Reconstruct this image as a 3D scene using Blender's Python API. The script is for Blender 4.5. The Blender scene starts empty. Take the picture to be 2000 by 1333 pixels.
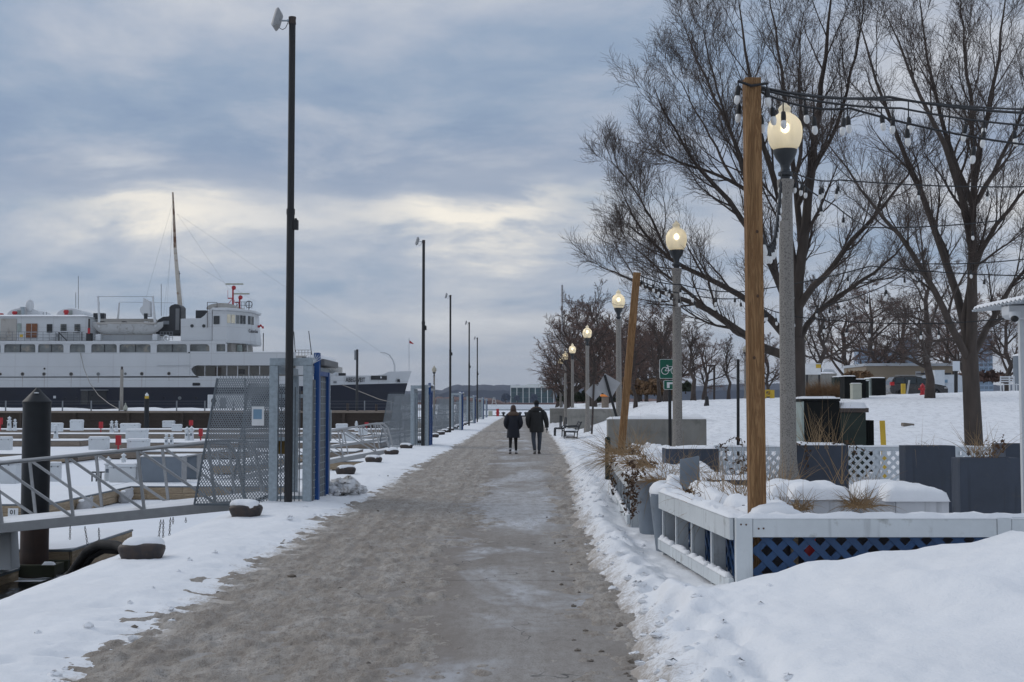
import bpy, math, random
import numpy as np
from mathutils import Vector, Matrix
R = math.radians
PI = math.pi
scene = bpy.context.scene
COL = scene.collection
# ------------------------------------------------------------------ camera
F = 2500.0                      # focal length in photograph pixels (2000 wide)
PITCH = math.atan((792 - 666.5) / F)
CAM = Vector((0, 0, 1.65))
cam_data = bpy.data.cameras.new('camera')
cam_data.sensor_width = 36.0
cam_data.lens = F / 2000 * 36
cam_data.clip_start = 0.1
cam_data.clip_end = 20000
cam = bpy.data.objects.new('camera', cam_data)
COL.objects.link(cam)
cam.location = CAM
cam.rotation_euler = (PI / 2 + PITCH, 0, 0)
scene.camera = cam
# ------------------------------------------------------------------ world
SUN_EL, SUN_AZ = R(32), R(-62)   # azimuth measured from +Y towards +X
world = bpy.data.worlds.new('World')
scene.world = world
world.use_nodes = True
wn = world.node_tree
wn.nodes.clear()
class G:
 """tiny node-graph helper"""
 def __init__(s, tree):
  s.t = tree
  s.n = tree.nodes
  s.l = tree.links
 def node(s, kind, **kw):
  n = s.n.new(kind)
  for k, v in kw.items():
   setattr(n, k, v)
  return n
 def set(s, sock, v):
  if isinstance(v, bpy.types.NodeSocket):
   s.l.new(v, sock)
  else:
   sock.default_value = v
 def math(s, op, a, b=0.0, c=0.0, clamp=False):
  n = s.node('ShaderNodeMath', operation=op)
  n.use_clamp = clamp
  for i, v in enumerate((a, b, c)):
   s.set(n.inputs[i], v)
  return n.outputs[0]
 def mix(s, f, a, b, blend='MIX'):
  n = s.node('ShaderNodeMix', data_type='RGBA', blend_type=blend)
  s.set(n.inputs[0], f)
  for i, v in ((6, a), (7, b)):
   if isinstance(v, (tuple, list)) and len(v) == 3:
    v = (*v, 1)
   s.set(n.inputs[i], v)
  return n.outputs[2]
 def noise(s, vec, scale, detail=4, rough=.5, dist=0.0):
  n = s.node('ShaderNodeTexNoise')
  if vec is not None:
   s.l.new(vec, n.inputs['Vector'])
  n.inputs['Scale'].default_value = scale
  n.inputs['Detail'].default_value = detail
  n.inputs['Roughness'].default_value = rough
  n.inputs['Distortion'].default_value = dist
  return n.outputs[0]
 def ramp(s, f, stops, interp='LINEAR'):
  n = s.node('ShaderNodeValToRGB')
  cr = n.color_ramp
  cr.interpolation = interp
  while len(cr.elements) < len(stops):
   cr.elements.new(0.5)
  for e, (p, c) in zip(cr.elements, stops):
   e.position = p
   e.color = (*c, 1) if len(c) == 3 else c
  s.set(n.inputs[0], f)
  return n.outputs[0]
 def mapr(s, v, a, b, c=0.0, d=1.0, smooth=True):
  n = s.node('ShaderNodeMapRange')
  n.interpolation_type = 'SMOOTHSTEP' if smooth else 'LINEAR'
  s.set(n.inputs[0], v)
  for i, q in enumerate((a, b, c, d)):
   n.inputs[i + 1].default_value = q
  return n.outputs[0]
 def comb(s, x, y, z):
  n = s.node('ShaderNodeCombineXYZ')
  for i, v in enumerate((x, y, z)):
   s.set(n.inputs[i], v)
  return n.outputs[0]
def build_world():
 g = G(wn)
 out = g.node('ShaderNodeOutputWorld')
 bg = g.node('ShaderNodeBackground')
 g.l.new(bg.outputs[0], out.inputs[0])
 sky = g.node('ShaderNodeTexSky')
 sky.sky_type = 'NISHITA'
 sky.sun_disc = False
 sky.sun_elevation = SUN_EL
 sky.sun_rotation = SUN_AZ
 tc = g.node('ShaderNodeTexCoord')
 sp = g.node('ShaderNodeSeparateXYZ')
 g.l.new(tc.outputs['Generated'], sp.inputs[0])
 x, y, z = sp.outputs
 zc = g.math('MAXIMUM', z, 0.0)
 den = g.math('ADD', zc, 0.22)
 u = g.math('DIVIDE', x, den)
 v = g.math('DIVIDE', y, den)
 u2 = g.math('ADD', g.math('MULTIPLY', u, 0.80), g.math('MULTIPLY', v, 0.30))
 v2 = g.math('SUBTRACT', g.math('MULTIPLY', v, 1.0), g.math('MULTIPLY', u, 0.22))
 p = g.comb(u2, v2, 3.7)
 n1 = g.noise(p, 1.1, 8, 0.60, 0.35)
 n2 = g.noise(p, 3.0, 8, 0.60, 0.25)
 n = g.math('ADD', g.math('MULTIPLY', n1, 0.66), g.math('MULTIPLY', n2, 0.34))
 col = g.ramp(n, [(0.36, (0.235, 0.32, 0.465)), (0.43, (0.30, 0.38, 0.505)),
      (0.49, (0.40, 0.455, 0.555)), (0.56, (0.53, 0.56, 0.62)),
      (0.66, (0.72, 0.735, 0.76))])
 hz = g.mapr(zc, 0.0, 0.10)
 col = g.mix(hz, g.mix(0.55, col, (0.45, 0.47, 0.52)), col)
 edge = g.math('ADD', zc, g.math('MULTIPLY', g.math('SUBTRACT', n2, 0.5), 0.13))
 edge = g.math('SUBTRACT', edge, g.math('MULTIPLY', x, 0.018))
 def gauss(val, c, s):
  d = g.math('DIVIDE', g.math('SUBTRACT', val, c), s)
  return g.math('EXPONENT', g.math('MULTIPLY', g.math('MULTIPLY', d, d), -1.0))
 band = gauss(edge, 0.144, 0.0165)
 az = g.math('ARCTAN2', x, y)
 patches = g.math('ADD', gauss(az, -0.04, 0.085), g.math('MULTIPLY', gauss(az, -0.27, 0.06), 0.75))
 n3 = g.mapr(g.noise(g.comb(g.math('MULTIPLY', az, 4.0), g.math('MULTIPLY', zc, 9.0), 1.3), 1.6, 3), 0.42, 0.66)
 amt = g.math('MULTIPLY', band, g.math('ADD', g.math('MULTIPLY', patches, 0.95), g.math('MULTIPLY', n3, 0.22)), clamp=True)
 col = g.mix(g.math('MULTIPLY', amt, 0.95, clamp=True), col, (1.0, 0.93, 0.81))
 dark = gauss(edge, 0.187, 0.022)
 col = g.mix(g.math('MULTIPLY', dark, 0.6), col, (0.225, 0.30, 0.44))
 up = g.math('ADD', 0.96, g.math('MULTIPLY', g.mapr(zc, 0.22, 1.0, smooth=False), 0.30))
 sc = g.node('ShaderNodeVectorMath', operation='SCALE')
 g.l.new(col, sc.inputs[0])
 g.l.new(g.math('MULTIPLY', up, 10.0), sc.inputs[3])
 mixed = g.mix(0.93, sky.outputs[0], sc.outputs[0])
 g.l.new(mixed, bg.inputs[0])
 bg.inputs[1].default_value = 0.1
build_world()
sun_d = bpy.data.lights.new('sun', 'SUN')
sun_d.energy = 0.75
sun_d.angle = R(24)
sun_d.color = (1.0, 0.95, 0.88)
sun = bpy.data.objects.new('sun', sun_d)
COL.objects.link(sun)
sd = Vector((math.sin(SUN_AZ) * math.cos(SUN_EL), math.cos(SUN_AZ) * math.cos(SUN_EL), math.sin(SUN_EL)))
sun.rotation_euler = sd.to_track_quat('Z', 'Y').to_euler()
sun.location = (-20, 0, 40)
vs = scene.view_settings
scene.display_settings.display_device = 'sRGB'
vs.view_transform = 'Standard'
vs.look = 'None'
vs.exposure = 0.1
vs.gamma = 1.0
vs.use_curve_mapping = False
scene.render.engine = 'CYCLES'
scene.cycles.max_bounces = 6
scene.cycles.diffuse_bounces = 3
scene.cycles.glossy_bounces = 3
scene.cycles.transmission_bounces = 4
scene.cycles.transparent_max_bounces = 8
scene.cycles.caustics_reflective = False
scene.cycles.caustics_refractive = False
scene.cycles.use_denoising = True
# ------------------------------------------------------------------ points
def at(px, py, Y):
 """world point seen at photograph pixel (px, py) at distance Y along the path"""
 dx = (px - 1000.0) / F
 dz = (666.5 - py) / F
 d = Vector((dx, math.cos(PITCH) - dz * math.sin(PITCH), math.sin(PITCH) + dz * math.cos(PITCH)))
 return CAM + d * (Y / d.y)
def gnd(px, py, z=0.0):
 dx = (px - 1000.0) / F
 dz = (666.5 - py) / F
 d = Vector((dx, math.cos(PITCH) - dz * math.sin(PITCH), math.sin(PITCH) + dz * math.cos(PITCH)))
 return CAM + d * ((z - CAM.z) / d.z)
# ------------------------------------------------------------------ noise
def _hash(ix, iy, seed):
 h = (ix.astype(np.int64) * 374761393 + iy.astype(np.int64) * 668265263 + seed * 1442695041) & 0xffffffff
 h = ((h ^ (h >> 13)) * 1274126177) & 0xffffffff
 h = h ^ (h >> 16)
 return (h & 0xffff) / 65535.0
def vnoise(x, y, seed=0):
 x = np.asarray(x, float)
 y = np.asarray(y, float)
 ix = np.floor(x)
 iy = np.floor(y)
 fx = x - ix
 fy = y - iy
 fx = fx * fx * fx * (fx * (fx * 6 - 15) + 10)
 fy = fy * fy * fy * (fy * (fy * 6 - 15) + 10)
 a = _hash(ix, iy, seed)
 b = _hash(ix + 1, iy, seed)
 c = _hash(ix, iy + 1, seed)
 d = _hash(ix + 1, iy + 1, seed)
 return (a + (b - a) * fx) * (1 - fy) + (c + (d - c) * fx) * fy - 0.5
def fbm(x, y, seed=0, octv=4, gain=0.5):
 s = 0
 a = 1.0
 x = np.asarray(x, float)
 y = np.asarray(y, float)
 for o in range(octv):
  s = s + a * vnoise(x, y, seed + o * 17)
  x = x * 2.03 + 5.1
  y = y * 2.03 + 1.7
  a *= gain
 return s
def sstep(v, a, b):
 t = np.clip((np.asarray(v, float) - a) / (b - a), 0, 1)
 return t * t * (3 - 2 * t)
# ------------------------------------------------------------------ materials
MATS = {}
def mat(name, col, rough=0.6, metal=0.0, var=0.12, vs=2.5, bump=0.0, bs=40.0, col2=None, c2=(0.5, 0.65), c2s=None,
  spec=0.5, streak=0.0, coat=0.0, stretch=None):
 """procedural paint / stone / wood: noise-varied colour, optional second colour in patches, vertical streaks, bump"""
 m = bpy.data.materials.new(name)
 m.use_nodes = True
 g = G(m.node_tree)
 b = g.n['Principled BSDF']
 tc = g.node('ShaderNodeTexCoord')
 vec = tc.outputs['Object']
 if stretch:
  mp = g.node('ShaderNodeMapping')
  mp.inputs['Scale'].default_value = stretch
  g.l.new(vec, mp.inputs[0])
  vec = mp.outputs[0]
 n = g.noise(vec, vs, 5, 0.6)
 lo = tuple(max(0, c * (1 - var)) for c in col)
 hi = tuple(min(1, c * (1 + var)) for c in col)
 c = g.ramp(n, [(0.3, lo), (0.7, hi)])
 if col2:
  k = g.mapr(g.noise(vec, c2s or vs * 1.7, 6, 0.65), c2[0], c2[1])
  c = g.mix(k, c, col2)
 if streak:
  mp2 = g.node('ShaderNodeMapping')
  mp2.inputs['Scale'].default_value = (6, 6, 0.5)
  g.l.new(tc.outputs['Object'], mp2.inputs[0])
  k2 = g.mapr(g.noise(mp2.outputs[0], 2.0, 4), 0.55, 0.75)
  c = g.mix(g.math('MULTIPLY', k2, streak), c, tuple(q * 0.45 for q in col))
 if name == 'ship_white':
  sp = g.node('ShaderNodeSeparateXYZ')
  g.l.new(tc.outputs['Object'], sp.inputs[0])
  for ax, per in ((0, 4.6), (2, 1.9)):
   fr_ = g.math('FRACT', g.math('DIVIDE', sp.outputs[ax], per))
   ln = g.mapr(g.math('ABSOLUTE', g.math('SUBTRACT', fr_, 0.5)), 0.0, 0.07 / per, 0.28, 0)
   c = g.mix(ln, c, (0.30, 0.27, 0.25))
 g.l.new(c, b.inputs['Base Color'])
 rn = g.mapr(n, 0.3, 0.7, max(0.03, rough - 0.08), min(1, rough + 0.08))
 g.l.new(rn, b.inputs['Roughness'])
 b.inputs['Metallic'].default_value = metal
 b.inputs['Specular IOR Level'].default_value = spec
 b.inputs['Coat Weight'].default_value = coat
 if bump:
  bn = g.node('ShaderNodeBump')
  bn.inputs['Strength'].default_value = 1.0
  bn.inputs['Distance'].default_value = bump
  g.l.new(g.noise(vec, bs, 5, 0.6), bn.inputs['Height'])
  g.l.new(bn.outputs[0], b.inputs['Normal'])
 MATS[name] = m
 return m
def wood(name, col, dark, rough=0.75, axis='Z', scale=1.0, knots=True):
 m = bpy.data.materials.new(name)
 m.use_nodes = True
 g = G(m.node_tree)
 b = g.n['Principled BSDF']
 tc = g.node('ShaderNodeTexCoord')
 mp = g.node('ShaderNodeMapping')
 s = {'Z': (9, 9, 0.55), 'X': (0.55, 9, 9), 'Y': (9, 0.55, 9)}[axis]
 mp.inputs['Scale'].default_value = tuple(q * scale for q in s)
 g.l.new(tc.outputs['Object'], mp.inputs[0])
 n = g.noise(mp.outputs[0], 1.6, 5, 0.6, 0.9)
 rings = g.math('SINE', g.math('MULTIPLY', n, 46.0))
 k = g.mapr(rings, -0.6, 1.0)
 c = g.mix(g.math('MULTIPLY', k, 0.75), col, dark)
 fine = g.noise(mp.outputs[0], 14, 4, 0.6)
 c = g.mix(g.mapr(fine, 0.45, 0.75, 0, 0.5), c, tuple(q * 0.75 for q in dark))
 big = g.noise(tc.outputs['Object'], 1.3, 3)
 c = g.mix(g.mapr(big, 0.4, 0.7, 0, 0.35), c, tuple(q * 0.62 for q in col))
 g.l.new(c, b.inputs['Base Color'])
 b.inputs['Roughness'].default_value = rough
 b.inputs['Specular IOR Level'].default_value = 0.25
 bn = g.node('ShaderNodeBump')
 bn.inputs['Distance'].default_value = 0.003
 g.l.new(rings, bn.inputs['Height'])
 g.l.new(bn.outputs[0], b.inputs['Normal'])
 MATS[name] = m
 return m
def snow_mat(name, base=(0.87, 0.877, 0.888), edge=None, dirt=None, dirt_lo=0.6, dirt_hi=0.8, dirt_s=6.0, bump=0.012, bs=9.0):
 m = bpy.data.materials.new(name)
 m.use_nodes = True
 g = G(m.node_tree)
 b = g.n['Principled BSDF']
 tc = g.node('ShaderNodeTexCoord')
 v = tc.outputs['Object']
 c = g.ramp(g.noise(v, 1.3, 5), [(0.3, tuple(q * 0.95 for q in base)), (0.7, base)])
 if name == 'snow_ground':      # thin windblown cover on the slope, grass dulling it
  sp = g.node('ShaderNodeSeparateXYZ')
  g.l.new(v, sp.inputs[0])
  far = g.mapr(sp.outputs[1], 22, 36)
  mp = g.node('ShaderNodeMapping')
  mp.inputs['Scale'].default_value = (0.8, 0.35, 1)
  g.l.new(v, mp.inputs[0])
  k = g.mapr(g.noise(mp.outputs[0], 5.5, 7, 0.75), 0.44, 0.66, 0, 0.55)
  c = g.mix(g.math('MULTIPLY', k, far), c, (0.52, 0.52, 0.53))
 if dirt:
  k = g.mapr(g.noise(v, dirt_s, 7, 0.7), dirt_lo, dirt_hi)
  c = g.mix(k, c, dirt)
 if edge:
  at_ = g.node('ShaderNodeAttribute', attribute_name='edge')
  e = at_.outputs['Fac']
  nz = g.math('ADD', g.math('MULTIPLY', g.noise(v, 5.0, 7, 0.7), 0.7), g.math('MULTIPLY', g.noise(v, 40, 4, 0.6), 0.3))
  k = g.mapr(g.math('SUBTRACT', nz, g.math('MULTIPLY', e, 0.55)), 0.18, 0.50)
  c = g.mix(k, c, edge)
 g.l.new(c, b.inputs['Base Color'])
 b.inputs['Roughness'].default_value = 0.75
 b.inputs['Specular IOR Level'].default_value = 0.2
 bn = g.node('ShaderNodeBump')
 bn.inputs['Distance'].default_value = bump
 h = g.math('ADD', g.noise(v, bs, 5, 0.55), g.math('MULTIPLY', g.noise(v, bs * 9, 3, 0.6), 0.18))
 g.l.new(h, bn.inputs['Height'])
 g.l.new(bn.outputs[0], b.inputs['Normal'])
 MATS[name] = m
 return m
snow_mat('snow')
snow_mat('snow_flat', bump=0.03, bs=2.2)
wood('post_wood', (0.34, 0.195, 0.09), (0.19, 0.095, 0.04), axis='Z')
wood('dock_wood', (0.46, 0.36, 0.25), (0.30, 0.22, 0.14), axis='X', rough=0.85)
wood('dock_wood_grey', (0.30, 0.25, 0.205), (0.20, 0.16, 0.125), axis='X', rough=0.9)
wood('dark_timber', (0.085, 0.065, 0.05), (0.045, 0.035, 0.03), axis='X', rough=0.9)
mat('white_board', (0.60, 0.635, 0.65), 0.6, var=0.08, streak=0.5, col2=(0.36, 0.37, 0.36), c2=(0.56, 0.74), c2s=5, bump=0.002, bs=30)
mat('white_post', (0.50, 0.53, 0.54), 0.65, var=0.1, streak=0.5, col2=(0.30, 0.30, 0.29), c2=(0.55, 0.75), c2s=4, bump=0.002, bs=30)
mat('blue_lattice', (0.018, 0.062, 0.155), 0.55, var=0.2, streak=0.4)
mat('white_lattice', (0.62, 0.66, 0.69), 0.5, var=0.05)
mat('planter_blue', (0.046, 0.058, 0.082), 0.55, var=0.22, streak=0.45, col2=(0.075, 0.078, 0.085), c2=(.58, .72), bump=0.003, bs=14)
mat('planter_white', (0.60, 0.61, 0.63), 0.6, var=0.08, streak=0.5)
mat('pot_grey', (0.20, 0.235, 0.275), 0.55, var=0.15, col2=(0.12, 0.13, 0.145), c2=(0.55, 0.75), bump=0.002, bs=50)
mat('pole_black', (0.012, 0.012, 0.013), 0.5, var=0.2)
mat('iron_brown', (0.055, 0.038, 0.030), 0.6, var=0.25, col2=(0.035, 0.03, 0.03), c2=(0.45, 0.6), vs=5, bump=0.004, bs=25)
mat('galv', (0.36, 0.415, 0.45), 0.5, metal=0.45, var=0.22, vs=16, bump=0.001, bs=60)
mat('galv_dark', (0.16, 0.185, 0.205), 0.55, metal=0.4, var=0.15, vs=9)
mat('mesh_grey', (0.26, 0.285, 0.305), 0.55, metal=0.3, var=0.15, vs=9)
mat('alum', (0.36, 0.365, 0.37), 0.5, metal=0.5, var=0.12, vs=7)
mat('gate_blue', (0.004, 0.062, 0.24), 0.4, var=0.12)
mat('panel_grey', (0.16, 0.165, 0.17), 0.6, var=0.12)
mat('concrete', (0.27, 0.26, 0.235), 0.9, var=0.18, vs=1.6, streak=0.35, col2=(0.17, 0.165, 0.15), c2=(0.5, 0.75), bump=0.004, bs=30)
mat('granite', (0.275, 0.255, 0.23), 0.8, var=0.1, vs=2, col2=(0.125, 0.112, 0.10), c2=(0.50, 0.60), c2s=60, bump=0.003, bs=90)
mat('lamp_iron', (0.03, 0.034, 0.038), 0.5, var=0.2)
mat('pile_steel', (0.014, 0.016, 0.019), 0.5, var=0.4, streak=0.5, spec=.35)
mat('pile_rust', (0.055, 0.032, 0.024), 0.65, var=0.35, streak=0.5, bump=0.004, bs=20)
mat('red_paint', (0.42, 0.018, 0.025), 0.45, var=0.12)
mat('white_plastic', (0.66, 0.69, 0.71), 0.45, var=0.05, col2=(0.48, 0.48, 0.47), c2=(0.6, 0.8))
mat('grey_panel', (0.17, 0.20, 0.235), 0.5, var=0.08)
mat('rope', (0.30, 0.28, 0.25), 0.9, var=0.15)
mat('rubber', (0.010, 0.010, 0.011), 0.75, var=0.2, spec=0.25)
mat('buoy_grey', (0.40, 0.40, 0.41), 0.5, var=0.15)
mat('moss_timber', (0.035, 0.038, 0.022), 0.9, var=0.4, bump=0.006, bs=25)
mat('ship_white', (0.60, 0.62, 0.635), 0.55, var=0.05, vs=0.2, streak=0.0, col2=(0.42, 0.36, 0.31), c2=(0.66, 0.85), c2s=0.55, stretch=(1, 1, 0.25))
mat('ship_navy', (0.006, 0.009, 0.022), 0.55, var=0.25, vs=0.3, col2=(0.035, 0.037, 0.05), c2=(0.6, 0.8), c2s=0.5)
mat('ship_glass', (0.15, 0.165, 0.165), 0.12, var=0.5, vs=0.6, col2=(0.30, 0.275, 0.23), c2=(0.5, 0.7), c2s=0.9)
mat('ship_glass_dark', (0.03, 0.034, 0.038), 0.1, var=0.3)
mat('ship_warm_reflection', (0.75, 0.68, 0.52), 0.15, var=0.1)  # cream bridge panes: warm sky reflection painted into the glass colour
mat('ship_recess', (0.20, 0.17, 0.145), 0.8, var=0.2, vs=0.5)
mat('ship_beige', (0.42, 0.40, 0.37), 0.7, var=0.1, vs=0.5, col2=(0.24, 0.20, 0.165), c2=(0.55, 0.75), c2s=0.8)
mat('boat_white', (0.47, 0.48, 0.48), 0.6, var=0.12, vs=0.8, col2=(0.25, 0.235, 0.22), c2=(0.5, 0.72), c2s=1.6)
mat('dark_steel', (0.02, 0.022, 0.025), 0.5, var=0.2)
mat('rail_grey', (0.20, 0.215, 0.23), 0.55, var=0.1)
mat('rust_mast', (0.33, 0.27, 0.21), 0.7, var=0.2, col2=(0.13, 0.06, 0.03), c2=(0.45, 0.6), c2s=1.2)
mat('door_wood', (0.20, 0.075, 0.03), 0.6, var=0.2)
mat('yellow_paint', (0.55, 0.36, 0.03), 0.5, var=0.15)
mat('text_dark', (0.03, 0.03, 0.035), 0.6)
mat('text_white', (0.75, 0.76, 0.76), 0.6)
mat('bark', (0.072, 0.057, 0.048), 0.95, var=0.35, vs=6, bump=0.02, bs=14, stretch=(1, 1, 0.22))
mat('bark_far', (0.070, 0.055, 0.047), 0.95, var=0.3)
mat('twig', (0.090, 0.068, 0.058), 0.9, var=0.25)
mat('twig_far', (0.10, 0.074, 0.064), 0.9, var=0.25)
mat('twig_brown', (0.15, 0.095, 0.078), 0.9, var=0.25)
mat('twig_tan', (0.13, 0.10, 0.085), 0.9, var=0.25)
mat('dry_grass', (0.30, 0.20, 0.105), 0.8, var=0.35, vs=4)
mat('dry_tuft', (0.22, 0.13, 0.065), 0.9, var=0.35, vs=5)
mat('dry_leaf', (0.085, 0.048, 0.028), 0.85, var=0.4, vs=8)
mat('evergreen', (0.024, 0.034, 0.016), 0.85, var=0.4, vs=3)
mat('shrub_rust', (0.21, 0.125, 0.065), 0.9, var=0.35, vs=2)
mat('sign_green', (0.0, 0.105, 0.062), 0.4, var=0.06)
mat('sign_back', (0.38, 0.38, 0.385), 0.6, metal=0.1, var=0.12)
mat('box_green', (0.024, 0.033, 0.028), 0.7, spec=.25, var=0.3, streak=0.3)
mat('box_dark', (0.007, 0.008, 0.008), 0.75, var=0.25, spec=.2)
mat('box_light', (0.30, 0.35, 0.325), 0.45, var=0.2, streak=0.4)
mat('box_beige', (0.40, 0.41, 0.34), 0.6, var=0.1)
mat('beige_wall', (0.25, 0.205, 0.15), 0.85, var=0.08, vs=0.4)
mat('siding_white', (0.62, 0.64, 0.66), 0.55, var=0.05)
mat('tin_roof', (0.50, 0.53, 0.56), 0.4, metal=0.5, var=0.1)
mat('car_black', (0.012, 0.011, 0.012), 0.22, var=0.1, coat=0.6)
mat('van_white', (0.62, 0.66, 0.70), 0.3, var=0.04, coat=0.4)
mat('car_glass', (0.02, 0.03, 0.035), 0.06, var=0.1)
mat('rim_grey', (0.35, 0.35, 0.36), 0.35, metal=0.7)
mat('tail_red', (0.45, 0.01, 0.012), 0.25)
mat('coat_navy', (0.010, 0.012, 0.020), 0.8, var=0.3, vs=10, bump=0.006, bs=18)
mat('coat_black', (0.012, 0.012, 0.012), 0.75, var=0.3, vs=10, bump=0.006, bs=18)
mat('trouser_black', (0.012, 0.011, 0.012), 0.85, var=0.2)
mat('trouser_slate', (0.050, 0.060, 0.078), 0.85, var=0.15)
mat('fur', (0.105, 0.07, 0.05), 0.95, var=0.4, vs=25, bump=0.012, bs=60)
mat('hair_brown', (0.045, 0.022, 0.014), 0.6, var=0.3, vs=30)
mat('skin', (0.45, 0.27, 0.20), 0.55)
mat('hat_black', (0.010, 0.010, 0.011), 0.9)
mat('shoe_white', (0.45, 0.45, 0.46), 0.6)
mat('shoe_dark', (0.025, 0.02, 0.02), 0.7)
mat('glass_tower', (0.22, 0.30, 0.40), 0.15, var=0.2, vs=0.05)
mat('tower_dark', (0.14, 0.155, 0.19), 0.5, var=0.15, vs=0.05)
mat('frame_white', (0.66, 0.68, 0.66), 0.6, var=0.04)
mat('office_glass', (0.035, 0.075, 0.085), 0.12, var=0.35, vs=0.2)
mat('socket_black', (0.012, 0.012, 0.013), 0.45)
mat('cord_black', (0.010, 0.010, 0.011), 0.6)
mat('debris', (0.20, 0.17, 0.14), 0.95, var=0.3)
mat('quay_wall', (0.05, 0.048, 0.045), 0.9, var=0.3)
mat('hills_haze_blue', (0.030, 0.042, 0.068), 0.95, var=0.18, vs=0.02)  # distance haze painted in: bluer than the woods themselves
mat('red_brush', (0.15, 0.085, 0.07), 0.95, var=0.3, vs=0.03)
mat('tile_blue', (0.20, 0.33, 0.45), 0.6)
def bulb_glass():
 m = bpy.data.materials.new('bulb_glass')
 m.use_nodes = True
 g = G(m.node_tree)
 b = g.n['Principled BSDF']
 b.inputs['Base Color'].default_value = (0.84, 0.84, 0.82, 1)
 b.inputs['Roughness'].default_value = 0.12
 b.inputs['Transmission Weight'].default_value = 0.08
 MATS['bulb_glass'] = m
def globe_mat(name, tint):
 m = bpy.data.materials.new(name)
 m.use_nodes = True
 g = G(m.node_tree)
 g.n.clear()
 out = g.node('ShaderNodeOutputMaterial')
 tr = g.node('ShaderNodeBsdfTranslucent')
 df = g.node('ShaderNodeBsdfDiffuse')
 gl = g.node('ShaderNodeBsdfGlossy')
 tc = g.node('ShaderNodeTexCoord')
 mp = g.node('ShaderNodeMapping')
 mp.inputs['Scale'].default_value = (14, 14, 3)
 g.l.new(tc.outputs['Object'], mp.inputs[0])
 c = g.ramp(g.noise(mp.outputs[0], 2.0, 3), [(0.3, tuple(q * 0.95 for q in tint)), (0.7, tint)])
 g.l.new(c, tr.inputs[0])
 g.l.new(c, df.inputs[0])
 gl.inputs['Roughness'].default_value = 0.25
 m1 = g.node('ShaderNodeMixShader')
 m1.inputs[0].default_value = 0.62
 g.l.new(tr.outputs[0], m1.inputs[1])
 g.l.new(df.outputs[0], m1.inputs[2])
 rf = g.node('ShaderNodeBsdfRefraction')
 rf.inputs['Roughness'].default_value = 1.0
 rf.inputs['IOR'].default_value = 1.04
 g.l.new(c, rf.inputs[0])
 m3 = g.node('ShaderNodeMixShader')
 m3.inputs[0].default_value = 0.24
 g.l.new(m1.outputs[0], m3.inputs[1])
 g.l.new(rf.outputs[0], m3.inputs[2])
 m1 = m3
 m2 = g.node('ShaderNodeMixShader')
 m2.inputs[0].default_value = 0.05
 g.l.new(m1.outputs[0], m2.inputs[1])
 g.l.new(gl.outputs[0], m2.inputs[2])
 g.l.new(m2.outputs[0], out.inputs[0])
 MATS[name] = m
def glow(name, col, strength):
 m = bpy.data.materials.new(name)
 m.use_nodes = True
 g = G(m.node_tree)
 b = g.n['Principled BSDF']
 b.inputs['Base Color'].default_value = (*col, 1)
 b.inputs['Emission Color'].default_value = (*col, 1)
 b.inputs['Emission Strength'].default_value = strength
 MATS[name] = m
bulb_glass()
globe_mat('globe', (0.94, 0.89, 0.75))
glow('lamp_glow', (1.0, 0.86, 0.62), 9.5)
glow('orange_glow', (0.6, 0.2, 0.04), .25)
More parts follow.
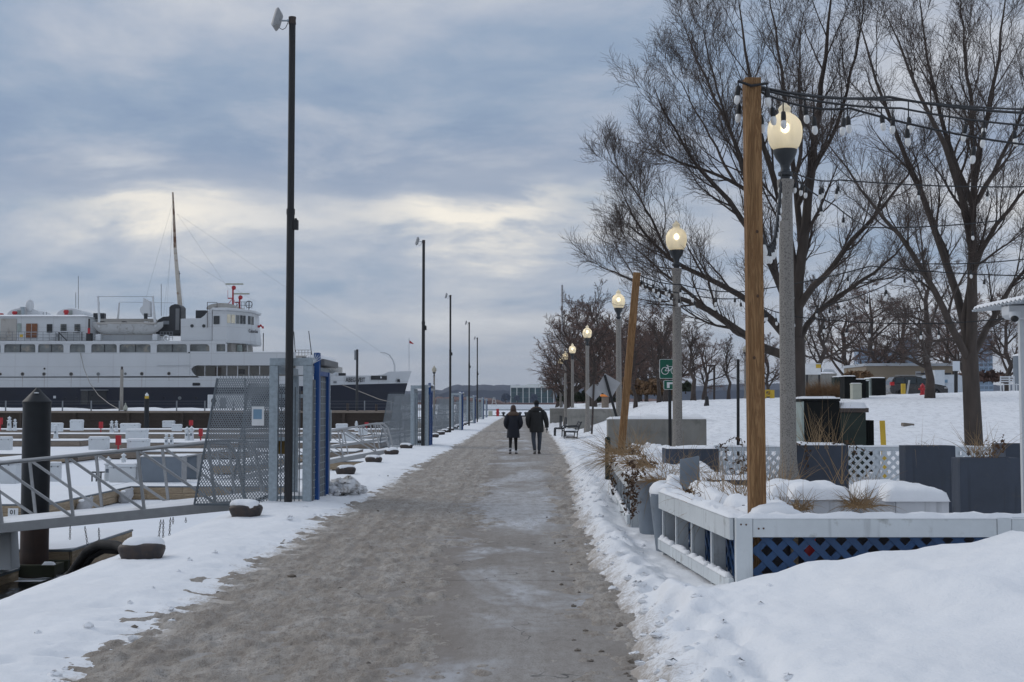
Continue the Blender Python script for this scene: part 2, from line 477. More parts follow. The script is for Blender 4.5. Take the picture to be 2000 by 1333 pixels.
# ------------------------------------------------------------------ mesh builder
class MB:
 def __init__(s):
  s.v = []
  s.f = []
 def add(s, vs, fs):
  o = len(s.v)
  s.v.extend([tuple(q) for q in vs])
  s.f.extend([tuple(i + o for i in f) for f in fs])
  return s
 def box(s, x0, x1, y0, y1, z0, z1):
  v = [(x0, y0, z0), (x1, y0, z0), (x1, y1, z0), (x0, y1, z0), (x0, y0, z1), (x1, y0, z1), (x1, y1, z1), (x0, y1, z1)]
  return s.add(v, [(0, 3, 2, 1), (4, 5, 6, 7), (0, 1, 5, 4), (1, 2, 6, 5), (2, 3, 7, 6), (3, 0, 4, 7)])
 def bar(s, p0, p1, w, h, up=(0, 0, 1)):
  p0 = Vector(p0)
  p1 = Vector(p1)
  d = (p1 - p0).normalized()
  up = Vector(up)
  if abs(d.dot(up)) > 0.98:
   up = Vector((0, 1, 0))
  sx = d.cross(up).normalized()
  sz = sx.cross(d)
  v = []
  for p in (p0, p1):
   for a, b in ((-1, -1), (1, -1), (1, 1), (-1, 1)):
    v.append(p + sx * (a * w / 2) + sz * (b * h / 2))
  return s.add(v, [(3, 2, 1, 0), (4, 5, 6, 7), (0, 1, 5, 4), (1, 2, 6, 5), (2, 3, 7, 6), (3, 0, 4, 7)])
 def tube(s, pts, r, n=8, cap=True):
  pts = [Vector(p) for p in pts]
  m = len(pts)
  rs = [r] * m if isinstance(r, (int, float)) else list(r)
  vs, fs = [], []
  prev = None
  for i, p in enumerate(pts):
   d = (pts[min(i + 1, m - 1)] - pts[max(i - 1, 0)])
   d = d.normalized() if d.length > 1e-9 else Vector((0, 0, 1))
   if prev is None:
    a = d.cross(Vector((0, 0, 1)))
    if a.length < 0.05:
     a = d.cross(Vector((0, 1, 0)))
   else:
    a = prev - d * prev.dot(d)
   a.normalize()
   prev = a
   b = d.cross(a)
   for k in range(n):
    t = 2 * PI * k / n
    vs.append(p + (a * math.cos(t) + b * math.sin(t)) * rs[i])
  for i in range(m - 1):
   for k in range(n):
    k2 = (k + 1) % n
    fs.append((i * n + k, i * n + k2, (i + 1) * n + k2, (i + 1) * n + k))
  if cap:
   fs.append(tuple(range(n))[::-1])
   fs.append(tuple((m - 1) * n + k for k in range(n)))
  return s.add(vs, fs)
 def cyl(s, p0, p1, r0, r1=None, n=12):
  return s.tube([p0, p1], [r0, r0 if r1 is None else r1], n)
 def lathe(s, prof, n=20, c=(0, 0, 0)):
  vs, fs = [], []
  m = len(prof)
  for r, z in prof:
   for k in range(n):
    t = 2 * PI * k / n
    vs.append((c[0] + r * math.cos(t), c[1] + r * math.sin(t), c[2] + z))
  for i in range(m - 1):
   for k in range(n):
    k2 = (k + 1) % n
    fs.append((i * n + k, i * n + k2, (i + 1) * n + k2, (i + 1) * n + k))
  fs.append(tuple(range(n))[::-1])
  fs.append(tuple((m - 1) * n + k for k in range(n)))
  return s.add(vs, fs)
 def loft(s, rings, cap=True):
  n = len(rings[0])
  vs = [p for r in rings for p in r]
  fs = []
  for i in range(len(rings) - 1):
   for k in range(n):
    k2 = (k + 1) % n
    fs.append((i * n + k, i * n + k2, (i + 1) * n + k2, (i + 1) * n + k))
  if cap:
   fs.append(tuple(range(n))[::-1])
   fs.append(tuple((len(rings) - 1) * n + k for k in range(n)))
  return s.add(vs, fs)
 def prism(s, out, z0, z1):
  return s.loft([[(x, y, z0) for x, y in out], [(x, y, z1) for x, y in out]])
 def extr(s, out, y0, y1):
  return s.loft([[(x, y0, z) for x, z in out], [(x, y1, z) for x, z in out]])
 def extrx(s, out, x0, x1):
  return s.loft([[(x0, y, z) for y, z in out], [(x1, y, z) for y, z in out]])
 def ell(s, c, rx, ry, rz, n=14, m=9, z0=-1.0):
  prof = []
  for i in range(m):
   t = z0 + (1 - z0) * i / (m - 1)
   a = math.asin(max(-1, min(1, t)))
   prof.append((max(0.002, math.cos(a)), t))
  rings = []
  for r, t in prof:
   rings.append([(c[0] + rx * r * math.cos(2 * PI * k / n), c[1] + ry * r * math.sin(2 * PI * k / n), c[2] + rz * t) for k in range(n)])
  return s.loft(rings)
 def build(s, name, m, parent=None, W=False, smooth=None, bevel=0.0):
  me = bpy.data.meshes.new(name)
  off = Vector((0, 0, 0))
  if W and parent is not None:
   r = parent
   while r is not None:
    off += r.location
    r = r.parent
  me.from_pydata([(a - off.x, b - off.y, c - off.z) for a, b, c in s.v], [], s.f)
  me.update()
  return link(name, me, m, parent, smooth, bevel)
def link(name, me, m, parent=None, smooth=None, bevel=0.0):
 import bmesh
 if len(me.vertices) < 6000:
  bm = bmesh.new()
  bm.from_mesh(me)
  bmesh.ops.recalc_face_normals(bm, faces=bm.faces)
  bm.to_mesh(me)
  bm.free()
 if m:
  me.materials.append(MATS[m] if isinstance(m, str) else m)
 if smooth is not None:
  me.polygons.foreach_set('use_smooth', [True] * len(me.polygons))
  me.set_sharp_from_angle(angle=R(smooth))
 o = bpy.data.objects.new(name, me)
 COL.objects.link(o)
 if parent is not None:
  o.parent = parent
 if bevel:
  bv = o.modifiers.new('bevel', 'BEVEL')
  bv.width = bevel
  bv.segments = 2
  bv.limit_method = 'ANGLE'
  bv.angle_limit = R(40)
 return o
def tag(o, label=None, cat=None, group=None, kind=None):
 if label:
  o['label'] = label
 if cat:
  o['category'] = cat
 if group:
  o['group'] = group
 if kind:
  o['kind'] = kind
 return o
def thing(name, label, cat, loc=(0, 0, 0), rz=0.0, group=None):
 o = bpy.data.objects.new(name, None)
 o.empty_display_size = 0.2
 COL.objects.link(o)
 o.location = loc
 o.rotation_euler = (0, 0, rz)
 return tag(o, label, cat, group)
def dup(root, loc, rz=None, label=None, group=None, scale=None):
 def cp(o, par):
  c = o.copy()
  COL.objects.link(c)
  if par is not None:
   c.parent = par
  for ch in o.children:
   cp(ch, c)
  return c
 r = cp(root, None)
 r.location = loc
 if rz is not None:
  r.rotation_euler = (r.rotation_euler[0], r.rotation_euler[1], rz)
 if scale is not None:
  r.scale = (scale,) * 3 if isinstance(scale, (int, float)) else scale
 if label:
  r['label'] = label
 if group:
  r['group'] = group
 return r
def np_mesh(name, verts, quads=None, tris=None):
 me = bpy.data.meshes.new(name)
 verts = np.asarray(verts, np.float32)
 me.vertices.add(len(verts))
 me.vertices.foreach_set('co', verts.ravel())
 idx, starts = [], []
 st = 0
 for arr, k in ((quads, 4), (tris, 3)):
  if arr is None or len(arr) == 0:
   continue
  arr = np.asarray(arr, np.int32)
  idx.append(arr.ravel())
  starts.append(st + np.arange(len(arr), dtype=np.int32) * k)
  st += arr.size
 idx = np.concatenate(idx)
 starts = np.concatenate(starts)
 me.loops.add(len(idx))
 me.loops.foreach_set('vertex_index', idx)
 me.polygons.add(len(starts))
 me.polygons.foreach_set('loop_start', starts)
 me.update(calc_edges=True)
 return me
def grid_mesh(name, xs, ys, Z, keep=None):
 """height field on a rectangular (uneven) grid: Z[row=y, col=x]"""
 nx, ny = len(xs), len(ys)
 X, Y = np.meshgrid(xs, ys)
 v = np.stack([X, Y, Z], -1).reshape(-1, 3)
 i = np.arange(ny - 1)[:, None] * nx + np.arange(nx - 1)[None, :]
 q = np.stack([i, i + 1, i + nx + 1, i + nx], -1).reshape(-1, 4)
 if keep is not None:
  q = q[keep(Z.reshape(-1)[q].max(1))]
  used = np.unique(q)
  mp = np.full(len(v), -1, np.int64)
  mp[used] = np.arange(len(used))
  v = v[used]
  q = mp[q]
 return np_mesh(name, v, q)
def smooth_all(me):
 me.polygons.foreach_set('use_smooth', [True] * len(me.polygons))
def snowcap(x0, x1, y0, y1, z, h, seed=0, res=None, over=0.01, lump=0.3, edge=None):
 """rounded, slightly lumpy snow slab lying at height z"""
 mb = MB()
 res = res or max(0.03, min((x1 - x0), (y1 - y0)) / 8)
 nx = int(max(4, min(46, (x1 - x0 + 2 * over) / res)))
 ny = int(max(4, min(46, (y1 - y0 + 2 * over) / res)))
 xs = np.linspace(x0 - over, x1 + over, nx + 1)
 ys = np.linspace(y0 - over, y1 + over, ny + 1)
 X, Y = np.meshgrid(xs, ys)
 e = edge or max(h * 0.8, 0.02)
 d = np.minimum(np.minimum(X - xs[0], xs[-1] - X), np.minimum(Y - ys[0], ys[-1] - Y))
 prof = np.sqrt(np.clip(1 - (1 - np.clip(d / e, 0, 1)) ** 2, 0, 1))
 s = 1.0 / max(0.15, min(x1 - x0, y1 - y0))
 Z = z + h * prof * (1 + lump * fbm(X * s * 2.2, Y * s * 2.2, seed, 3))
 Z = np.where(d <= 1e-6, z - 0.004, Z)
 n = nx + 1
 vs = np.stack([X, Y, Z], -1).reshape(-1, 3).tolist()
 fs = [(j * n + i, j * n + i + 1, (j + 1) * n + i + 1, (j + 1) * n + i) for j in range(ny) for i in range(nx)]
 b = [0, nx, ny * n + nx, ny * n]
 o = len(vs)
 for i in b:
  vs.append([vs[i][0], vs[i][1], z - 0.006])
 fs.append((o + 3, o + 2, o + 1, o))
 mb.add(vs, fs)
 return mb
# ================================================================== GROUND
rnd = random.Random(7)
def interp(pts, y):
 p = sorted(pts)
 return np.interp(y, [a for a, b in p], [b for a, b in p])
LEFT_EDGE = [(3, -2.55), (7.6, -2.59), (9.2, -2.61), (11.5, -2.62), (13.8, -2.65), (18.1, -2.6), (22.5, -2.52), (31, -2.45),
    (44, -2.3), (71, -2.05), (125, -1.75), (186, -1.1)]
RIGHT_EDGE = [(3, 0.70), (7.6, .78), (9.6, .83), (13.4, .82), (19.8, .93), (24.6, 1.13), (35, 1.47), (53, 1.8), (71, 2.0), (108, 2.6), (186, 3.2)]
QUAY_X = -4.28
PATIO_X, PATIO_Y = 1.93, 10.5
def mound(x, y):
 top = np.interp(x, [1.1, 1.45, 1.62, 1.85, 2.25, 2.7, 3.2, 3.5, 3.8, 5, 8], [0.0, .06, .21, .30, .39, .47, .535, .60, .69, .76, .78])
 front = np.where(y < 9.1, np.exp(-((y - 9.1) / 3.4) ** 2), 1.0)
 back = 1 - sstep(y, 9.75, 10.45) * 0.55
 back = np.where(y > 10.5, 0, back)
 dents = 0.11 * fbm(x * 1.0, y * 0.8, 51, 4, .45) + 0.05 * np.abs(fbm(x * 2.6, y * 2.2, 57, 3))
 for (a, b, d, w) in ((2.9, 8.9, .05, .16), (1.95, 8.6, .06, .2), (2.15, 7.6, .05, .13), (3.35, 8.1, .07, .2), (2.6, 7.9, .04, .3), (3.0, 7.2, -.05, .2)):
  dents = dents - d * np.exp(-((x - a) ** 2 + ((y - b) * .8) ** 2) / w ** 2)
 return top * front * back + dents * sstep(x, 1.3, 2.0) * (y < 10.4)
def hill(x, y):
 a = sstep(y, 26, 74) * sstep(x, 2.6 + np.clip(y - 60, 0, 80) * 0.02, 9.0)
 h = 1.72 * a
 h = h + np.clip(x - 9, 0, 60) * 0.030 * sstep(y, 30, 80)
 return h
rp = random.Random(9)
PRINTS = [(1.18 + .09 * (k % 2) * 2 + rp.uniform(-.05, .05), 7.0 + .38 * k + rp.uniform(-.08, .08), rp.uniform(-.3, .3)) for k in range(24)]
def ground_z(x, y):
 """snow surface right of the path (scalar or array)"""
 x = np.asarray(x, float)
 y = np.asarray(y, float)
 xr = interp(RIGHT_EDGE, y) + 0.16 * fbm(y * 0.9, x * 0 + 2.0, 3, 3) + 0.13 * fbm(x * 3.2, y * 3.0, 5, 5, 0.6)
 t = x - xr
 dist = np.clip(y / 12.0, 1, 4)
 h = np.where(t > 0, 0.135 * (1 - np.exp(-np.clip(t, 0, 50) / (0.16 * dist))), t * 0.25) - 0.012
 h = h + 0.12 * np.exp(-((t - 0.38) / 0.22) ** 2) * (0.65 + 0.9 * fbm(x * 1.3, y * 1.3, 8, 2)) * (y < 60)
 tt = sstep(t, 0.05, 0.5)
 h = h + tt * 0.10 * fbm(x * 1.7, y * 1.4, 11, 4) * (1 - 0.5 * sstep(y, 20, 60))
 h = h + sstep(t, 0.0, 0.2) * (0.045 * fbm(x * 6.5, y * 5.5, 13, 4) + 0.05 * np.clip(fbm(x * 4.2, y * 3.6, 15, 2) - .1, 0, 1) * (1 - sstep(t, .7, 1.3)))
 h = h - (np.maximum(h, 0.05) - 0.05) * 0.85 * sstep(x, 1.12, 1.5) * (1 - sstep(x, 1.95, 2.1)) * sstep(y, 10.4, 11.6) * (1 - sstep(y, 17.5, 19.5))
 for (bx_, by_, an_) in PRINTS:
  du = (x - bx_) * math.cos(an_) + (y - by_) * math.sin(an_)
  dv = -(x - bx_) * math.sin(an_) + (y - by_) * math.cos(an_)
  h = h - 0.075 * np.exp(-(du / .06) ** 2 - (dv / .15) ** 2) + 0.02 * np.exp(-((np.hypot(du * 1.6, dv) - .22) / .06) ** 2)
 inside = sstep(x, PATIO_X - 0.1, PATIO_X + 0.25) * sstep(y, 10.35, 10.6) * (1 - sstep(y, 24.4, 25.4))
 h = h * (1 - inside) + inside * (0.10 + 0.03 * fbm(x * 2, y * 2, 21, 3))
 h = np.maximum(h, 0) * 1.0 + np.minimum(h, 0)
 m = mound(x, y)
 h = np.where(y < 10.5, np.maximum(h, 0) * (1 - sstep(m, 0.05, 0.4)) + np.minimum(h, 0) + m, h)
 h = h + hill(x, y) + 0.05 * fbm(x * 0.5, y * 0.35, 31, 3) * sstep(y, 25, 40) * sstep(t, 0.5, 2)
 return h
def snow_left(x, y):
 xl = interp(LEFT_EDGE, y) + 0.26 + 0.24 * fbm(y * 0.7, x * 0 + 9.0, 43, 3) + 0.30 * fbm(x * 1.7, y * 4.2, 45, 6, 0.62)
 t = xl - x
 dist = np.clip(y / 12.0, 1, 4)
 h = np.where(t > 0, 0.05 * (1 - np.exp(-np.clip(t, 0, 50) / (0.30 * dist))), t * 0.14) - 0.006
 h = h + sstep(t, 0.15, 0.8) * (0.045 * fbm(x * 1.3, y * 1.1, 47, 3) + 0.05)
 h = h + sstep(t, 0.0, 0.2) * 0.014 * fbm(x * 8, y * 7, 49, 3)
 cr = fbm(x * 5.3, y * 4.6, 53, 2)
 h = h + np.where((t > 0.05) & (t < 1.3), 0.10 * np.clip(cr - 0.50, 0, 1), 0)
 for (bx, by, an) in ((-2.95, 9.6, .5), (-2.75, 9.15, .5), (-3.2, 10.2, .2), (-2.9, 8.3, .9), (-3.15, 8.0, .8)):
  dx = (x - bx) * math.cos(an) + (y - by) * math.sin(an)
  dy = -(x - bx) * math.sin(an) + (y - by) * math.cos(an)
  h = h - 0.045 * np.exp(-(dx / 0.15) ** 2 - (dy / 0.06) ** 2)
 edge = x - QUAY_X
 h = h * (0.35 + 0.65 * sstep(edge, 0, 0.35))
 return h
def logspace_rows(y0, y1, s0, growth):
 ys = [y0]
 s = s0
 while ys[-1] < y1:
  ys.append(ys[-1] + s)
  s = max(s0, ys[-1] * growth)
 return np.array(ys)
mb = MB()
mb.box(QUAY_X, 60, -12, 187, -4.0, -0.03)
q = mb.build('quay', 'quay_wall')
tag(q, kind='structure')
xs = [0.25]
while xs[-1] < 2.6:
 xs.append(xs[-1] + 0.035)
while xs[-1] < 170:
 xs.append(xs[-1] + max(0.06, (xs[-1] - 1.6) * 0.028))
xs = np.array(xs)
ys = logspace_rows(3.0, 188, 0.05, 0.0052)
X, Y = np.meshgrid(xs, ys)
shift = (interp(RIGHT_EDGE, Y) - 0.8) * np.exp(-((X - 0.25) / 6.0) ** 2)
Xs = X + shift
Zs = ground_z(Xs, Y)
v = np.stack([Xs, Y, Zs], -1).reshape(-1, 3)
nx = len(xs)
i = np.arange(len(ys) - 1)[:, None] * nx + np.arange(nx - 1)[None, :]
qd = np.stack([i, i + 1, i + nx + 1, i + nx], -1).reshape(-1, 4)
qd = qd[Zs.reshape(-1)[qd].max(1) > -0.02]
me = np_mesh('snowy_ground', v, qd)
smooth_all(me)
ea = me.attributes.new('edge', 'FLOAT', 'POINT')
ea.data.foreach_set('value', np.clip((v[:, 0] - interp(RIGHT_EDGE, v[:, 1])) / .55 + .1, 0, 1).astype(np.float32))
snow_mat('snow_ground', edge=(0.40, 0.355, 0.31), dirt=(0.36, 0.33, 0.30), dirt_lo=0.70, dirt_hi=0.86, dirt_s=3.5, bump=0.02, bs=7)
o = link('snowy_ground', me, 'snow_ground')
tag(o, kind='structure')
xs = np.linspace(QUAY_X - 0.03, -0.7, 100)
ys = logspace_rows(3.0, 187, 0.04, 0.005)
X, Y = np.meshgrid(xs, ys)
Z = snow_left(X, Y)
Z[:, 0] = -0.12
me = grid_mesh('snow_strip', xs, ys, Z, keep=lambda z: z > -0.012)
smooth_all(me)
vv = np.empty(len(me.vertices) * 3, np.float32)
me.vertices.foreach_get('co', vv)
vv = vv.reshape(-1, 3)
ea = me.attributes.new('edge', 'FLOAT', 'POINT')
ea.data.foreach_set('value', np.clip((interp(LEFT_EDGE, vv[:, 1]) - vv[:, 0]) / .6 + .35, 0, 1).astype(np.float32))
snow_mat('snow_strip', edge=(0.44, 0.395, 0.345), dirt=(0.42, 0.385, 0.35), dirt_lo=0.68, dirt_hi=0.85, dirt_s=3.0, bump=0.012, bs=10)
o = link('snowy_ground', me, 'snow_strip')
tag(o, kind='structure')
# ---- the path: concrete slabs with open joints, wet and dry patches
def path_mat():
 m = bpy.data.materials.new('path_concrete')
 m.use_nodes = True
 g = G(m.node_tree)
 b = g.n['Principled BSDF']
 geo = g.node('ShaderNodeNewGeometry')
 v = geo.outputs['Position']
 sp = g.node('ShaderNodeSeparateXYZ')
 g.l.new(v, sp.inputs[0])
 mp = g.node('ShaderNodeMapping')
 mp.inputs['Scale'].default_value = (1.0, 0.42, 1)
 g.l.new(v, mp.inputs[0])
 pv = mp.outputs[0]
 big = g.noise(pv, 0.9, 6, 0.62, 0.4)
 c = g.ramp(big, [(0.30, (0.235, 0.208, 0.182)), (0.50, (0.31, 0.285, 0.26)), (0.68, (0.40, 0.38, 0.36))])
 sand = g.mapr(g.math('ADD', g.math('MULTIPLY', g.noise(v, 70, 3, 0.8), 0.6), g.math('MULTIPLY', g.noise(pv, 16, 4, 0.7), 0.4)), 0.44, 0.60)
 c = g.mix(g.math('MULTIPLY', sand, 0.6), c, (0.15, 0.125, 0.10))
 blot = g.mapr(g.noise(pv, 3.1, 7, 0.7), 0.52, 0.68)
 c = g.mix(g.math('MULTIPLY', blot, 0.5), c, (0.22, 0.185, 0.155))
 trk = g.math('SUBTRACT', sp.outputs[0], g.math('ADD', -0.62, g.math('MULTIPLY', g.math('SUBTRACT', g.noise(pv, 0.5, 4), 0.5), 1.3)))
 trk = g.math('EXPONENT', g.math('MULTIPLY', g.math('MULTIPLY', trk, trk), -11.0))
 c = g.mix(g.math('MULTIPLY', trk, 0.55), c, (0.17, 0.135, 0.105))
 lw = g.comb(g.math('ADD', g.math('MULTIPLY', sp.outputs[0], 5.0), g.math('MULTIPLY', g.noise(pv, 0.5, 2), 1.5)), g.math('MULTIPLY', sp.outputs[1], 0.10), 0.0)
 lw = g.mapr(g.noise(lw, 1.0, 4, 0.6), 0.46, 0.64)
 c = g.mix(g.math('MULTIPLY', lw, 0.35), c, (0.20, 0.172, 0.148))
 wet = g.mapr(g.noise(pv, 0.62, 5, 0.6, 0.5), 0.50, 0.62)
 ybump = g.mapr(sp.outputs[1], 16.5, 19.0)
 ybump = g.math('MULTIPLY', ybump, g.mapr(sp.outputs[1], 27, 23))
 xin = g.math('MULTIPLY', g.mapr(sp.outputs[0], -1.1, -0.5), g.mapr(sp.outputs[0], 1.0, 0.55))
 wet_sheen = g.math('MULTIPLY', g.math('ADD', g.math('MULTIPLY', wet, 0.8), g.math('MULTIPLY', ybump, 0.55), clamp=True), xin)
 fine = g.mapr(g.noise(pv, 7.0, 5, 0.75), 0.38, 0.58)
 wet_sheen = g.math('MULTIPLY', wet_sheen, g.math('ADD', 0.35, g.math('MULTIPLY', fine, 0.65)))
 c = g.mix(g.math('MULTIPLY', wet_sheen, 0.62), c, (0.58, 0.60, 0.64))  # wet areas tinted pale blue: sky sheen put into the colour
 vo = g.node('ShaderNodeTexVoronoi', feature='DISTANCE_TO_EDGE')
 g.l.new(v, vo.inputs['Vector'])
 nv = g.node('ShaderNodeVectorMath', operation='ADD')
 g.l.new(v, nv.inputs[0])
 n3 = g.node('ShaderNodeTexNoise')
 g.l.new(v, n3.inputs['Vector'])
 n3.inputs['Scale'].default_value = 2.4
 g.l.new(n3.outputs[1], nv.inputs[1])
 g.l.new(nv.outputs[0], vo.inputs['Vector'])
 vo.inputs['Scale'].default_value = 0.55
 crack = g.mapr(vo.outputs['Distance'], 0.0, 0.006, 1, 0)
 crack = g.math('MULTIPLY', crack, g.mapr(g.noise(v, 0.5, 2), 0.48, 0.56))
 c = g.mix(crack, c, (0.06, 0.055, 0.05))
 g.l.new(c, b.inputs['Base Color'])
 rg = g.math('SUBTRACT', 0.72, g.math('MULTIPLY', wet_sheen, 0.50))
 g.l.new(rg, b.inputs['Roughness'])
 b.inputs['Specular IOR Level'].default_value = 0.45
 bn = g.node('ShaderNodeBump')
 bn.inputs['Distance'].default_value = 0.004
 h = g.math('ADD', g.noise(v, 60, 4, 0.6), g.math('MULTIPLY', g.noise(pv, 5, 4), 1.2))
 g.l.new(h, bn.inputs['Height'])
 g.l.new(bn.outputs[0], b.inputs['Normal'])
 MATS['path_concrete'] = m
path_mat()
mb = MB()
mb.box(-4.2, 4.2, 2, 187, -0.028, -0.016)
mat('path_bed', (0.11, 0.095, 0.08), 0.9)
path = mb.build('path', 'path_bed')
tag(path, kind='structure')
joints = [3.0, 5.2, 7.3, 9.75, 12.2, 15.1, 18.15, 21.4, 24.9]
y = 24.9
while y < 184:
 y += 3.4
 joints.append(y)
for k in range(len(joints) - 1):
 a, b_ = joints[k], joints[k + 1]
 mb = MB()
 if b_ < 60:
  for (xa, xb) in ((-3.1, 2.2),):
   g2 = MB()
   dz = rnd.uniform(-0.003, 0.003)
   g2.box(xa, xb - 0.008, a + 0.004, b_ - 0.004, -0.016 + dz, 0.0 + dz)
   g2.build('paving_slab', 'path_concrete', path, bevel=0.006)
 else:
  mb.box(-3.1, 3.8, a + 0.007, b_ - 0.007, -0.016, 0.0)
  mb.build('paving_slab', 'path_concrete', path)
# ---- trampled dirty slush, left half of the path and a fringe on the right
def slush_mat():
 m = bpy.data.materials.new('slush')
 m.use_nodes = True
 g = G(m.node_tree)
 b = g.n['Principled BSDF']
 geo = g.node('ShaderNodeNewGeometry')
 v = geo.outputs['Position']
 mp = g.node('ShaderNodeMapping')
 mp.inputs['Scale'].default_value = (1.0, 0.5, 1)
 g.l.new(v, mp.inputs[0])
 pv = mp.outputs[0]
 sp = g.node('ShaderNodeSeparateXYZ')
 g.l.new(v, sp.inputs[0])
 c = g.ramp(g.noise(pv, 3.2, 8, 0.74, 0.3), [(0.30, (0.26, 0.222, 0.182)), (0.48, (0.37, 0.328, 0.282)), (0.64, (0.49, 0.45, 0.405)), (0.78, (0.70, 0.68, 0.66))])
 lw = g.comb(g.math('ADD', g.math('MULTIPLY', sp.outputs[0], 5.0), g.math('MULTIPLY', g.noise(pv, 0.5, 2), 1.5)), g.math('MULTIPLY', sp.outputs[1], 0.10), 0.0)
 lw = g.mapr(g.noise(lw, 1.0, 4, 0.6), 0.46, 0.64)
 c = g.mix(g.math('MULTIPLY', lw, 0.5), c, (0.235, 0.20, 0.168))
 c = g.mix(g.mapr(g.math('ADD', g.math('MULTIPLY', g.noise(v, 75, 3, 0.8), 0.55), g.math('MULTIPLY', g.noise(pv, 20, 4, 0.7), 0.45)), 0.46, 0.60, 0, 0.62), c, (0.17, 0.135, 0.105))
 c = g.mix(g.mapr(g.noise(pv, 9, 6, 0.75), 0.55, 0.68, 0, 0.6), c, (0.22, 0.18, 0.145))
 g.l.new(c, b.inputs['Base Color'])
 b.inputs['Roughness'].default_value = 0.62
 b.inputs['Specular IOR Level'].default_value = 0.35
 bn = g.node('ShaderNodeBump')
 bn.inputs['Distance'].default_value = 0.03
 h = g.math('ADD', g.noise(pv, 17, 6, 0.68), g.math('MULTIPLY', g.noise(v, 90, 3), 0.3))
 g.l.new(h, bn.inputs['Height'])
 g.l.new(bn.outputs[0], b.inputs['Normal'])
 MATS['slush'] = m
slush_mat()
xs = np.linspace(-3.2, 2.4, 200)
ys = logspace_rows(4.0, 186, 0.028, 0.004)
X, Y = np.meshgrid(xs, ys)
inner = interp([(4, -0.55), (10, -0.50), (20, -0.62), (40, -0.55), (90, -0.3), (186, 0.2)], Y) + 0.5 * fbm(X * 0.8, Y * 0.5, 61, 4)
tL = inner - X
right = interp(RIGHT_EDGE, Y) - 0.26 + 0.35 * fbm(X * 1.2, Y * 0.9, 63, 4)
tR = X - right
base = np.maximum(np.where(tL > 0, np.clip(tL, 0, .5) * 0.035, np.clip(tL, -1, 0) * .13), np.where(tR > 0, np.clip(tR, 0, .3) * 0.05, np.clip(tR, -1, 0) * .15))
lum = 0.036 * fbm(X * 3.4, Y * 2.6, 65, 6, 0.66) + 0.034 * fbm(X * 11, Y * 8.5, 67, 3) + 0.05 * np.clip(fbm(X * 6, Y * 5, 69, 3) - .22, 0, 1)
fade = 1 - 0.55 * sstep(Y, 25, 90)
Z = (base + lum) * fade - 0.001
me = grid_mesh('slush', xs, ys, Z, keep=lambda z: z > -0.006)
smooth_all(me)
o = link('slush', me, 'slush')
tag(o, kind='stuff', label='dirty trampled slush and sand covering the left half of the path', cat='slush')
r2 = random.Random(21)
mbs = MB()
for k in range(110):
 yy = 6.5 + 26 * r2.random() ** 1.6
 side = r2.random()
 if side < 0.62:
  xx = float(interp(LEFT_EDGE, yy)) + r2.uniform(-0.25, 1.7)
 else:
  xx = float(interp(RIGHT_EDGE, yy)) + r2.uniform(-0.45, 0.12)
 s = r2.uniform(0.005, 0.017) * (1.9 if r2.random() < .08 else 1)
 zz = max(0.0, float(snow_left(np.array([xx]), np.array([yy]))[0]) if xx < -1 else float(ground_z(xx, yy)))
 n0 = len(mbs.v)
 mbs.ell((xx, yy, zz + s * 0.35), s * r2.uniform(1, 1.7), s, s * 0.75, 7, 5)
 for q in range(n0, len(mbs.v)):
  a, b_, c_ = mbs.v[q]
  mbs.v[q] = (a + r2.uniform(-.25, .25) * s, b_ + r2.uniform(-.25, .25) * s, c_ + r2.uniform(-.2, .2) * s)
o = mbs.build('snow_crumbs', 'debris', smooth=60)
tag(o, kind='stuff', label='small dirty snow crumbs and grit scattered along the path edges', cat='snow crumbs')
mbs = MB()
for k in range(240):
 yy = 6.3 + 22 * r2.random() ** 1.7
 if r2.random() < .72:
  xx = float(interp(RIGHT_EDGE, yy)) + abs(r2.gauss(0.12, .26))
  zz = float(ground_z(xx, yy))
 else:
  xx = float(interp(LEFT_EDGE, yy)) + .1 - abs(r2.gauss(0, .35))
  zz = float(snow_left(np.array([xx]), np.array([yy]))[0])
 s_ = r2.uniform(.010, .034)
 n0 = len(mbs.v)
 mbs.ell((xx, yy, zz + s_ * .2), s_ * r2.uniform(1, 1.6), s_ * r2.uniform(.8, 1.3), s_ * .8, 7, 5)
 for q in range(n0, len(mbs.v)):
  a, b_, c_ = mbs.v[q]
  mbs.v[q] = (a + r2.uniform(-.3, .3) * s_, b_ + r2.uniform(-.3, .3) * s_, c_ + r2.uniform(-.25, .25) * s_)
o = mbs.build('snow_clods', 'snow', smooth=50)
tag(o, kind='stuff', label='broken clods of snow thrown up along the path edges', cat='snow clods')
mb = MB()
r2 = random.Random(5)
for k in range(26):
 a = r2.uniform(0, 6.28)
 d = r2.random() ** .6
 s = r2.uniform(0.07, 0.17) * (1.15 - d * .7)
 n0 = len(mb.v)
 mb.ell((d * .42 * math.cos(a), d * .75 * math.sin(a), 0.05 + 0.19 * (1 - d)), s * 1.2, s, s * .85, 9, 7)
 for q in range(n0, len(mb.v)):
  p = mb.v[q]
  w = 0.028
  mb.v[q] = (p[0] + r2.uniform(-w, w), p[1] + r2.uniform(-w, w), p[2] + r2.uniform(-w, w))
snow_mat('snow_heap', dirt=(0.42, 0.38, 0.34), dirt_lo=0.44, dirt_hi=0.72, dirt_s=7, bump=0.03, bs=20)
o = mb.build('snow_heap', 'snow_heap', smooth=70)
hp = gnd(672, 972)
o.location = (hp.x, hp.y, 0.03)
tag(o, 'lumpy grey heap of dirty snow beside the blue gate post', 'snow heap')
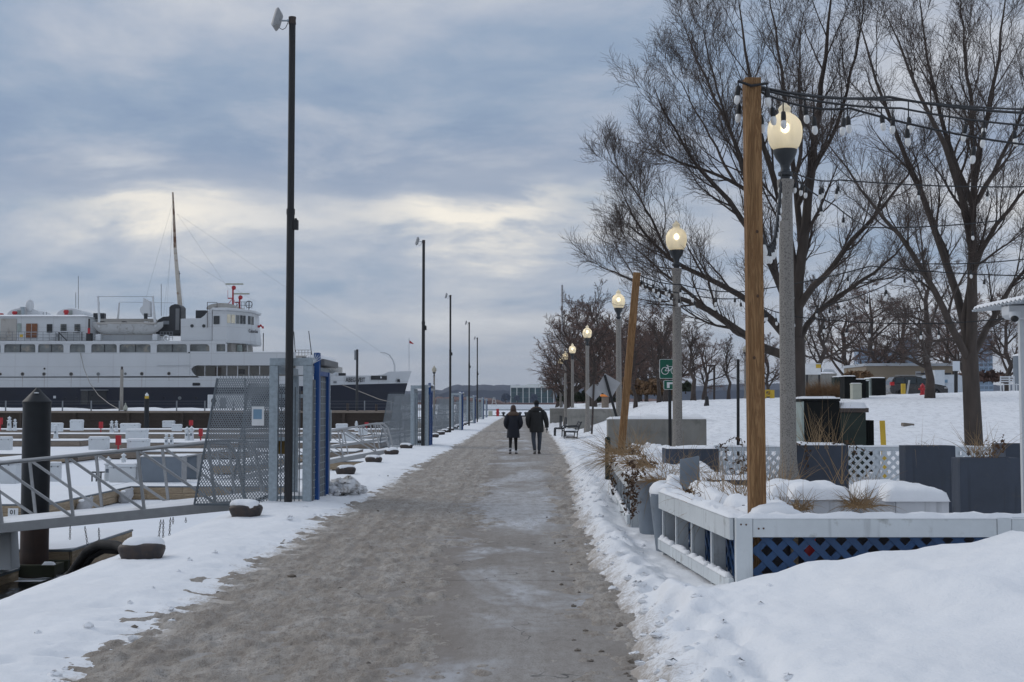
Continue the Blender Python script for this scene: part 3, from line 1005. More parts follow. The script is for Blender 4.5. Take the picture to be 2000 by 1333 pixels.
# ================================================================== LAKE
mb = MB()
mb.add([(-4000, -200, -1.5), (4000, -200, -1.5), (4000, 9000, -1.5), (-4000, 9000, -1.5)], [(0, 1, 2, 3)])
snow_mat('ice_snow', base=(0.84, 0.86, 0.89), bump=0.05, bs=1.2)
tag(mb.build('ice', 'ice_snow'), kind='structure')
mb = MB()
mb.prism([(-4.30, 4), (-4.30, 26), (-5.2, 30), (-6.4, 27), (-8.0, 25.5), (-8.4, 23), (-14, 22.5), (-18, 20), (-16, 10), (-10, 4)], -1.49, -1.485)
m_ = mat('water', (0.012, 0.014, 0.015), 0.12, var=0.3, col2=(0.10, 0.11, 0.12), c2=(0.55, 0.7), vs=1.0, bump=0.01, bs=4)
tag(mb.build('water', 'water'), kind='structure')
mat('breakwater', (0.10, 0.11, 0.125), 0.9, var=0.3, vs=0.1)
for (px0, px1, py, hgt, lab) in ((700, 1110, 802.0, 0.45, 'nearer long low dark breakwater line across the frozen harbour'), (860, 1100, 798.2, 0.6, 'farther low dark breakwater line close to the far shore')):
 mb = MB()
 p0 = gnd(px0, py, -1.5)
 p1 = gnd(px1, py, -1.5)
 mb.box(p0.x, p1.x, p0.y, p0.y + 25, -1.6, -1.5 + hgt)
 tag(mb.build('breakwater', 'breakwater'), lab, 'breakwater')
def ridge(name, px0, px1, Yd, base_py, tops, depth, m, seed, step):
 xs_ = np.arange(px0, px1 + .1, step)
 t = np.interp(xs_, [a for a, b in tops], [b for a, b in tops])
 t = t + fbm(xs_ * 0.09, xs_ * 0 + seed, seed, 5, 0.65) * 2.2
 mb = MB()
 front, back, b0, b1 = [], [], [], []
 for k, px in enumerate(xs_):
  p = at(px, t[k], Yd)
  q_ = at(px, base_py, Yd)
  front.append((p.x, Yd + depth * .3, p.z))
  b0.append((p.x, Yd, -2.0))
  back.append((p.x, Yd + depth, p.z * .85))
  b1.append((p.x, Yd + depth, -2.0))
 mid = [((f[0]), Yd + depth * 0.05, f[2] * 0.72) for f in front]
 n = len(front)
 vs_ = b0 + mid + front + back + b1
 fs_ = []
 for r_ in range(4):
  for k in range(n - 1):
   fs_.append((r_ * n + k, r_ * n + k + 1, (r_ + 1) * n + k + 1, (r_ + 1) * n + k))
 mb.add(vs_, fs_)
 o = mb.build(name, m, smooth=40)
 tag(o, kind='structure')
 return o
ridge('wooded_hills', 430, 2300, 2600, 797, [(430, 775), (780, 772), (820, 762), (860, 760), (885, 751), (1000, 751), (1100, 754), (1400, 752), (1480, 748), (1900, 752), (2300, 750)], 300, 'hills_haze_blue', 3, 2.0)
ridge('wooded_hills', -500, 900, 3600, 797, [(-500, 762), (300, 762), (500, 764), (700, 766), (800, 763), (900, 764)], 300, 'hills_haze_blue', 9, 2.0)
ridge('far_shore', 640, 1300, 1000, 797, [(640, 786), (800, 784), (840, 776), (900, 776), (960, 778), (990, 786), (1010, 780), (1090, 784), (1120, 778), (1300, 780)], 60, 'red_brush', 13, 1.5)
mb = MB()
p0, p1 = at(560, 796, 930), at(1340, 796, 930)
mb.box(p0.x, p1.x, 930, 1000, -1.6, at(900, 790.5, 930).z)
tag(mb.build('far_shore', 'snow_flat'), kind='structure')
# ================================================================== STREET LAMPS, POLES
LAMP_Z = 5.4
def make_lamp(label, loc, lit=True, base_h=0.0):
 """concrete column with an acorn globe; globe centre 5.4 m up"""
 t = thing('street_lamp', label, 'street lamp', loc, 0, 'acorn globe lamps along the path')
 mb = MB()
 prof = [(0.23, -0.5), (0.225, 0.05), (0.21, 0.35), (0.185, 0.52), (0.152, 0.68), (0.13, 0.78), (0.119, 0.9), (0.115, 1.2)]
 prof += [(0.115 - 0.018 * k / 6, 1.2 + 3.25 * k / 6) for k in range(1, 7)]
 prof += [(0.099, 4.60), (0.116, 4.68), (0.120, 4.72), (0.120, 4.76)]
 n = 8
 rings = []
 for r, z in prof:
  rings.append([(r * math.cos(2 * PI * (k + .5) / n), r * math.sin(2 * PI * (k + .5) / n), z) for k in range(n)])
 mb.loft(rings)
 col_ = mb.build('column', 'granite', t, bevel=0.012)
 mb = MB()
 mb.lathe([(0.06, 4.76), (0.065, 4.80), (0.10, 4.82), (0.10, 4.86), (0.07, 4.88), (0.06, 4.92), (0.075, 4.98), (0.13, 5.06), (0.155, 5.12), (0.165, 5.15), (0.165, 5.175)], 20)
 mb.build('fitter', 'lamp_iron', t, smooth=40)
 mb = MB()
 prof = [(0.15, 5.176), (0.192, 5.22), (0.22, 5.285), (0.236, 5.36), (0.24, 5.43), (0.235, 5.50), (0.217, 5.56), (0.185, 5.61), (0.14, 5.65), (0.095, 5.678), (0.078, 5.70), (0.084, 5.73), (0.09, 5.75), (0.078, 5.775), (0.05, 5.80), (0.035, 5.815), (0.03, 5.84), (0.004, 5.86)]
 mb.lathe(prof, 28)
 gl_ = mb.build('globe', 'globe', t, smooth=50)
 if lit:
  mb = MB()
  mb.ell((0, -.02, 5.48), 0.06, 0.06, 0.075, 14, 9)
  mb.build('bulb', 'lamp_glow', gl_)
 return t
lamp_pos = [((1533, 262), 17.6, 'nearest lit globe lamp on a speckled concrete column inside the patio'),
   ((1321, 470), 28.9, 'lit globe lamp right behind the green bicycle sign'),
   ((1208, 590), 46.2, 'lit globe lamp standing just left of the leaning wooden post'),
   ((1147, 652), 66.6, 'lit globe lamp beside the small grey diamond sign and bench'),
   ((1118, 684), 86.0, 'lit globe lamp fifth along the path, behind the bench'),
   ((1104, 697), 98.0, 'small lit globe lamp sixth along the path, by the low far wall'),
   ((1095, 706), 113.0, 'smallest lit globe lamp at the far end of the path row')]
lamp0 = None
for (px, py), Yd, lab in lamp_pos:
 p = at(px, py, Yd)
 loc = (p.x, Yd, p.z - LAMP_Z)
 if lamp0 is None:
  lamp0 = make_lamp(lab, loc)
 else:
  dup(lamp0, loc, 0, lab)
globe_mat('globe_unlit', (0.70, 0.66, 0.55))
for (px, py), Yd, lab in [((1571, 660), 107, 'unlit globe lamp on the hill behind the big left tree'),
       ((1455, 684), 128, 'small unlit globe lamp on the hill left of the wooden post'),
       ((848, 723), 134, 'unlit globe lamp beyond the gates on the harbour side')]:
 p = at(px, py, Yd)
 t = dup(lamp0, (p.x, Yd, p.z - LAMP_Z), 0, lab, 'unlit globe lamps far off')
 for ch in t.children:
  if ch.name.startswith('globe'):
   for b in list(ch.children):
    bpy.data.objects.remove(b)
   ch.data = ch.data.copy()
   ch.data.materials[0] = MATS['globe_unlit']
pf = at(848, 815, 134)
mb = MB()
mb.box(pf.x - 3, pf.x + 3, 132, 136, -1.6, at(848, 723, 134).z - LAMP_Z + .02)
o = mb.build('lamp_footing', 'concrete')
tag(o, 'low concrete footing under the far harbour lamp', 'footing')
def make_pole(label, loc, h=8.0):
 t = thing('floodlight_pole', label, 'light pole', loc, 0, 'black floodlight poles along the quay')
 mb = MB()
 mb.cyl((0, 0, -0.1), (0, 0, 4.75), 0.066, 0.064, 16)
 mb.cyl((0, 0, 4.75), (0, 0, 4.84), 0.070, 0.07, 16)
 mb.cyl((0, 0, 4.84), (0, 0, h), 0.056, 0.054, 16)
 mb.build('pole', 'pole_black', t, smooth=40)
 mb = MB()
 mb.cyl((0, 0, h - 0.11), (0, 0, h - 0.08), 0.062, None, 16)
 mb.cyl((0, 0, h - 0.02), (0, 0, h + 0.01), 0.062, None, 16)
 mb.cyl((0, 0, h - 0.08), (0, 0, h - 0.02), 0.058, None, 16)
 mb.build('top_bracket', 'iron_brown', t, smooth=40)
 mb = MB()
 mb.box(0.05, 0.125, -0.05, 0.05, 4.50, 4.66)
 mb.cyl((0.085, 0, 4.66), (0.085, 0, 4.69), 0.02)
 mb.build('junction_box', 'pole_black', t, bevel=0.008)
 mb = MB()
 mb.cyl((-0.05, 0, h - 0.05), (-0.17, 0, h - 0.05), 0.014)
 mb.cyl((-0.05, 0, h - 0.05), (-0.08, 0, h - 0.05), 0.024)
 mb.build('arm', 'galv', t, smooth=40)
 mb = MB()
 rings = []
 for (dx, sc) in ((-0.055, .82), (-0.02, 1.0), (0.0, 1.0), (0.02, .86), (0.05, .6)):
  rings.append([(dx, -0.15 * sc, -0.16 * sc), (dx, 0.15 * sc, -0.16 * sc), (dx, 0.15 * sc, 0.16 * sc), (dx, -0.15 * sc, 0.16 * sc)])
 mb.loft(rings)
 f = mb.build('floodlight', 'alum', t, bevel=0.008)
 f.location = (-0.24, 0, h - 0.03)
 f.rotation_euler = (0, R(16), 0)
 mb = MB()
 mb.tube([(-0.21, 0, h - 0.17), (-0.16, 0, h - 0.20), (-0.11, 0, h - 0.17), (-0.07, 0, h - 0.08)], 0.006, 6)
 mb.build('cable', 'cord_black', t, smooth=60)
 return t
pole0 = None
for px, Yd, top, lab in [(563.5, 20.7, 35, 'nearest and tallest black floodlight pole beside the first gate'),
       (826, 49.5, 470, 'second black floodlight pole in front of the second gate'),
       (879, 74, 577, 'third black floodlight pole left of the third gate'),
       (916, 98, 630, 'fourth black floodlight pole along the quay'),
       (932, 120, 660, 'farthest thin black floodlight pole along the quay')]:
 base = at(px, 900, Yd)
 tz = at(px, top, Yd).z
 if pole0 is None:
  pole0 = make_pole(lab, (base.x, Yd, 0), h=tz)
  h0 = tz
 else:
  dup(pole0, (base.x, Yd, tz - h0), 0, lab)
# ================================================================== BOLLARDS on the quay
mb = MB()
n = 28
def boll_ring(rx, ry, z, sq=0.0):
 pts = []
 for k in range(n):
  a = 2 * PI * k / n
  ca, sa = math.cos(a), math.sin(a)
  e = 0.75
  pts.append((rx * math.copysign(abs(ca) ** e, ca), ry * math.copysign(abs(sa) ** e, sa), z))
 return pts
mb.loft([boll_ring(.20, .15, -0.08), boll_ring(.195, .15, 0.0), boll_ring(.20, .155, .06), boll_ring(.222, .17, .11), boll_ring(.235, .18, .15),
   boll_ring(.235, .18, .175), boll_ring(.215, .165, .205), boll_ring(.16, .12, .222), boll_ring(.05, .04, .226)])
boll_me = None
snow_me = None
r2 = random.Random(3)
bl_y = [13.3, 18.4, 23.9, 29.5, 35.3, 40.9, 46.4, 51.9, 57.5, 63.0, 68.5, 74, 79.5, 85, 90.5, 96, 101.5, 107]
names_b = {13.3: 'nearest brown iron bollard with a snow cap by the black hose', 18.4: 'brown snow-capped bollard at the foot of the first gangway',
   23.9: 'brown bollard hidden behind the first blue gate', 29.5: 'snow-capped bollard just right of the first blue gate',
   35.3: 'snow-capped bollard at the top of the second gangway, nearer of the pair', 40.9: 'snow-capped bollard level with the end of the second gangway',
   46.4: 'snow-capped bollard just before the second gate', 51.9: 'snow-capped bollard just past the second gate post'}
for yb, lb in zip(bl_y[8:], ['second bollard past the second gate post', 'third bollard past the second gate, half way to the third pole', 'bollard just before the third floodlight pole', 'small bollard beside the third floodlight pole', 'small bollard between the third pole and third gate', 'small bollard just past the third gate post', 'second small bollard past the third gate', 'small bollard just before the fourth floodlight pole', 'small bollard beside the fourth floodlight pole', 'farthest tiny bollard before the fourth gate']):
 names_b[yb] = lb + ', snow on top'
for k, yb in enumerate(bl_y):
 if yb == 23.9:
  continue
 t = thing('bollard', names_b[yb], 'bollard',
    (-3.82 + 0.02 * math.sin(k * 2.1), yb, 0.015), r2.uniform(-.15, .15), 'snow-capped iron bollards along the quay')
 if boll_me is None:
  ob = mb.build('body', 'iron_brown', t, smooth=60)
  boll_me = ob.data
  sm = MB()
  rings = []
  for (s, z) in ((.96, .19), (.97, .206), (.94, .23), (.84, .256), (.62, .276), (.3, .284), (0.02, .285)):
   ring = []
   for kk in range(n):
    a = 2 * PI * kk / n
    ca, sa = math.cos(a), math.sin(a)
    w = 1 + (0.10 * math.sin(3 * a + 1) + .05 * math.sin(7 * a)) * (1 if s > .5 else 0.3)
    dz = (0.022 * math.sin(2 * a + .6) - 0.012) * s - (0.018 if sa < 0 else 0) * s
    ring.append((.205 * s * w * math.copysign(abs(ca) ** .8, ca), .16 * s * w * math.copysign(abs(sa) ** .8, sa), z + dz))
   rings.append(ring)
  sm.loft(rings)
  so = sm.build('snow_cap', 'snow', t, smooth=60)
  snow_me = so.data
 else:
  for nm, me_ in (('body', boll_me), ('snow_cap', snow_me)):
   ob = bpy.data.objects.new(nm, me_)
   COL.objects.link(ob)
   ob.parent = t
   if nm == 'snow_cap':
    ob.rotation_euler = (0, 0, r2.choice([0, 3.0, .25]))
    ob.scale = (1, 1, r2.uniform(.95, 1.05))
# ================================================================== GATES
def expanded_mesh(corners, cw, ch, sw, th=0.004):
 """expanded-metal sheet inside a planar quad (x, z corners: bl, br, tr, tl) as zigzag strips at y=0"""
 bl, br, tr, tl = [Vector((c[0], 0, c[1])) for c in corners]
 H = (tl - bl).length
 W = max((br - bl).length, (tr - tl).length)
 nr = int(H / ch)
 nc = int(W / cw)
 mb = MB()
 def pt(u, v):
  a = bl.lerp(br, u)
  b = tl.lerp(tr, u)
  return a.lerp(b, v)
 for j in range(nr):
  v0, v1 = j / nr, (j + 1) / nr
  for i in range(nc):
   u0, u1, um = i / nc, (i + 1) / nc, (i + .5) / nc
   if j % 2:
    pairs = ((u0, um), (u1, um))
   else:
    pairs = ((um, u0), (um, u1))
   for ua, ub in pairs:
    a, b = pt(ua, v0), pt(ub, v1)
    o = sw / 2
    mb.add([(a.x - o, 0, a.z), (a.x + o, 0, a.z), (b.x + o, th, b.z), (b.x - o, th, b.z)], [(0, 1, 2, 3)])
 return mb
def make_gate(label, loc):
 t = thing('marina_gate', label, 'gate', loc, 0, 'galvanised gangway gates along the quay')
 H = 2.27
 for (x, y, z1, nm) in ((-0.62, 0, H, 'post'), (-0.07, 0, H, 'post'), (-0.62, 1.95, H - .12, 'post'), (-0.07, 2.05, H - .12, 'post')):
  mb = MB()
  mb.box(x - .07, x + .07, y - .06, y + .06, -0.05, z1)
  mb.build(nm, 'galv', t, bevel=0.006)
 mb = MB()
 mb.box(-0.69, 0.0, -0.05, 0.05, H + .003, H + .13)
 mb.box(-0.68, -0.56, 0.05, 2.0, H - .115, H + .01)
 mb.box(-0.13, -0.01, 0.07, 2.1, H - .115, H + .01)
 mb.build('top_beam', 'galv', t, bevel=0.006)
 for k in range(5):
  x = -0.50 + k * 0.075
  mb = MB()
  mb.box(x - .008, x + .008, -0.008, 0.008, 0.06, 1.93)
  mb.build('picket', 'galv_dark', t)
 for z in (0.1, 1.05, 1.75):
  mb = MB()
  mb.box(-0.55, -0.14, 0.010, 0.035, z, z + .06)
  mb.build('cross_rail', 'galv', t)
 for (y, w, z1) in ((0.28, 0.16, 2.50), (1.40, 0.13, 2.20)):
  mb = MB()
  mb.box(-0.02, 0.07, y, y + w, 0.0, z1)
  mb.build('blue_post', 'gate_blue', t, bevel=0.005)
 for (y0, y1, z1) in ((0.07, 0.275, 2.05), (0.45, 1.39, 2.12), (1.54, 1.98, 2.10)):
  mb = MB()
  mb.box(-0.015, 0.012, y0, y1, 0.06, z1)
  pn = mb.build('infill_panel', 'panel_grey', t)
  mb = MB()
  z = 0.15
  while z < z1 - .03:
   mb.box(0.0125, 0.022, y0 + .004, y1 - .004, z, z + .012)
   z += 0.125
  yy = y0 + .1
  while yy < y1:
   mb.box(0.0225, 0.027, yy, yy + .008, 0.08, z1 - .02)
   yy += 0.2
  tag(mb.build('wire_grid', 'galv', pn), kind='stuff')
 mb = MB()
 mb.box(-0.018, 0.06, 0.45, 1.39, 2.125, 2.20)
 mb.build('door_head', 'gate_blue', t)
 mb = MB()
 mb.extr([(-0.25, 2.30), (0.13, 2.30), (0.13, 2.40), (-0.25, 2.44)], 0.46, 2.15)
 mb.build('canopy', 'panel_grey', t, bevel=0.006)
 sc = snowcap(-0.2, 0.10, 0.55, 2.1, 2.41, 0.06, 3)
 sc.build('snow_cap', 'snow', t, smooth=60)
 mb = MB()
 mb.box(0.03, 0.05, 1.60, 1.64, 0.95, 1.15)
 mb.cyl((0.06, 1.70, 1.0), (0.06, 1.70, 1.55), 0.02)
 mb.build('door_handle', 'galv', t)
 mb = MB()
 r3 = random.Random(2)
 for c in ((-0.02, 0.18, 2.32), (0.03, 2.1, 2.2)):
  for k in range(9):
   a = -1.1 + 2.2 * k / 8
   mb.tube([c, (c[0] + .17 * math.sin(a), c[1] + r3.uniform(-.05, .05), c[2] + .17 * math.cos(a))], [0.009, 0.004], 5)
 tag(mb.build('spike_fan', 'white_plastic', t), kind='stuff')
 for (y, x0t, x0b, x1, zt, zb) in ((0.0, -1.55, -1.90, -0.70, 2.07, 0.02), (2.3, -1.5, -1.8, -0.70, 2.02, 0.02)):
  mb = expanded_mesh([(x0b, zb), (x1, zb), (x1, zt), (x0t, zt)], 0.050, 0.034, 0.017)
  w = mb.build('wing_mesh', 'mesh_grey', t)
  w.location = (0, y, 0)
  tag(w, kind='stuff')
  mb = MB()
  mb.bar((x0b, 0, zb), (x0t, 0, zt), .03, .03)
  mb.bar((x0b, 0.002, zb), (x1, 0.002, zb), .03, .03)
  for q in (.5,):
   mb.bar((x0b + (x0t - x0b) * q, .02, zb + (zt - zb) * q), (x1, .02, zb + (zt - zb) * q), .02, .03)
  mb.bar((x1 - .4, 0.02, zb), (x1 - .4, 0.02, zt), .03, .03)
  wf = mb.build('wing_frame', 'galv_dark', t)
  wf.location = (0, y, 0)
 mb = MB()
 for k in range(16):
  x = -1.5 + k * 0.05
  mb.tube([(x, 0, 2.07), (x + r3.uniform(-.02, .02), 0, 2.14)], [0.006, 0.002], 4)
 tag(mb.build('top_spikes', 'galv_dark', t), kind='stuff')
 return t
gate0 = None
for (px, Yd, lab) in [(609, 20.9, 'nearest galvanised gate with blue door posts and mesh wings beside the tall pole'),
      (835, 49.7, 'second galvanised gate with a blue post beside the second pole'),
      (900, 81, 'third galvanised gate along the quay, right of the third pole'),
      (926, 111, 'fourth small galvanised gate along the quay'),
      (943, 143, 'fifth tiny galvanised gate along the quay'),
      (950, 165, 'farthest tiny galvanised gate near the quay end')]:
 x = at(px, 850, Yd).x
 if gate0 is None:
  gate0 = make_gate(lab, (-3.26, Yd, 0.02))
 else:
  dup(gate0, (x + 0.03, Yd, 0.02), 0, lab)
t = thing('notice_sign', 'pale blue and white notice sign hung on the near gate mesh', 'sign', tuple(at(504, 813, 20.86)))
mb = MB()
mb.box(-.10, .10, -.012, 0.0, -.155, .155)
mb.build('plate', 'text_white', t)
mb = MB()
mb.box(-.075, .065, -.016, -.0125, -.05, .11)
mb.build('blue_print', 'tile_blue', t)
t = thing('lock_box', 'worn mustard yellow board strapped behind the first gate post', 'board', tuple(at(546, 874, 20.98)))
mb = MB()
mb.box(-.13, .10, 0, .02, -.11, .12)
mat('mustard', (0.20, 0.125, 0.03), 0.7, var=0.3)
mb.build('board', 'mustard', t)
# ================================================================== GANGWAYS
def make_gangway(label, loc, slope, L=9.0):
 t = thing('gangway', label, 'gangway', loc, 0, 'aluminium gangways down to the docks')
 t.rotation_euler = (0, slope, 0)
 W = 1.5
 nb = int(L / 1.18)
 for side, y in (('near', 0.0), ('far', W)):
  mb = MB()
  mb.box(-L, 0.1, y - .03, y + .03, -0.09, 0.07)
  mb.build('bottom_beam', 'alum', t, bevel=0.006)
  mb = MB()
  mb.tube([(-L, y, 1.06), (-0.5, y, 1.06), (-0.25, y, 1.0), (-0.12, y, .8), (-0.05, y, 0.0)], 0.033, 10)
  mb.build('handrail', 'alum', t, smooth=50)
  for k in range(nb + 1):
   x = -0.55 - k * 1.18
   if x < -L + .05:
    break
   mb = MB()
   mb.bar((x - .03, y, 1.04), (x, y, 0.06), .045, .045, (0, 1, 0))
   mb.build('upright', 'alum', t)
   if x - 1.18 > -L:
    mb = MB()
    mb.bar((x - 1.18 + .02, y, 1.02), (x - .03, y, 0.08), .04, .045, (0, 1, 0))
    mb.build('brace', 'alum', t)
 mb = MB()
 mb.box(-L, 0.05, 0.031, W - .031, -0.06, -0.02)
 mb.build('deck', 'galv_dark', t)
 sc = snowcap(-L, 0.1, -0.025, W + .025, 0.055, 0.05, 4, res=.09, over=0.0)
 sc.build('snow_cap', 'snow', t, smooth=60)
 return t
gw0 = make_gangway('near grey aluminium gangway with diagonal railings sloping down past the steel pile', (-4.36, 21.3, 0.03), R(5.6))
gw0.rotation_euler = (0, -R(5.6), 0)
for (Yd, lab, sl) in [(45.9, 'second gangway with crossed railings leading to the second gate', 10.0),
      (81.4, 'third gangway behind the third gate', 8.0), (111.4, 'fourth gangway behind the fourth gate', 8.0),
      (143.4, 'farthest gangway behind the fifth gate', 8.0)]:
 d = dup(gw0, (-4.32, Yd, 0.03), None, lab)
 d.rotation_euler = (0, -R(sl), 0)
def chain_mb(L, sway=0.0, n=None):
 mb = MB()
 n = n or int(L / .036)
 for k in range(n):
  z = -k * .036
  x = sway * k
  w, h = .014, .024
  pts = []
  for q in range(9):
   a = 2 * PI * q / 8
   px, pz = w * math.cos(a), h * math.sin(a)
   pts.append((x + px, 0, z + pz) if k % 2 else (x, px, z + pz))
  mb.tube(pts, 0.0045, 4, cap=False)
 return mb
mat('chain_iron', (0.045, 0.035, 0.03), 0.6, metal=0.3, var=0.3)
for (px, py, L, sw, lab) in [(137, 1030, .22, 0, 'short rusty chain hanging leftmost under the gangway'), (166, 1031, .30, .006, 'rusty chain hanging second from left under the gangway'),
        (193, 1034, .26, .002, 'rusty chain hanging under the gangway above the black hose'),
        (314, 1018, .36, -.004, 'longest rusty chain under the gangway, right of the hose'),
        (319, 1018, .34, 0, 'rusty chain close beside the longest one'), (333, 1014, .30, -.002, 'rusty chain left of the small hook'),
        (338, 1013, .14, 0, 'short chain with a hook at its end'), (363, 1014, .10, 0, 'tiny rightmost chain hook under the gangway')]:
 mb = chain_mb(L, sw)
 p = at(px, py, 21.26)
 o = mb.build('chain', 'chain_iron', None, smooth=60)
 o.location = p
 tag(o, lab, 'chain', 'rusty chains hanging under the gangway')
mb = MB()
hp = [(285, 1084, 13.9), (262, 1079, 14.2), (225, 1066, 14.6), (195, 1064, 15.0), (172, 1076, 15.4), (155, 1098, 15.9), (138, 1122, 16.4), (110, 1142, 17.0), (70, 1160, 17.6), (20, 1190, 18.2)]
pts = [at(*q) for q in hp]
mb.tube(pts, [0.058] * len(pts), 14)
o = mb.build('hose', 'rubber', None, smooth=60)
tag(o, 'thick black hose arching over the quay edge behind the near bollard', 'hose')
mb = MB()
pts = [at(q[0] + 8, q[1] + 9, q[2] + .1) for q in hp[2:-1]]
mb.tube(pts, 0.05, 12)
o = mb.build('hose', 'rubber', None, smooth=60)
tag(o, 'thinner black hose bundled under the thick one', 'hose')
# ================================================================== PILE, DOCKS
pl = at(68.5, 1000, 23.75)
t = thing('mooring_pile', 'big dark steel mooring pile with a cone cap behind the near gangway', 'mooring pile', (pl.x, 23.75, -1.5))
topz = at(68, 786, 23.75).z + 1.5
capz = at(68, 757, 23.75).z + 1.5
mb = MB()
mb.cyl((0, 0, 1.15), (0, 0, topz), 0.25, None, 36)
mb.build('shaft', 'pile_steel', t, smooth=40)
mb = MB()
mb.cyl((0, 0, -1.0), (0, 0, 1.15), 0.251, None, 36)
mb.build('rusty_foot', 'pile_rust', t, smooth=40)
mb = MB()
mb.lathe([(0.262, topz - .02), (0.262, topz + .012), (0.01, capz)], 36)
mb.build('cone_cap', 'pile_steel', t, smooth=30)
mb = MB()
mb.ell((0.03, -0.12, topz + .17), .05, .02, .012, 10, 6)
mb.build('snow_patch', 'snow', t, smooth=60)
t = thing('pile_guide', 'mossy timber pile guide clamped round the foot of the steel pile', 'pile guide', (pl.x, 23.75, -1.36))
for (a, b, c, d) in ((-.46, .52, -.42, -.30), (-.46, .52, .30, .42)):
 mb = MB()
 mb.box(a, b, c, d, -.10, .12)
 mb.build('beam', 'moss_timber', t, bevel=.01)
for (a, b) in ((-.44, -.30), (.32, .46)):
 mb = MB()
 mb.box(a, b, -.29, .29, -.09, .10)
 mb.build('beam', 'moss_timber', t, bevel=.01)
mb = snowcap(.30, .5, -.41, -.31, .125, .05, 3)
mb.build('snow_cap', 'snow', t, smooth=60)
def dock(label, x0, x1, y0, y1, ztop=-1.06, fh=0.36, wood_m='dock_wood', rows=2, bl=2.4, sides='fr', seed=0, poly=None):
 """floating dock: planked fascia boards, deck, floats underneath, snow on top"""
 t = thing('floating_dock', label, 'dock', ((x0 + x1) / 2, y0, ztop), 0, 'snow-covered floating docks')
 cx = (x0 + x1) / 2
 W, D = (x1 - x0), (y1 - y0)
 r_ = random.Random(seed)
 bh = fh / rows
 runs = []
 if 'f' in sides:
  runs.append((Vector((-W / 2, 0, 0)), Vector((W / 2, 0, 0)), Vector((0, -1, 0))))
 if 'r' in sides:
  runs.append((Vector((W / 2, 0, 0)), Vector((W / 2, D, 0)), Vector((1, 0, 0))))
 if 'l' in sides:
  runs.append((Vector((-W / 2, D, 0)), Vector((-W / 2, 0, 0)), Vector((-1, 0, 0))))
 for a, b, nrm in runs:
  L = (b - a).length
  for row in range(rows):
   s = -r_.uniform(0, bl * .8) if row else 0.0
   while s < L:
    e = min(L, s + bl)
    s0 = max(0, s)
    if e - s0 > .05:
     p, q = a.lerp(b, (s0 + .004) / L), a.lerp(b, (e - .004) / L)
     off = nrm * (0.02 + r_.uniform(0, .006))
     zc = -0.03 - bh * (row + .5)
     length = (q - p).length
     m_ = MB()
     m_.box(-length / 2, length / 2, -.02, .02, -bh / 2 + .004, bh / 2 - .004)
     o = m_.build('fascia_board', wood_m, t)
     o.location = (p + q) / 2 + off + Vector((0, 0, zc))
     o.rotation_euler = (0, 0, math.atan2((q - p).y, (q - p).x))
    s += bl
 mb = MB()
 mb.box(-W / 2 - .05, W / 2 + .05, -.05, D + .05, -0.028, 0.012)
 mb.build('deck_edge', 'galv_dark', t)
 mb = MB()
 x = -W / 2 + .3
 while x < W / 2 - .5:
  mb.box(x, min(x + 1.6, W / 2 - .1), .15, D - .1, -0.46, -0.03)
  x += 2.2
 mb.build('float', 'rubber', t)
 sc = snowcap(-W / 2, W / 2, 0, D, 0.013, 0.055, seed, res=max(.12, D / 12), over=0.03, edge=.08)
 sc.build('snow_cap', 'snow', t, smooth=60)
 return t
DOCK_Z = -1.06
def dpt(px, py, z=DOCK_Z + .06):
 return gnd(px, py, z)
dock('near wooden dock beside the steel pile, its plank side facing the quay', -13.0, -8.30, 24.2, 28.0, seed=1, sides='fr', rows=2, fh=.38)
dock('low dock corner at the left edge holding a white pedestal', -13.0, -8.95, 22.2, 23.3, ztop=-1.30, seed=2, rows=1, fh=.22)
dA = dock('long wooden dock carrying the grey cabinets behind the near gangway', -13.4, -5.4, 43.0, 46.6, seed=3, rows=2, fh=.40, sides='fl')
dB = dock('dock finger with the number 01 on its plank end', -17.5, -12.75, 35.2, 42.9, seed=4, rows=2, fh=.38, sides='fr')
dock('second long dock across the harbour, left part', -46, -24.2, 71.5, 75, seed=5, rows=1, fh=.36, wood_m='dock_wood_grey')
dock('second long dock across the harbour, behind the grey cabinets', -24.1, -9.2, 75, 79, seed=6, rows=1, fh=.36, wood_m='dock_wood_grey')
dock('dock with two white boxes, third from the gangway at left', -60, -33, 98, 102, seed=7, rows=1, fh=.40, wood_m='dock_wood_grey', bl=3.6)
dock('third dock from the gangway, right part with tan planks', -30.5, -9.5, 93, 98, seed=8, rows=1, fh=.40, wood_m='dock_wood_grey', bl=3.6)
dock('fourth dock from the gangway with the lighthouse pedestals', -60, -12, 121, 125, seed=9, rows=1, fh=.50, wood_m='dock_wood_grey', bl=3.6)
dock('farthest floating dock just before the pier', -75, -12, 143, 148, seed=10, rows=1, fh=.50, wood_m='dock_wood_grey', bl=5)
dock('short angled finger dock in front of the second long dock', -26.6, -24.4, 64, 71.3, seed=11, rows=1, fh=.34, wood_m='dock_wood', sides='fr')
dock('short finger dock right of the grey cabinets', -13.6, -11.6, 58, 74.8, seed=12, rows=1, fh=.34, wood_m='dock_wood', sides='fr')
dock('dock end seen through the second gangway', -9.0, -5.6, 62, 66, seed=13, rows=1, fh=.36, wood_m='dock_wood')
p = at(26, 980, 35.1)
t = thing('number_plate', 'white plate with number 01 on the dock finger end', 'plate', (-15.0 - .0, 35.155, -1.27))
t.location.x = at(26, 980, 35.15).x
mb = MB()
mb.box(-.14, .14, -.012, 0, -.11, .11)
mb.build('plate', 'text_white', t)
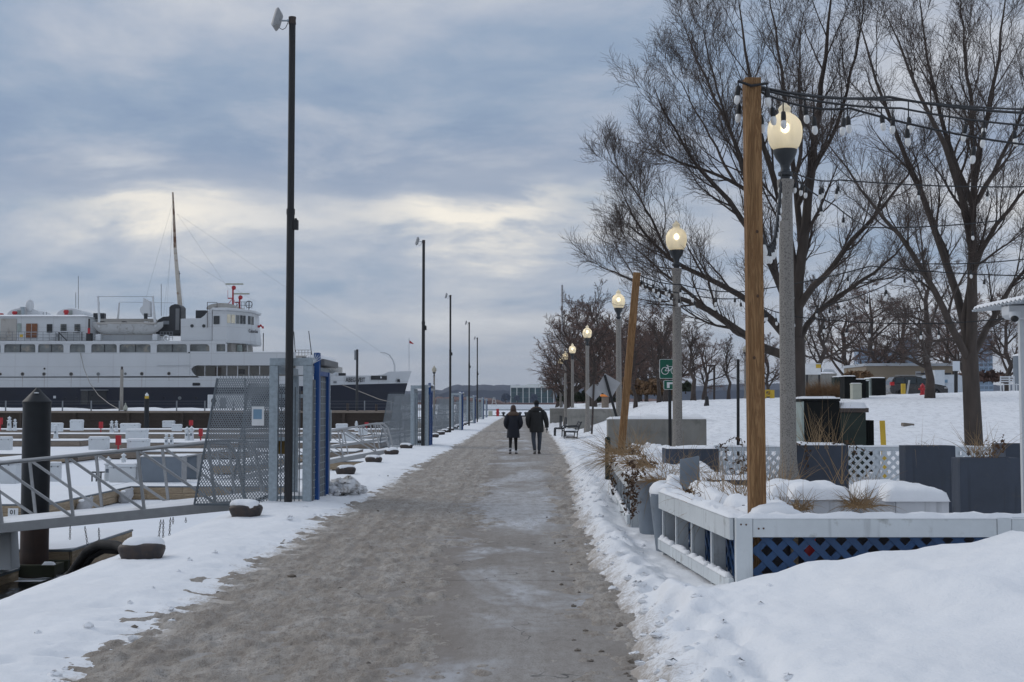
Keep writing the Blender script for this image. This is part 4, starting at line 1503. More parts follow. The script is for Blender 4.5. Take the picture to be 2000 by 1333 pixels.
def text_mesh(name, body, size, m, parent, loc, rot, ext=0.002, offset=0.0, align='CENTER', sx=1.0):
 cu = bpy.data.curves.new(name, 'FONT')
 cu.body = body
 cu.size = size
 cu.align_x = align
 cu.align_y = 'CENTER'
 cu.extrude = ext
 cu.offset = offset
 cu.resolution_u = 3
 ob = bpy.data.objects.new(name, cu)
 COL.objects.link(ob)
 dg = bpy.context.evaluated_depsgraph_get()
 dg.update()
 me = bpy.data.meshes.new_from_object(ob.evaluated_get(dg))
 bpy.data.objects.remove(ob)
 me.materials.clear()
 me.materials.append(MATS[m])
 o = bpy.data.objects.new(name, me)
 COL.objects.link(o)
 o.parent = parent
 o.location = loc
 o.rotation_euler = rot
 o.scale = (sx, 1, 1)
 return o
text_mesh('lettering', '01', .17, 'text_dark', t, (0, -.016, 0), (PI / 2, 0, 0), offset=.003)
for k, (px, py, lab) in enumerate([(166, 977, 'lower grey snow-dusted fender buoy hanging at the dock corner'), (203, 968, 'upper grey snow-dusted fender buoy nearer the grey cabinets')]):
 p = at(px, py, 37.5 + 4 * k)
 p.x = max(p.x, -12.45)
 t = thing('fender_buoy', lab, 'fender', (p.x, p.y, -1.5 + .22), 0, 'grey fender buoys on the dock')
 mb = MB()
 rings = []
 for (r, z) in ((.02, -.30), (.12, -.26), (.19, -.12), (.20, .02), (.17, .16), (.09, .25), (.05, .28), (.05, .33), (.01, .34)):
  rings.append([(r * math.cos(2 * PI * q / 18), r * math.sin(2 * PI * q / 18), z) for q in range(18)])
 mb.loft(rings)
 o = mb.build('body', 'buoy_grey', t, smooth=50)
 o.rotation_euler = (R(-20), R(35), 0)
 mb = MB()
 mb.ell((-.04, 0, .14), .15, .15, .07, 14, 7)
 mb.build('snow_cap', 'snow', t, smooth=60)
# ---- dock furniture
def dock_box(label, px0, px1, py0, py1, m='white_plastic', taper=.06, group='white dock storage boxes'):
 b = dpt((px0 + px1) / 2, py1)
 Yd = b.y
 w = (px1 - px0) / F * Yd
 h = (py1 - py0) / F * Yd
 d = min(.9, w * .6)
 t = thing('dock_box', label, 'dock box', (b.x, Yd, DOCK_Z + .04), 0, group)
 mb = MB()
 mb.loft([[(-w / 2 * (1 - taper), -d / 2 * (1 - taper), 0), (w / 2 * (1 - taper), -d / 2 * (1 - taper), 0), (w / 2 * (1 - taper), d / 2 * (1 - taper), 0), (-w / 2 * (1 - taper), d / 2 * (1 - taper), 0)],
    [(-w / 2 * .96, -d / 2 * .96, h * .8), (w / 2 * .96, -d / 2 * .96, h * .8), (w / 2 * .96, d / 2 * .96, h * .8), (-w / 2 * .96, d / 2 * .96, h * .8)]])
 mb.build('body', m, t, bevel=.02)
 mb = MB()
 mb.loft([[(-w / 2, -d / 2, h * .8 + .002), (w / 2, -d / 2, h * .8 + .002), (w / 2, d / 2, h * .8 + .002), (-w / 2, d / 2, h * .8 + .002)],
    [(-w / 2, -d / 2, h * .9), (w / 2, -d / 2, h * .9), (w / 2, d / 2, h * .9), (-w / 2, d / 2, h * .9)],
    [(-w / 2 * .9, -d / 2 * .7, h * .99), (w / 2 * .9, -d / 2 * .7, h * .99), (w / 2 * .9, d / 2 * .7, h * .99), (-w / 2 * .9, d / 2 * .7, h * .99)]])
 mb.build('lid', m, t, bevel=.02)
 mb = MB()
 for s in (-.3, .3):
  mb.box(s * w - .022, s * w + .022, -d / 2 - .012, -d / 2, h * .76, h * .83)
 mb.build('latch', 'rail_grey', t)
 snowcap(-w / 2 * .95, w / 2 * .95, -d / 2 * .8, d / 2 * .8, h * .975, .045, int(px0)).build('snow_cap', 'snow', t, smooth=60)
 return t
for a in [(97, 122, 826, 843, 'white dock box just right of the steel pile, far dock'), (138, 162, 820, 841, 'white dock box with a grey lid edge below the second porthole'),
   (0, 23, 853, 879, 'white dock box at the left picture edge'), (175, 212, 853, 878, 'long white dock box left of the nearest red cabinet'),
   (236, 273, 827, 845, 'white dock box at back of the stack of three'), (247, 288, 838, 858, 'white dock box in the middle of the stack of three'),
   (250, 291, 857, 880, 'white dock box in front, right of the nearest red cabinet'), (293, 316, 820, 834, 'white dock box beside the dark yellow-topped pile, left one'),
   (318, 341, 822, 835, 'white dock box right of the dark yellow-topped pile'), (336, 355, 829, 842, 'white box with coloured print near the twin pedestals'),
   (216, 271, 905, 941, 'white dock box leaning against the grey cabinet'), (98, 119, 903, 940, 'white dock box just right of the pile on the near dock'),
   (669, 694, 845, 862, 'white dock box seen through the second gangway'), (700, 718, 838, 850, 'small white dock box under the bow'),
   (656, 679, 828, 839, 'pale grey dock box right of the first gate, below the bow'), (300, 328, 905, 905.1, None)]:
 if a[4]:
  dock_box(a[4], *a[:4])
dock_box('big low white covered box at the left edge behind the pile', -40, 42, 897, 943, taper=.02)
def pedestal(label, px, py0, py1):
 b = dpt(px, py1)
 Yd = b.y
 h = (py1 - py0) / F * Yd
 t = thing('power_pedestal', label, 'power pedestal', (b.x, Yd, DOCK_Z + .04), 0, 'white lighthouse-shaped power pedestals')
 s = h / 1.1
 mb = MB()
 n = 8
 rings = []
 for (r, z) in ((.20, 0), (.20, .06), (.175, .12), (.145, .55), (.13, .70)):
  rings.append([(r * s * math.cos(2 * PI * (k + .5) / n), r * s * math.sin(2 * PI * (k + .5) / n), z * s) for k in range(n)])
 mb.loft(rings)
 mb.build('body', 'white_plastic', t)
 mb = MB()
 mb.lathe([(.15 * s, .702 * s), (.21 * s, .74 * s), (.21 * s, .77 * s), (.13 * s, .80 * s)], 8)
 mb.lathe([(.10 * s, .802 * s), (.10 * s, .93 * s), (.17 * s, .94 * s), (.15 * s, .98 * s), (.05 * s, 1.04 * s), (.03 * s, 1.10 * s)], 8)
 mb.build('lantern_top', 'white_plastic', t)
 mb = MB()
 mb.box(-.07 * s, .07 * s, -.16 * s, -.135 * s, .38 * s, .55 * s)
 mb.build('outlet_cover', 'grey_panel', t)
 return t
for px, a, b_, lab in [(18, 813, 841, 'taller power pedestal of the pair left of the steel pile'), (29, 818, 841, 'shorter power pedestal of the pair left of the steel pile'),
      (109, 828, 856, 'power pedestal just right of the steel pile'), (186, 814, 833, 'far power pedestal left of the small red cabinet'),
      (218, 821, 845, 'left one of the twin pedestals beside the tan pole'), (227, 821, 843, 'right one of the twin pedestals beside the tan pole'),
      (355, 817, 834, 'far small power pedestal under the round ship ports'), (365, 833, 861, 'left one of the twin pedestals left of the red cabinet by the gate'),
      (374, 832, 861, 'right one of the twin pedestals left of the red cabinet by the gate'), (325, 846, 873, 'left one of the twin pedestals behind the handrail'),
      (335, 846, 873, 'right one of the twin pedestals behind the handrail'), (211, 891, 939, 'large near power pedestal left of the grey cabinet'),
      (241, 884, 921, 'power pedestal behind the handrail beside the grey cabinet'), (696, 822, 842, 'power pedestal below the bow at the far dock')]:
 pedestal(lab, px, a, b_)
t = thing('power_pedestal', 'white pedestal at the bottom left, under the gangway end', 'power pedestal', (at(8, 1100, 22.75).x, 22.75, -1.27), 0, 'white lighthouse-shaped power pedestals')
t.location.z = -1.235
mb = MB()
mb.loft([[(-.21, -.21, 0), (.21, -.21, 0), (.21, .21, 0), (-.21, .21, 0)], [(-.17, -.17, .72), (.17, -.17, .72), (.17, .17, .72), (-.17, .17, .72)]])
mb.build('body', 'white_plastic', t, bevel=.02)
mb = MB()
mb.box(-.2, .2, -.2, .2, .722, .80)
mb.build('lid', 'white_plastic', t, bevel=.02)
def cabinet(label, px, py0, pyb, py1, wpx=9):
 b = dpt(px, py1)
 Yd = b.y
 k = Yd / F
 t = thing('fire_cabinet', label, 'fire cabinet', (b.x, Yd, DOCK_Z + .04), 0, 'red fire extinguisher cabinets on posts')
 mb = MB()
 mb.box(-wpx * k / 2, wpx * k / 2, -.1, .1, (py1 - pyb) * k, (py1 - py0) * k)
 c = mb.build('cabinet', 'red_paint', t, bevel=.02)
 mb = MB()
 mb.box(-wpx * k * .33, wpx * k * .33, -.112, -.1005, (py1 - pyb) * k + .06, (py1 - py0) * k - .06)
 mb.build('door', 'red_paint', c)
 mb = MB()
 mb.box(-.045, .045, -.04, .04, 0, (py1 - pyb) * k)
 mb.build('post', 'red_paint', t)
for px, a, b_, c, lab in [(1, 816, 829, 841, 'red fire cabinet at the left picture edge'), (197, 824, 837, 845, 'red fire cabinet between the white boxes, mid harbour'),
       (231, 850, 869, 881, 'nearest red fire cabinet just above the gangway handrail'), (373, 821, 831, 840, 'small far red fire cabinet near the pier'),
       (392, 837, 852, 861, 'red fire cabinet just left of the gate mesh'), (716, 825, 831, 839, 'tiny red fire cabinet seen through the second gangway')]:
 cabinet(lab, px, a, b_, c, 10 if c > 870 else 7.5)
for (px0, px1, py0, py1, dy, lab) in [(273, 356, 892, 943, 0, 'wide grey metal cabinet on the dock behind the handrail'), (320, 371, 893, 940, 1.0, 'second grey cabinet standing behind the wide one')]:
 b = dpt((px0 + px1) / 2, py1)
 Yd = b.y + dy
 w, h = (px1 - px0) / F * Yd, (py1 - py0) / F * Yd
 t = thing('equipment_cabinet', lab, 'cabinet', (b.x, Yd, DOCK_Z + .06), 0, 'grey cabinets on the dock')
 mb = MB()
 mb.box(-w / 2 + .03, w / 2 - .03, -.02, .55, .02, h - .03)
 mb.build('panel', 'grey_panel', t)
 mb = MB()
 mb.box(-w / 2, -w / 2 + .028, -.035, .57, 0, h)
 mb.box(w / 2 - .028, w / 2, -.035, .57, 0, h)
 mb.box(-w / 2 + .029, w / 2 - .029, -.035, .57, h - .029, h)
 mb.build('trim', 'alum', t)
 snowcap(-w / 2, w / 2, -.03, .56, h, .035, 8).build('snow_cap', 'snow', t, smooth=60)
p = dpt(191, 940)
t = thing('dock_steps', 'small dark metal stand beside the large pedestal', 'stand', (p.x, p.y, DOCK_Z + .05))
mb = MB()
mb.box(-.22, .2, -.15, .15, .30, .34)
mb.build('top', 'dark_steel', t)
for s in (-.17, -.02, .14):
 mb = MB()
 mb.bar((s, -.1, 0), (s, -.1, .299), .04, .04)
 mb.build('leg', 'dark_steel', t)
# ================================================================== PIER in front of the ship
PY0 = 157
PZ = at(300, 803, PY0).z
t = thing('pier', 'long dark timber pier with a snowy deck in front of the white ship', 'pier', (-40, PY0, PZ))
mb = MB()
mb.box(-60, 26.5, 0, 14, -.25, 0)
mb.build('deck', 'dock_wood_grey', t)
mb = MB()
mb.box(-60, 26.5, .35, .8, -3.2, -.251)
mb.build('sheet_wall', 'dark_timber', t)
for k in range(14):
 x = -60 + k * 6.6
 mb = MB()
 mb.box(x, x + .35, -.05, .349, -3.0, -.252)
 mb.build('wall_pile', 'dark_timber', t)
for z in (-.95, -1.7):
 mb = MB()
 mb.box(-60, 26.5, .12, .348, z - .18, z)
 mb.build('waling', 'dark_timber', t)
scm = snowcap(-59.8, 12.5, .8, 10, .01, .22, 5, res=.8, lump=1.6, edge=1.0)
scm.build('snow_cap', 'snow', t, smooth=60)
t2 = thing('wire_fence', 'thin wire fence on slim grey posts along the pier edge', 'fence', (-40, PY0 + .5, PZ))
for k, px in enumerate((-40, 11, 66, 122, 178, 233, 289, 345, 400, 456, 512, 568, 640, 712, 764)):
 x = at(px, 800, PY0 + .5).x + 40
 mb = MB()
 mb.box(x - .07, x + .07, -.06, .06, 0, 1.25)
 mb.build('post', 'rail_grey', t2)
mb = MB()
for z in (.45, .85, 1.2):
 mb.bar((-60, 0, z), (25, 0, z), .02, .02)
mb.build('wire', 'rail_grey', t2)
def post_thing(name, label, cat, px, py0, py1, Yd, r, m, top=None, group=None):
 b = at(px, py1, Yd)
 a = at(px, py0, Yd)
 t = thing(name, label, cat, (b.x, Yd, b.z), 0, group)
 h = a.z - b.z
 mb = MB()
 mb.cyl((0, 0, -.3), (0, 0, h), r, r * .9, 12)
 mb.build('shaft', m, t, smooth=40)
 return t, h
t, h = post_thing('mooring_post', 'tan weathered pole rising from the pier in front of the portholes', 'pole', 237, 722, 803, PY0 + 1.2, .22, 'rope')
mb = MB()
mb.cyl((0, 0, h), (0, 0, h + .35), .13)
mb.build('top_fitting', 'iron_brown', t)
t, h = post_thing('mooring_pile', 'dark slender pile with a yellow and white top before the pier', 'mooring pile', 286, 779, 833, 150, .30, 'pile_steel')
mb = MB()
mb.cyl((0, 0, h + .001), (0, 0, h + .3), .24)
mb.build('yellow_band', 'yellow_paint', t)
mb = MB()
mb.lathe([(.2, h + .301), (.22, h + .45), (.02, h + .7)], 12)
mb.build('white_top', 'white_plastic', t)
t, h = post_thing('lamp_pole', 'slim dark pole with a box near its top before the ship bow', 'pole', 697, 683, 812, PY0 + 1, .16, 'dark_steel')
mb = MB()
mb.box(-.35, -.17, -.12, .12, h - 1.3, h - .1)
mb.build('box', 'rail_grey', t)
for px, a, lab in ((590, 764, 'short dark post on the pier right of the first gate'), (679, 788, 'short brown post on the pier under the ship name'), (735, 790, 'short brown post on the pier near the bow')):
 post_thing('pier_post', lab, 'post', px, a, 812, PY0 + 1, .17, 'iron_brown', group='short brown posts on the pier')
p = at(245, 797, PY0 + .6)
mb = MB()
mb.lathe([(.05, 0), (.25, .1), (.28, .35), (.2, .6), (.09, .75), (.07, .95), (.02, 1.0)], 14)
o = mb.build('fender_buoy', 'box_beige', None, smooth=50)
o.location = (p.x, PY0 + .6, PZ)
tag(o, 'cream rounded fender standing at the foot of the tan pole', 'fender')
# ================================================================== SHIP
SY = 180.0
ship = thing('ship', 'white passenger ship with dark navy hull moored behind the pier', 'ship', (-40, SY, -1.5))
def S(px, py, dy=0.0):
 p = at(px, py, SY + dy)
 return p
def sbox(mb, px0, px1, py0, py1, d0, d1):
 """box whose front face covers a pixel rectangle; d0..d1 is its depth range behind the near side"""
 a = S(px0, py1, d0)
 b = S(px1, py0, d0)
 mb.box(a.x, b.x, SY + d0, SY + d1, a.z, b.z)
 return mb
def spart(name, m, px0, px1, py0, py1, d0, d1, parent=None, **kw):
 return sbox(MB(), px0, px1, py0, py1, d0, d1).build(name, m, parent or ship, W=True, **kw)
BEAM = 16.0
def hull_band(name, m, low, high, bow_low, bow_high, py_low, py_high):
 """strip of hull plating between two heights, near and far side, narrowing to the bow"""
 st = [-420, -200, 0, 200, 400, 500, 560, 600, 640, 680, 710, 735, 748, 760, 775, 790, 803]
 near, far = [], []
 def ring(lv, bow, pyf):
  n_, f_ = [], []
  for px in st:
   q = px if px <= 500 else 500 + (px - 500) * (bow - 500) / (803 - 500)
   t = max(0.0, (px - 540) / (803 - 540))
   hb = BEAM / 2 * max(0.0, 1 - t ** 1.9) * (1.0 if lv else 1.0)
   y = SY + BEAM / 2 - hb
   z = at(q, pyf(px), SY + 2).z
   x = (q - 1000) / F * (SY + (BEAM / 2) * t)
   n_.append((x, y, z))
   f_.append((x, SY + BEAM / 2 + hb, z))
  return n_, f_
 n0, f0 = ring(low, bow_low, py_low)
 n1, f1 = ring(high, bow_high, py_high)
 N = len(st)
 mb = MB()
 vs_ = n0 + n1 + f0 + f1
 fs_ = []
 for k in range(N - 1):
  fs_.append((k, k + 1, N + k + 1, N + k))
  fs_.append((2 * N + k + 1, 2 * N + k, 3 * N + k, 3 * N + k + 1))
  fs_.append((N + k, N + k + 1, 3 * N + k + 1, 3 * N + k))
  fs_.append((k + 1, k, 2 * N + k, 2 * N + k + 1))
 fs_.append((N - 1, 3 * N - 1, 4 * N - 1, 2 * N - 1))
 fs_.append((0, N, 3 * N, 2 * N))
 mb.add(vs_, fs_)
 return mb.build(name, m, ship, W=True, smooth=35)
line_py = lambda px: np.interp(px, [-420, 540, 803], [758, 757, 747.5])
hull_band('hull', 'ship_navy', 0, 1, 772, 796, lambda px: 838, line_py)
sheer = lambda px: np.interp(px, [-420, 640, 735, 748, 760, 803], [738, 735, 733, 731, 725, 723])
hull_band('topside', 'ship_white', 1, 1, 796, 804, lambda px: line_py(px) - 0.15, sheer)
spart('side_wall', 'ship_white', -420, 371, 690.2, 737.9, 0, 15)
spart('side_wall', 'ship_white', 371.05, 577, 688, 714, 0.0, .35)
mb = MB()
pts = [(371.05, 714.1), (371.05, 737.9), (391, 737.9), (382, 734), (376, 728), (373, 721), (377, 716.5), (384, 714.1)]
w = [S(*q) for q in pts]
mb.extr([(q.x, q.z) for q in w], SY, SY + .3)
mb.build('deck_end', 'ship_white', ship, W=True)
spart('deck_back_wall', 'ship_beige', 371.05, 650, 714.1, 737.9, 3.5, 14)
spart('deck_slab', 'ship_white', 371.05, 577, 712.5, 713.9, .36, 15)
spart('recess_door', 'ship_recess', 420, 432, 718, 737.8, 3.38, 3.49)
spart('recess_door', 'ship_glass_dark', 466, 478, 722, 731, 3.38, 3.49)
for px in (400, 424, 443, 464, 486, 507, 528):
 spart('stanchion', 'ship_white', px - .7, px + .7, 714.2, 737.8, .1, .22)
spart('deck_slab', 'ship_white', -420, 440, 666.4, 671.9, -0.06, 15.5)
def ring_panel(px0, px1, py0, py1, wx0, wx1, wy0, wy1, rl=4.0, rr=4.0, rb=0.0, mullion=True, glass='ship_glass'):
 def rrect(x0, x1, y0, y1, r0, r1):
  pts = []
  for (cx, cy, a0, r) in ((x1, y0, 0, r1), (x0, y0, 90, r0), (x0, y1, 180, rb if r0 else 0), (x1, y1, 270, rb if r1 else 0)):
   for k in range(6):
    a = R(a0 + 90 * k / 5)
    ox = cx + (-r if cx == x1 else r)
    oy = cy + (r if cy == y0 else -r)
    pts.append((ox + r * math.cos(a), oy - r * math.sin(a)))
  return pts
 out = rrect(px0, px1, py0, py1, .01, .01)
 inn = rrect(wx0, wx1, wy0, wy1, rl, rr)
 vs_, n = [], 24
 for d in (0.0, .30):
  for ringp in (out, inn):
   for (x, y) in ringp:
    p = S(x, y)
    vs_.append((p.x, SY + d, p.z))
 fs_ = []
 for k in range(n):
  k2 = (k + 1) % n
  fs_ += [(k, k2, n + k2, n + k), (2 * n + k2, 2 * n + k, 3 * n + k, 3 * n + k2), (n + k, n + k2, 3 * n + k2, 3 * n + k), (k2, k, 2 * n + k, 2 * n + k2)]
 mb = MB()
 mb.add(vs_, fs_)
 wdw = mb.build('window_bay', 'ship_white', ship, W=True)
 a, b = S(wx0 - 1, wy1 + 1), S(wx1 + 1, wy0 - 1)
 g = MB()
 g.box(a.x, b.x, SY + .31, SY + .36, a.z, b.z)
 g.build('pane', glass, wdw, W=True)
 if mullion:
  a, b = S((wx0 + wx1) / 2 - .6, wy1), S((wx0 + wx1) / 2 + .6, wy0)
  g = MB()
  g.box(a.x, b.x, SY + .2, SY + .309, a.z, b.z)
  g.build('mullion', 'dark_steel', wdw, W=True)
 a, b = S(wx0 + .3, wy1), S(wx1 - .3, wy1 - 1.1)
 g = MB()
 g.box(a.x, b.x, SY + .12, SY + .305, a.z, b.z)
 g.build('sill', 'rail_grey', wdw, W=True)
wins = [(-140, -70), (-60, 1), (8, 69), (74, 124), (136, 166), (178, 228), (233, 294), (306, 365)]
prev = -420
for k, (a, b) in enumerate(wins):
 nxt = (b + wins[k + 1][0]) / 2 if k + 1 < len(wins) else 367.5
 ring_panel(prev, nxt, 672, 690, a, b, 672.8, 689, mullion=(b - a) > 40)
 prev = nxt
ring_panel(367.5, 416, 672, 688, 370.5, 409, 672.8, 687, 3, 6.5, mullion=False)
ring_panel(416, 443, 672, 688, 422.5, 440, 672.8, 687, 1.5, 1.5, rb=1.5, mullion=False, glass='ship_glass')
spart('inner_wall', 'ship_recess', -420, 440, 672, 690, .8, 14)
for px, py, r_, m in [(1, 731, 2.6, 0), (44, 731, 3.5, 0), (86, 731, 3.3, 0), (87, 720.5, 2.0, 0), (139, 731, 3.6, 0), (192, 731, 3.4, 1), (245, 730.5, 2.6, 1), (277, 730.5, 3.5, 0), (330, 730, 3.4, 0),
      (127, 779, 2.4, 2), (149, 779, 2.6, 2), (320, 778, 2.8, 2), (351, 778, 3.2, 1), (383, 778, 3.0, 2), (180, 773, 2.0, 2)]:
 p = S(px, py)
 rr = r_ * SY / F
 mb = MB()
 mb.cyl((p.x, SY - .05, p.z), (p.x, SY - .002, p.z), rr, rr, 16)
 ph = mb.build('porthole', ['ship_recess', 'rail_grey', 'ship_navy'][m], ship, W=True, smooth=40)
 mb = MB()
 mb.cyl((p.x, SY - .075, p.z), (p.x, SY - .051, p.z), rr * .72, rr * .72, 14)
 mb.build('pane', 'ship_glass_dark' if m != 1 else 'ship_glass', ph, W=True)
for px, y0, y1 in ((44, 735, 757), (86.5, 735, 757), (139, 735, 757), (192, 735, 748), (277, 735, 757), (330, 735, 744)):
 a, b = S(px - .45, y1), S(px + .45, y0)
 mb = MB()
 mb.add([(a.x, SY - .004, a.z), (b.x, SY - .004, a.z), (b.x + .02, SY - .004, b.z), (a.x - .02, SY - .004, b.z)], [(0, 1, 2, 3)])
 mat('stain', (0.36, 0.325, 0.30), 0.8) if 'stain' not in MATS else None
 mb.build('rust_stain', 'stain', ship, W=True)
spart('side_door', 'ship_glass_dark', 158, 172, 763, 790, -.05, -.004)
spart('side_door', 'dark_steel', 173, 208, 764, 790, -.05, -.004)
spart('door_canopy', 'rail_grey', 157, 210, 761.5, 763, -.5, -.004)
spart('hull_plate', 'ship_white', 104, 109, 773.5, 778.5, -.04, -.004)
mb = MB()
for (cx, cy) in ((379, 751), (383, 751), (387, 751)):
 p = S(cx, cy)
 mb.cyl((p.x, SY - .06, p.z), (p.x, SY - .003, p.z), .22, .22, 12)
mb.build('fairlead', 'dark_steel', ship, W=True)
spart('fairlead', 'dark_steel', 376, 391, 748.5, 753.5, -.04, -.002)
spart('rubbing_strake', 'ship_white', 306, 371, 713.4, 714.2, -.15, -.002)
# ---------------- upper deck house
spart('deck_house', 'ship_white', -420, 172, 618.5, 666.2, 2, 13)
mb = MB()
a, b = S(-420, 618.4, 2), S(173.5, 618.4, 2)
mb = snowcap(a.x, b.x, SY + 1.6, SY + 13.2, a.z + .005, .28, 3, res=.8)
mb.build('roof_snow', 'snow', ship, W=True, smooth=60)
spart('house_trim', 'ship_beige', 0.5, 32.5, 623, 665, 1.9, 1.99)
dr = spart('door', 'door_wood', 50.5, 72.5, 632.5, 660.5, 1.84, 1.99)
spart('door_bar', 'ship_white', 50, 73, 648.4, 649.6, 1.78, 1.83, dr)
spart('door_bar', 'ship_white', 61, 62, 632.6, 660.4, 1.72, 1.77, dr)
spart('door', 'box_light', 33.6, 40.8, 632, 649, 1.85, 1.99)
for (a_, b_, gl) in ((91, 102, 'ship_glass_dark'), (118, 129.5, 'ship_glass'), (145, 156.5, 'ship_glass')):
 w_ = spart('window', gl, a_, b_, 633.5, 650, 1.9, 1.99)
 for k in range(1, 4):
  x = a_ + (b_ - a_) * k / 4
  spart('bar', 'dark_steel', x - .35, x + .35, 633.5, 650, 1.82, 1.88, w_)
 for k in range(1, 4):
  y = 633.5 + 16.5 * k / 4
  spart('bar', 'dark_steel', a_, b_, y - .3, y + .3, 1.76, 1.81, w_)
for (a_, b_, t_) in ((13, 80, 602), (110, 164, 603)):
 n = 20
 pts = []
 for k in range(n + 1):
  an = PI * k / n
  p = S((a_ + b_) / 2 - (b_ - a_) / 2 * math.cos(an), 618.4 - (618.4 - t_) * math.sin(an) ** .85, 4)
  pts.append((p.x, p.z))
 mb = MB()
 mb.extr(pts, SY + 4, SY + 9)
 mb.build('dome_housing', 'ship_white', ship, W=True, smooth=30)
 spart('hatch', 'box_light', a_ + 20, a_ + 31, 606.5, 616, 3.9, 3.99)
for px, y0, y1 in ((28.5, 608.5, 621), (129, 606, 620), (2, 612.5, 618.5)):
 p = S(px, y1, 3)
 q = S(px, y0, 3)
 h = q.z - p.z
 mb = MB()
 mb.cyl((p.x, SY + 3, p.z), (p.x, SY + 3, p.z + h * .55), .24, .26, 14)
 mb.lathe([(.26, h * .551), (.36, h * .62), (.38, h * .85), (.30, h)], 14, (p.x, SY + 3, p.z))
 mb.build('vent', 'red_paint', ship, W=True, smooth=40)
p = S(58, 605, 4)
mb = MB()
mb.ell((p.x + .0, SY + 4, p.z + .55), .60, .35, .95, 16, 11)
o = mb.build('dish', 'ship_white', ship, W=True, smooth=60)
mb = MB()
mb.cyl((p.x - .7, SY + 3.2, p.z - 1.0), (p.x - .7, SY + 3.2, p.z + .15), .25)
mb.box(p.x - 1.0, p.x - .4, SY + 2.9, SY + 3.5, p.z + .16, p.z + .3)
mb.build('chimney', 'galv', ship, W=True)
def ship_rail(px0, px1, py0, py1, d, step=10, n=3, m='rail_grey', parent=None):
 mb = MB()
 for k in range(n):
  y = py0 + (py1 - py0) * k / n
  a, b = S(px0, y, d), S(px1, y, d)
  mb.bar(a, b, .05, .05)
 x = px0
 while x <= px1:
  a, b = S(x, py0, d), S(x, py1, d)
  mb.bar(b, a, .05, .05)
  x += step
 return mb.build('railing', m, parent or ship, W=True)
ship_rail(-420, 165, 648.5, 666, .3, 12)
spart('stair_head', 'ship_white', 113, 151, 647, 648.3, .1, 1.6)
mb = MB()
mb.bar(S(115, 650, .2), S(131, 666, .2), .12, .12)
mb.bar(S(115, 649, .2), S(115, 666, .2), .12, .12)
mb.bar(S(160, 649, .2), S(160, 666, .2), .1, .1)
mb.build('stair_rail', 'dark_steel', ship, W=True)
spart('yellow_sign', 'yellow_paint', 38.5, 44.5, 653.5, 659, .15, .25)
spart('deck_locker', 'ship_white', 96, 109, 651, 659, .7, 1.6)
spart('deck_crate', 'dark_steel', 168, 177, 651, 666, .6, 1.6)
spart('red_case', 'red_paint', 171, 175.5, 641, 652, .4, .59)
spart('pipe', 'iron_brown', 172.2, 174.2, 623, 642, 1.2, 1.6)
spart('boat_deck_house', 'ship_white', 176, 300, 655, 666.2, 5, 12)
spart('winch', 'dark_steel', 182, 203, 612, 623, 5, 6)
spart('upper_bulwark', 'ship_beige', 196, 300, 623, 655, 5, 12)
mb = MB()
for (xb, yb, xt, yt, r0, r1) in ((194.5, 640, 191.5, 580, .2, .12), (303.5, 640, 298.5, 580, .2, .12)):
 mb = MB()
 mb.tube([S(xb, yb, 1.2), S((xb + xt) / 2, (yb + yt) / 2, 1.2), S(xt, yt, 1.2)], [r0, (r0 + r1) / 2, r1], 10)
 mb.tube([S(xt - 2, yt, 1.2), S(xt + 2, yt, 1.2)], [.13, .13], 8)
 mb.build('davit', 'ship_white', ship, W=True, smooth=40)
mb = MB()
mb.tube([S(230, 624, 6), S(233, 592, 6)], [.16, .11], 10)
mb.build('davit', 'ship_white', ship, W=True, smooth=40)
mb = MB()
mb.bar(S(191.5, 579.7, 1.2), S(299, 579.7, 1.2), .05, .05)
mb.bar(S(233, 590.5, 6), S(340, 592, 6), .04, .04)
mb.build('span_wire', 'rail_grey', ship, W=True)
pts = [S(x, y, 3) for x, y in ((280, 582), (292, 589), (293, 618), (281, 618.5), (276, 613), (273, 607), (274, 602), (279, 597))]
mb = MB()
mb.extr([(q.x, q.z) for q in pts], SY + 3, SY + 4.2)
mb.build('scoop_vent', 'ship_white', ship, W=True)
spart('scoop_base', 'dark_steel', 281, 288, 612.6, 623, 2.9, 2.99)
pts = [S(x, y, 3) for x, y in ((304, 655), (304, 632), (309, 624), (318, 619), (330, 618), (330, 601), (333, 597), (341, 594), (349, 595), (353, 600), (353, 655))]
mb = MB()
mb.extr([(q.x, q.z) for q in pts], SY + 3, SY + 6)
mb.build('exhaust_trunk', 'dark_steel', ship, W=True, bevel=.15)
spart('trunk_face', 'rail_grey', 318, 330, 627, 634, 2.9, 2.99)
spart('trunk_face', 'panel_grey', 342.5, 350.5, 603, 645, 2.9, 2.99)
ship_rail(313, 338, 648.5, 665, .3, 6)
p = S(325, 661, .15)
mb = MB()
ring = [(p.x + .38 * math.cos(2 * PI * k / 18), SY + .15, p.z + .38 * math.sin(2 * PI * k / 18)) for k in range(19)]
mb.tube(ring, .1, 8, cap=False)
mb.build('life_ring', 'ship_white', ship, W=True, smooth=60)
mb = MB()
mb.tube([S(352, 600, 7), S(346.5, 540, 7), S(342, 485, 7)], [.36, .30, .25], 12)
mat('mast_tan', (0.50, 0.46, 0.40), 0.7, var=.15, col2=(0.25, 0.15, 0.09), c2=(0.55, 0.7), c2s=1.2)
ms = mb.build('mast', 'mast_tan', ship, W=True, smooth=40)
mb = MB()
mb.tube([S(342, 484.8, 7), S(340, 430, 7), S(337.5, 376, 7)], [.24, .18, .12], 12)
mb.build('topmast', 'rust_mast', ms, W=True, smooth=40)
mb = MB()
for (x, y, l) in ((339, 415, 2.5), (342.5, 487, 2.5), (348, 535, 4)):
 mb.bar(S(x, y, 7), S(x + l, y, 7), .12, .12)
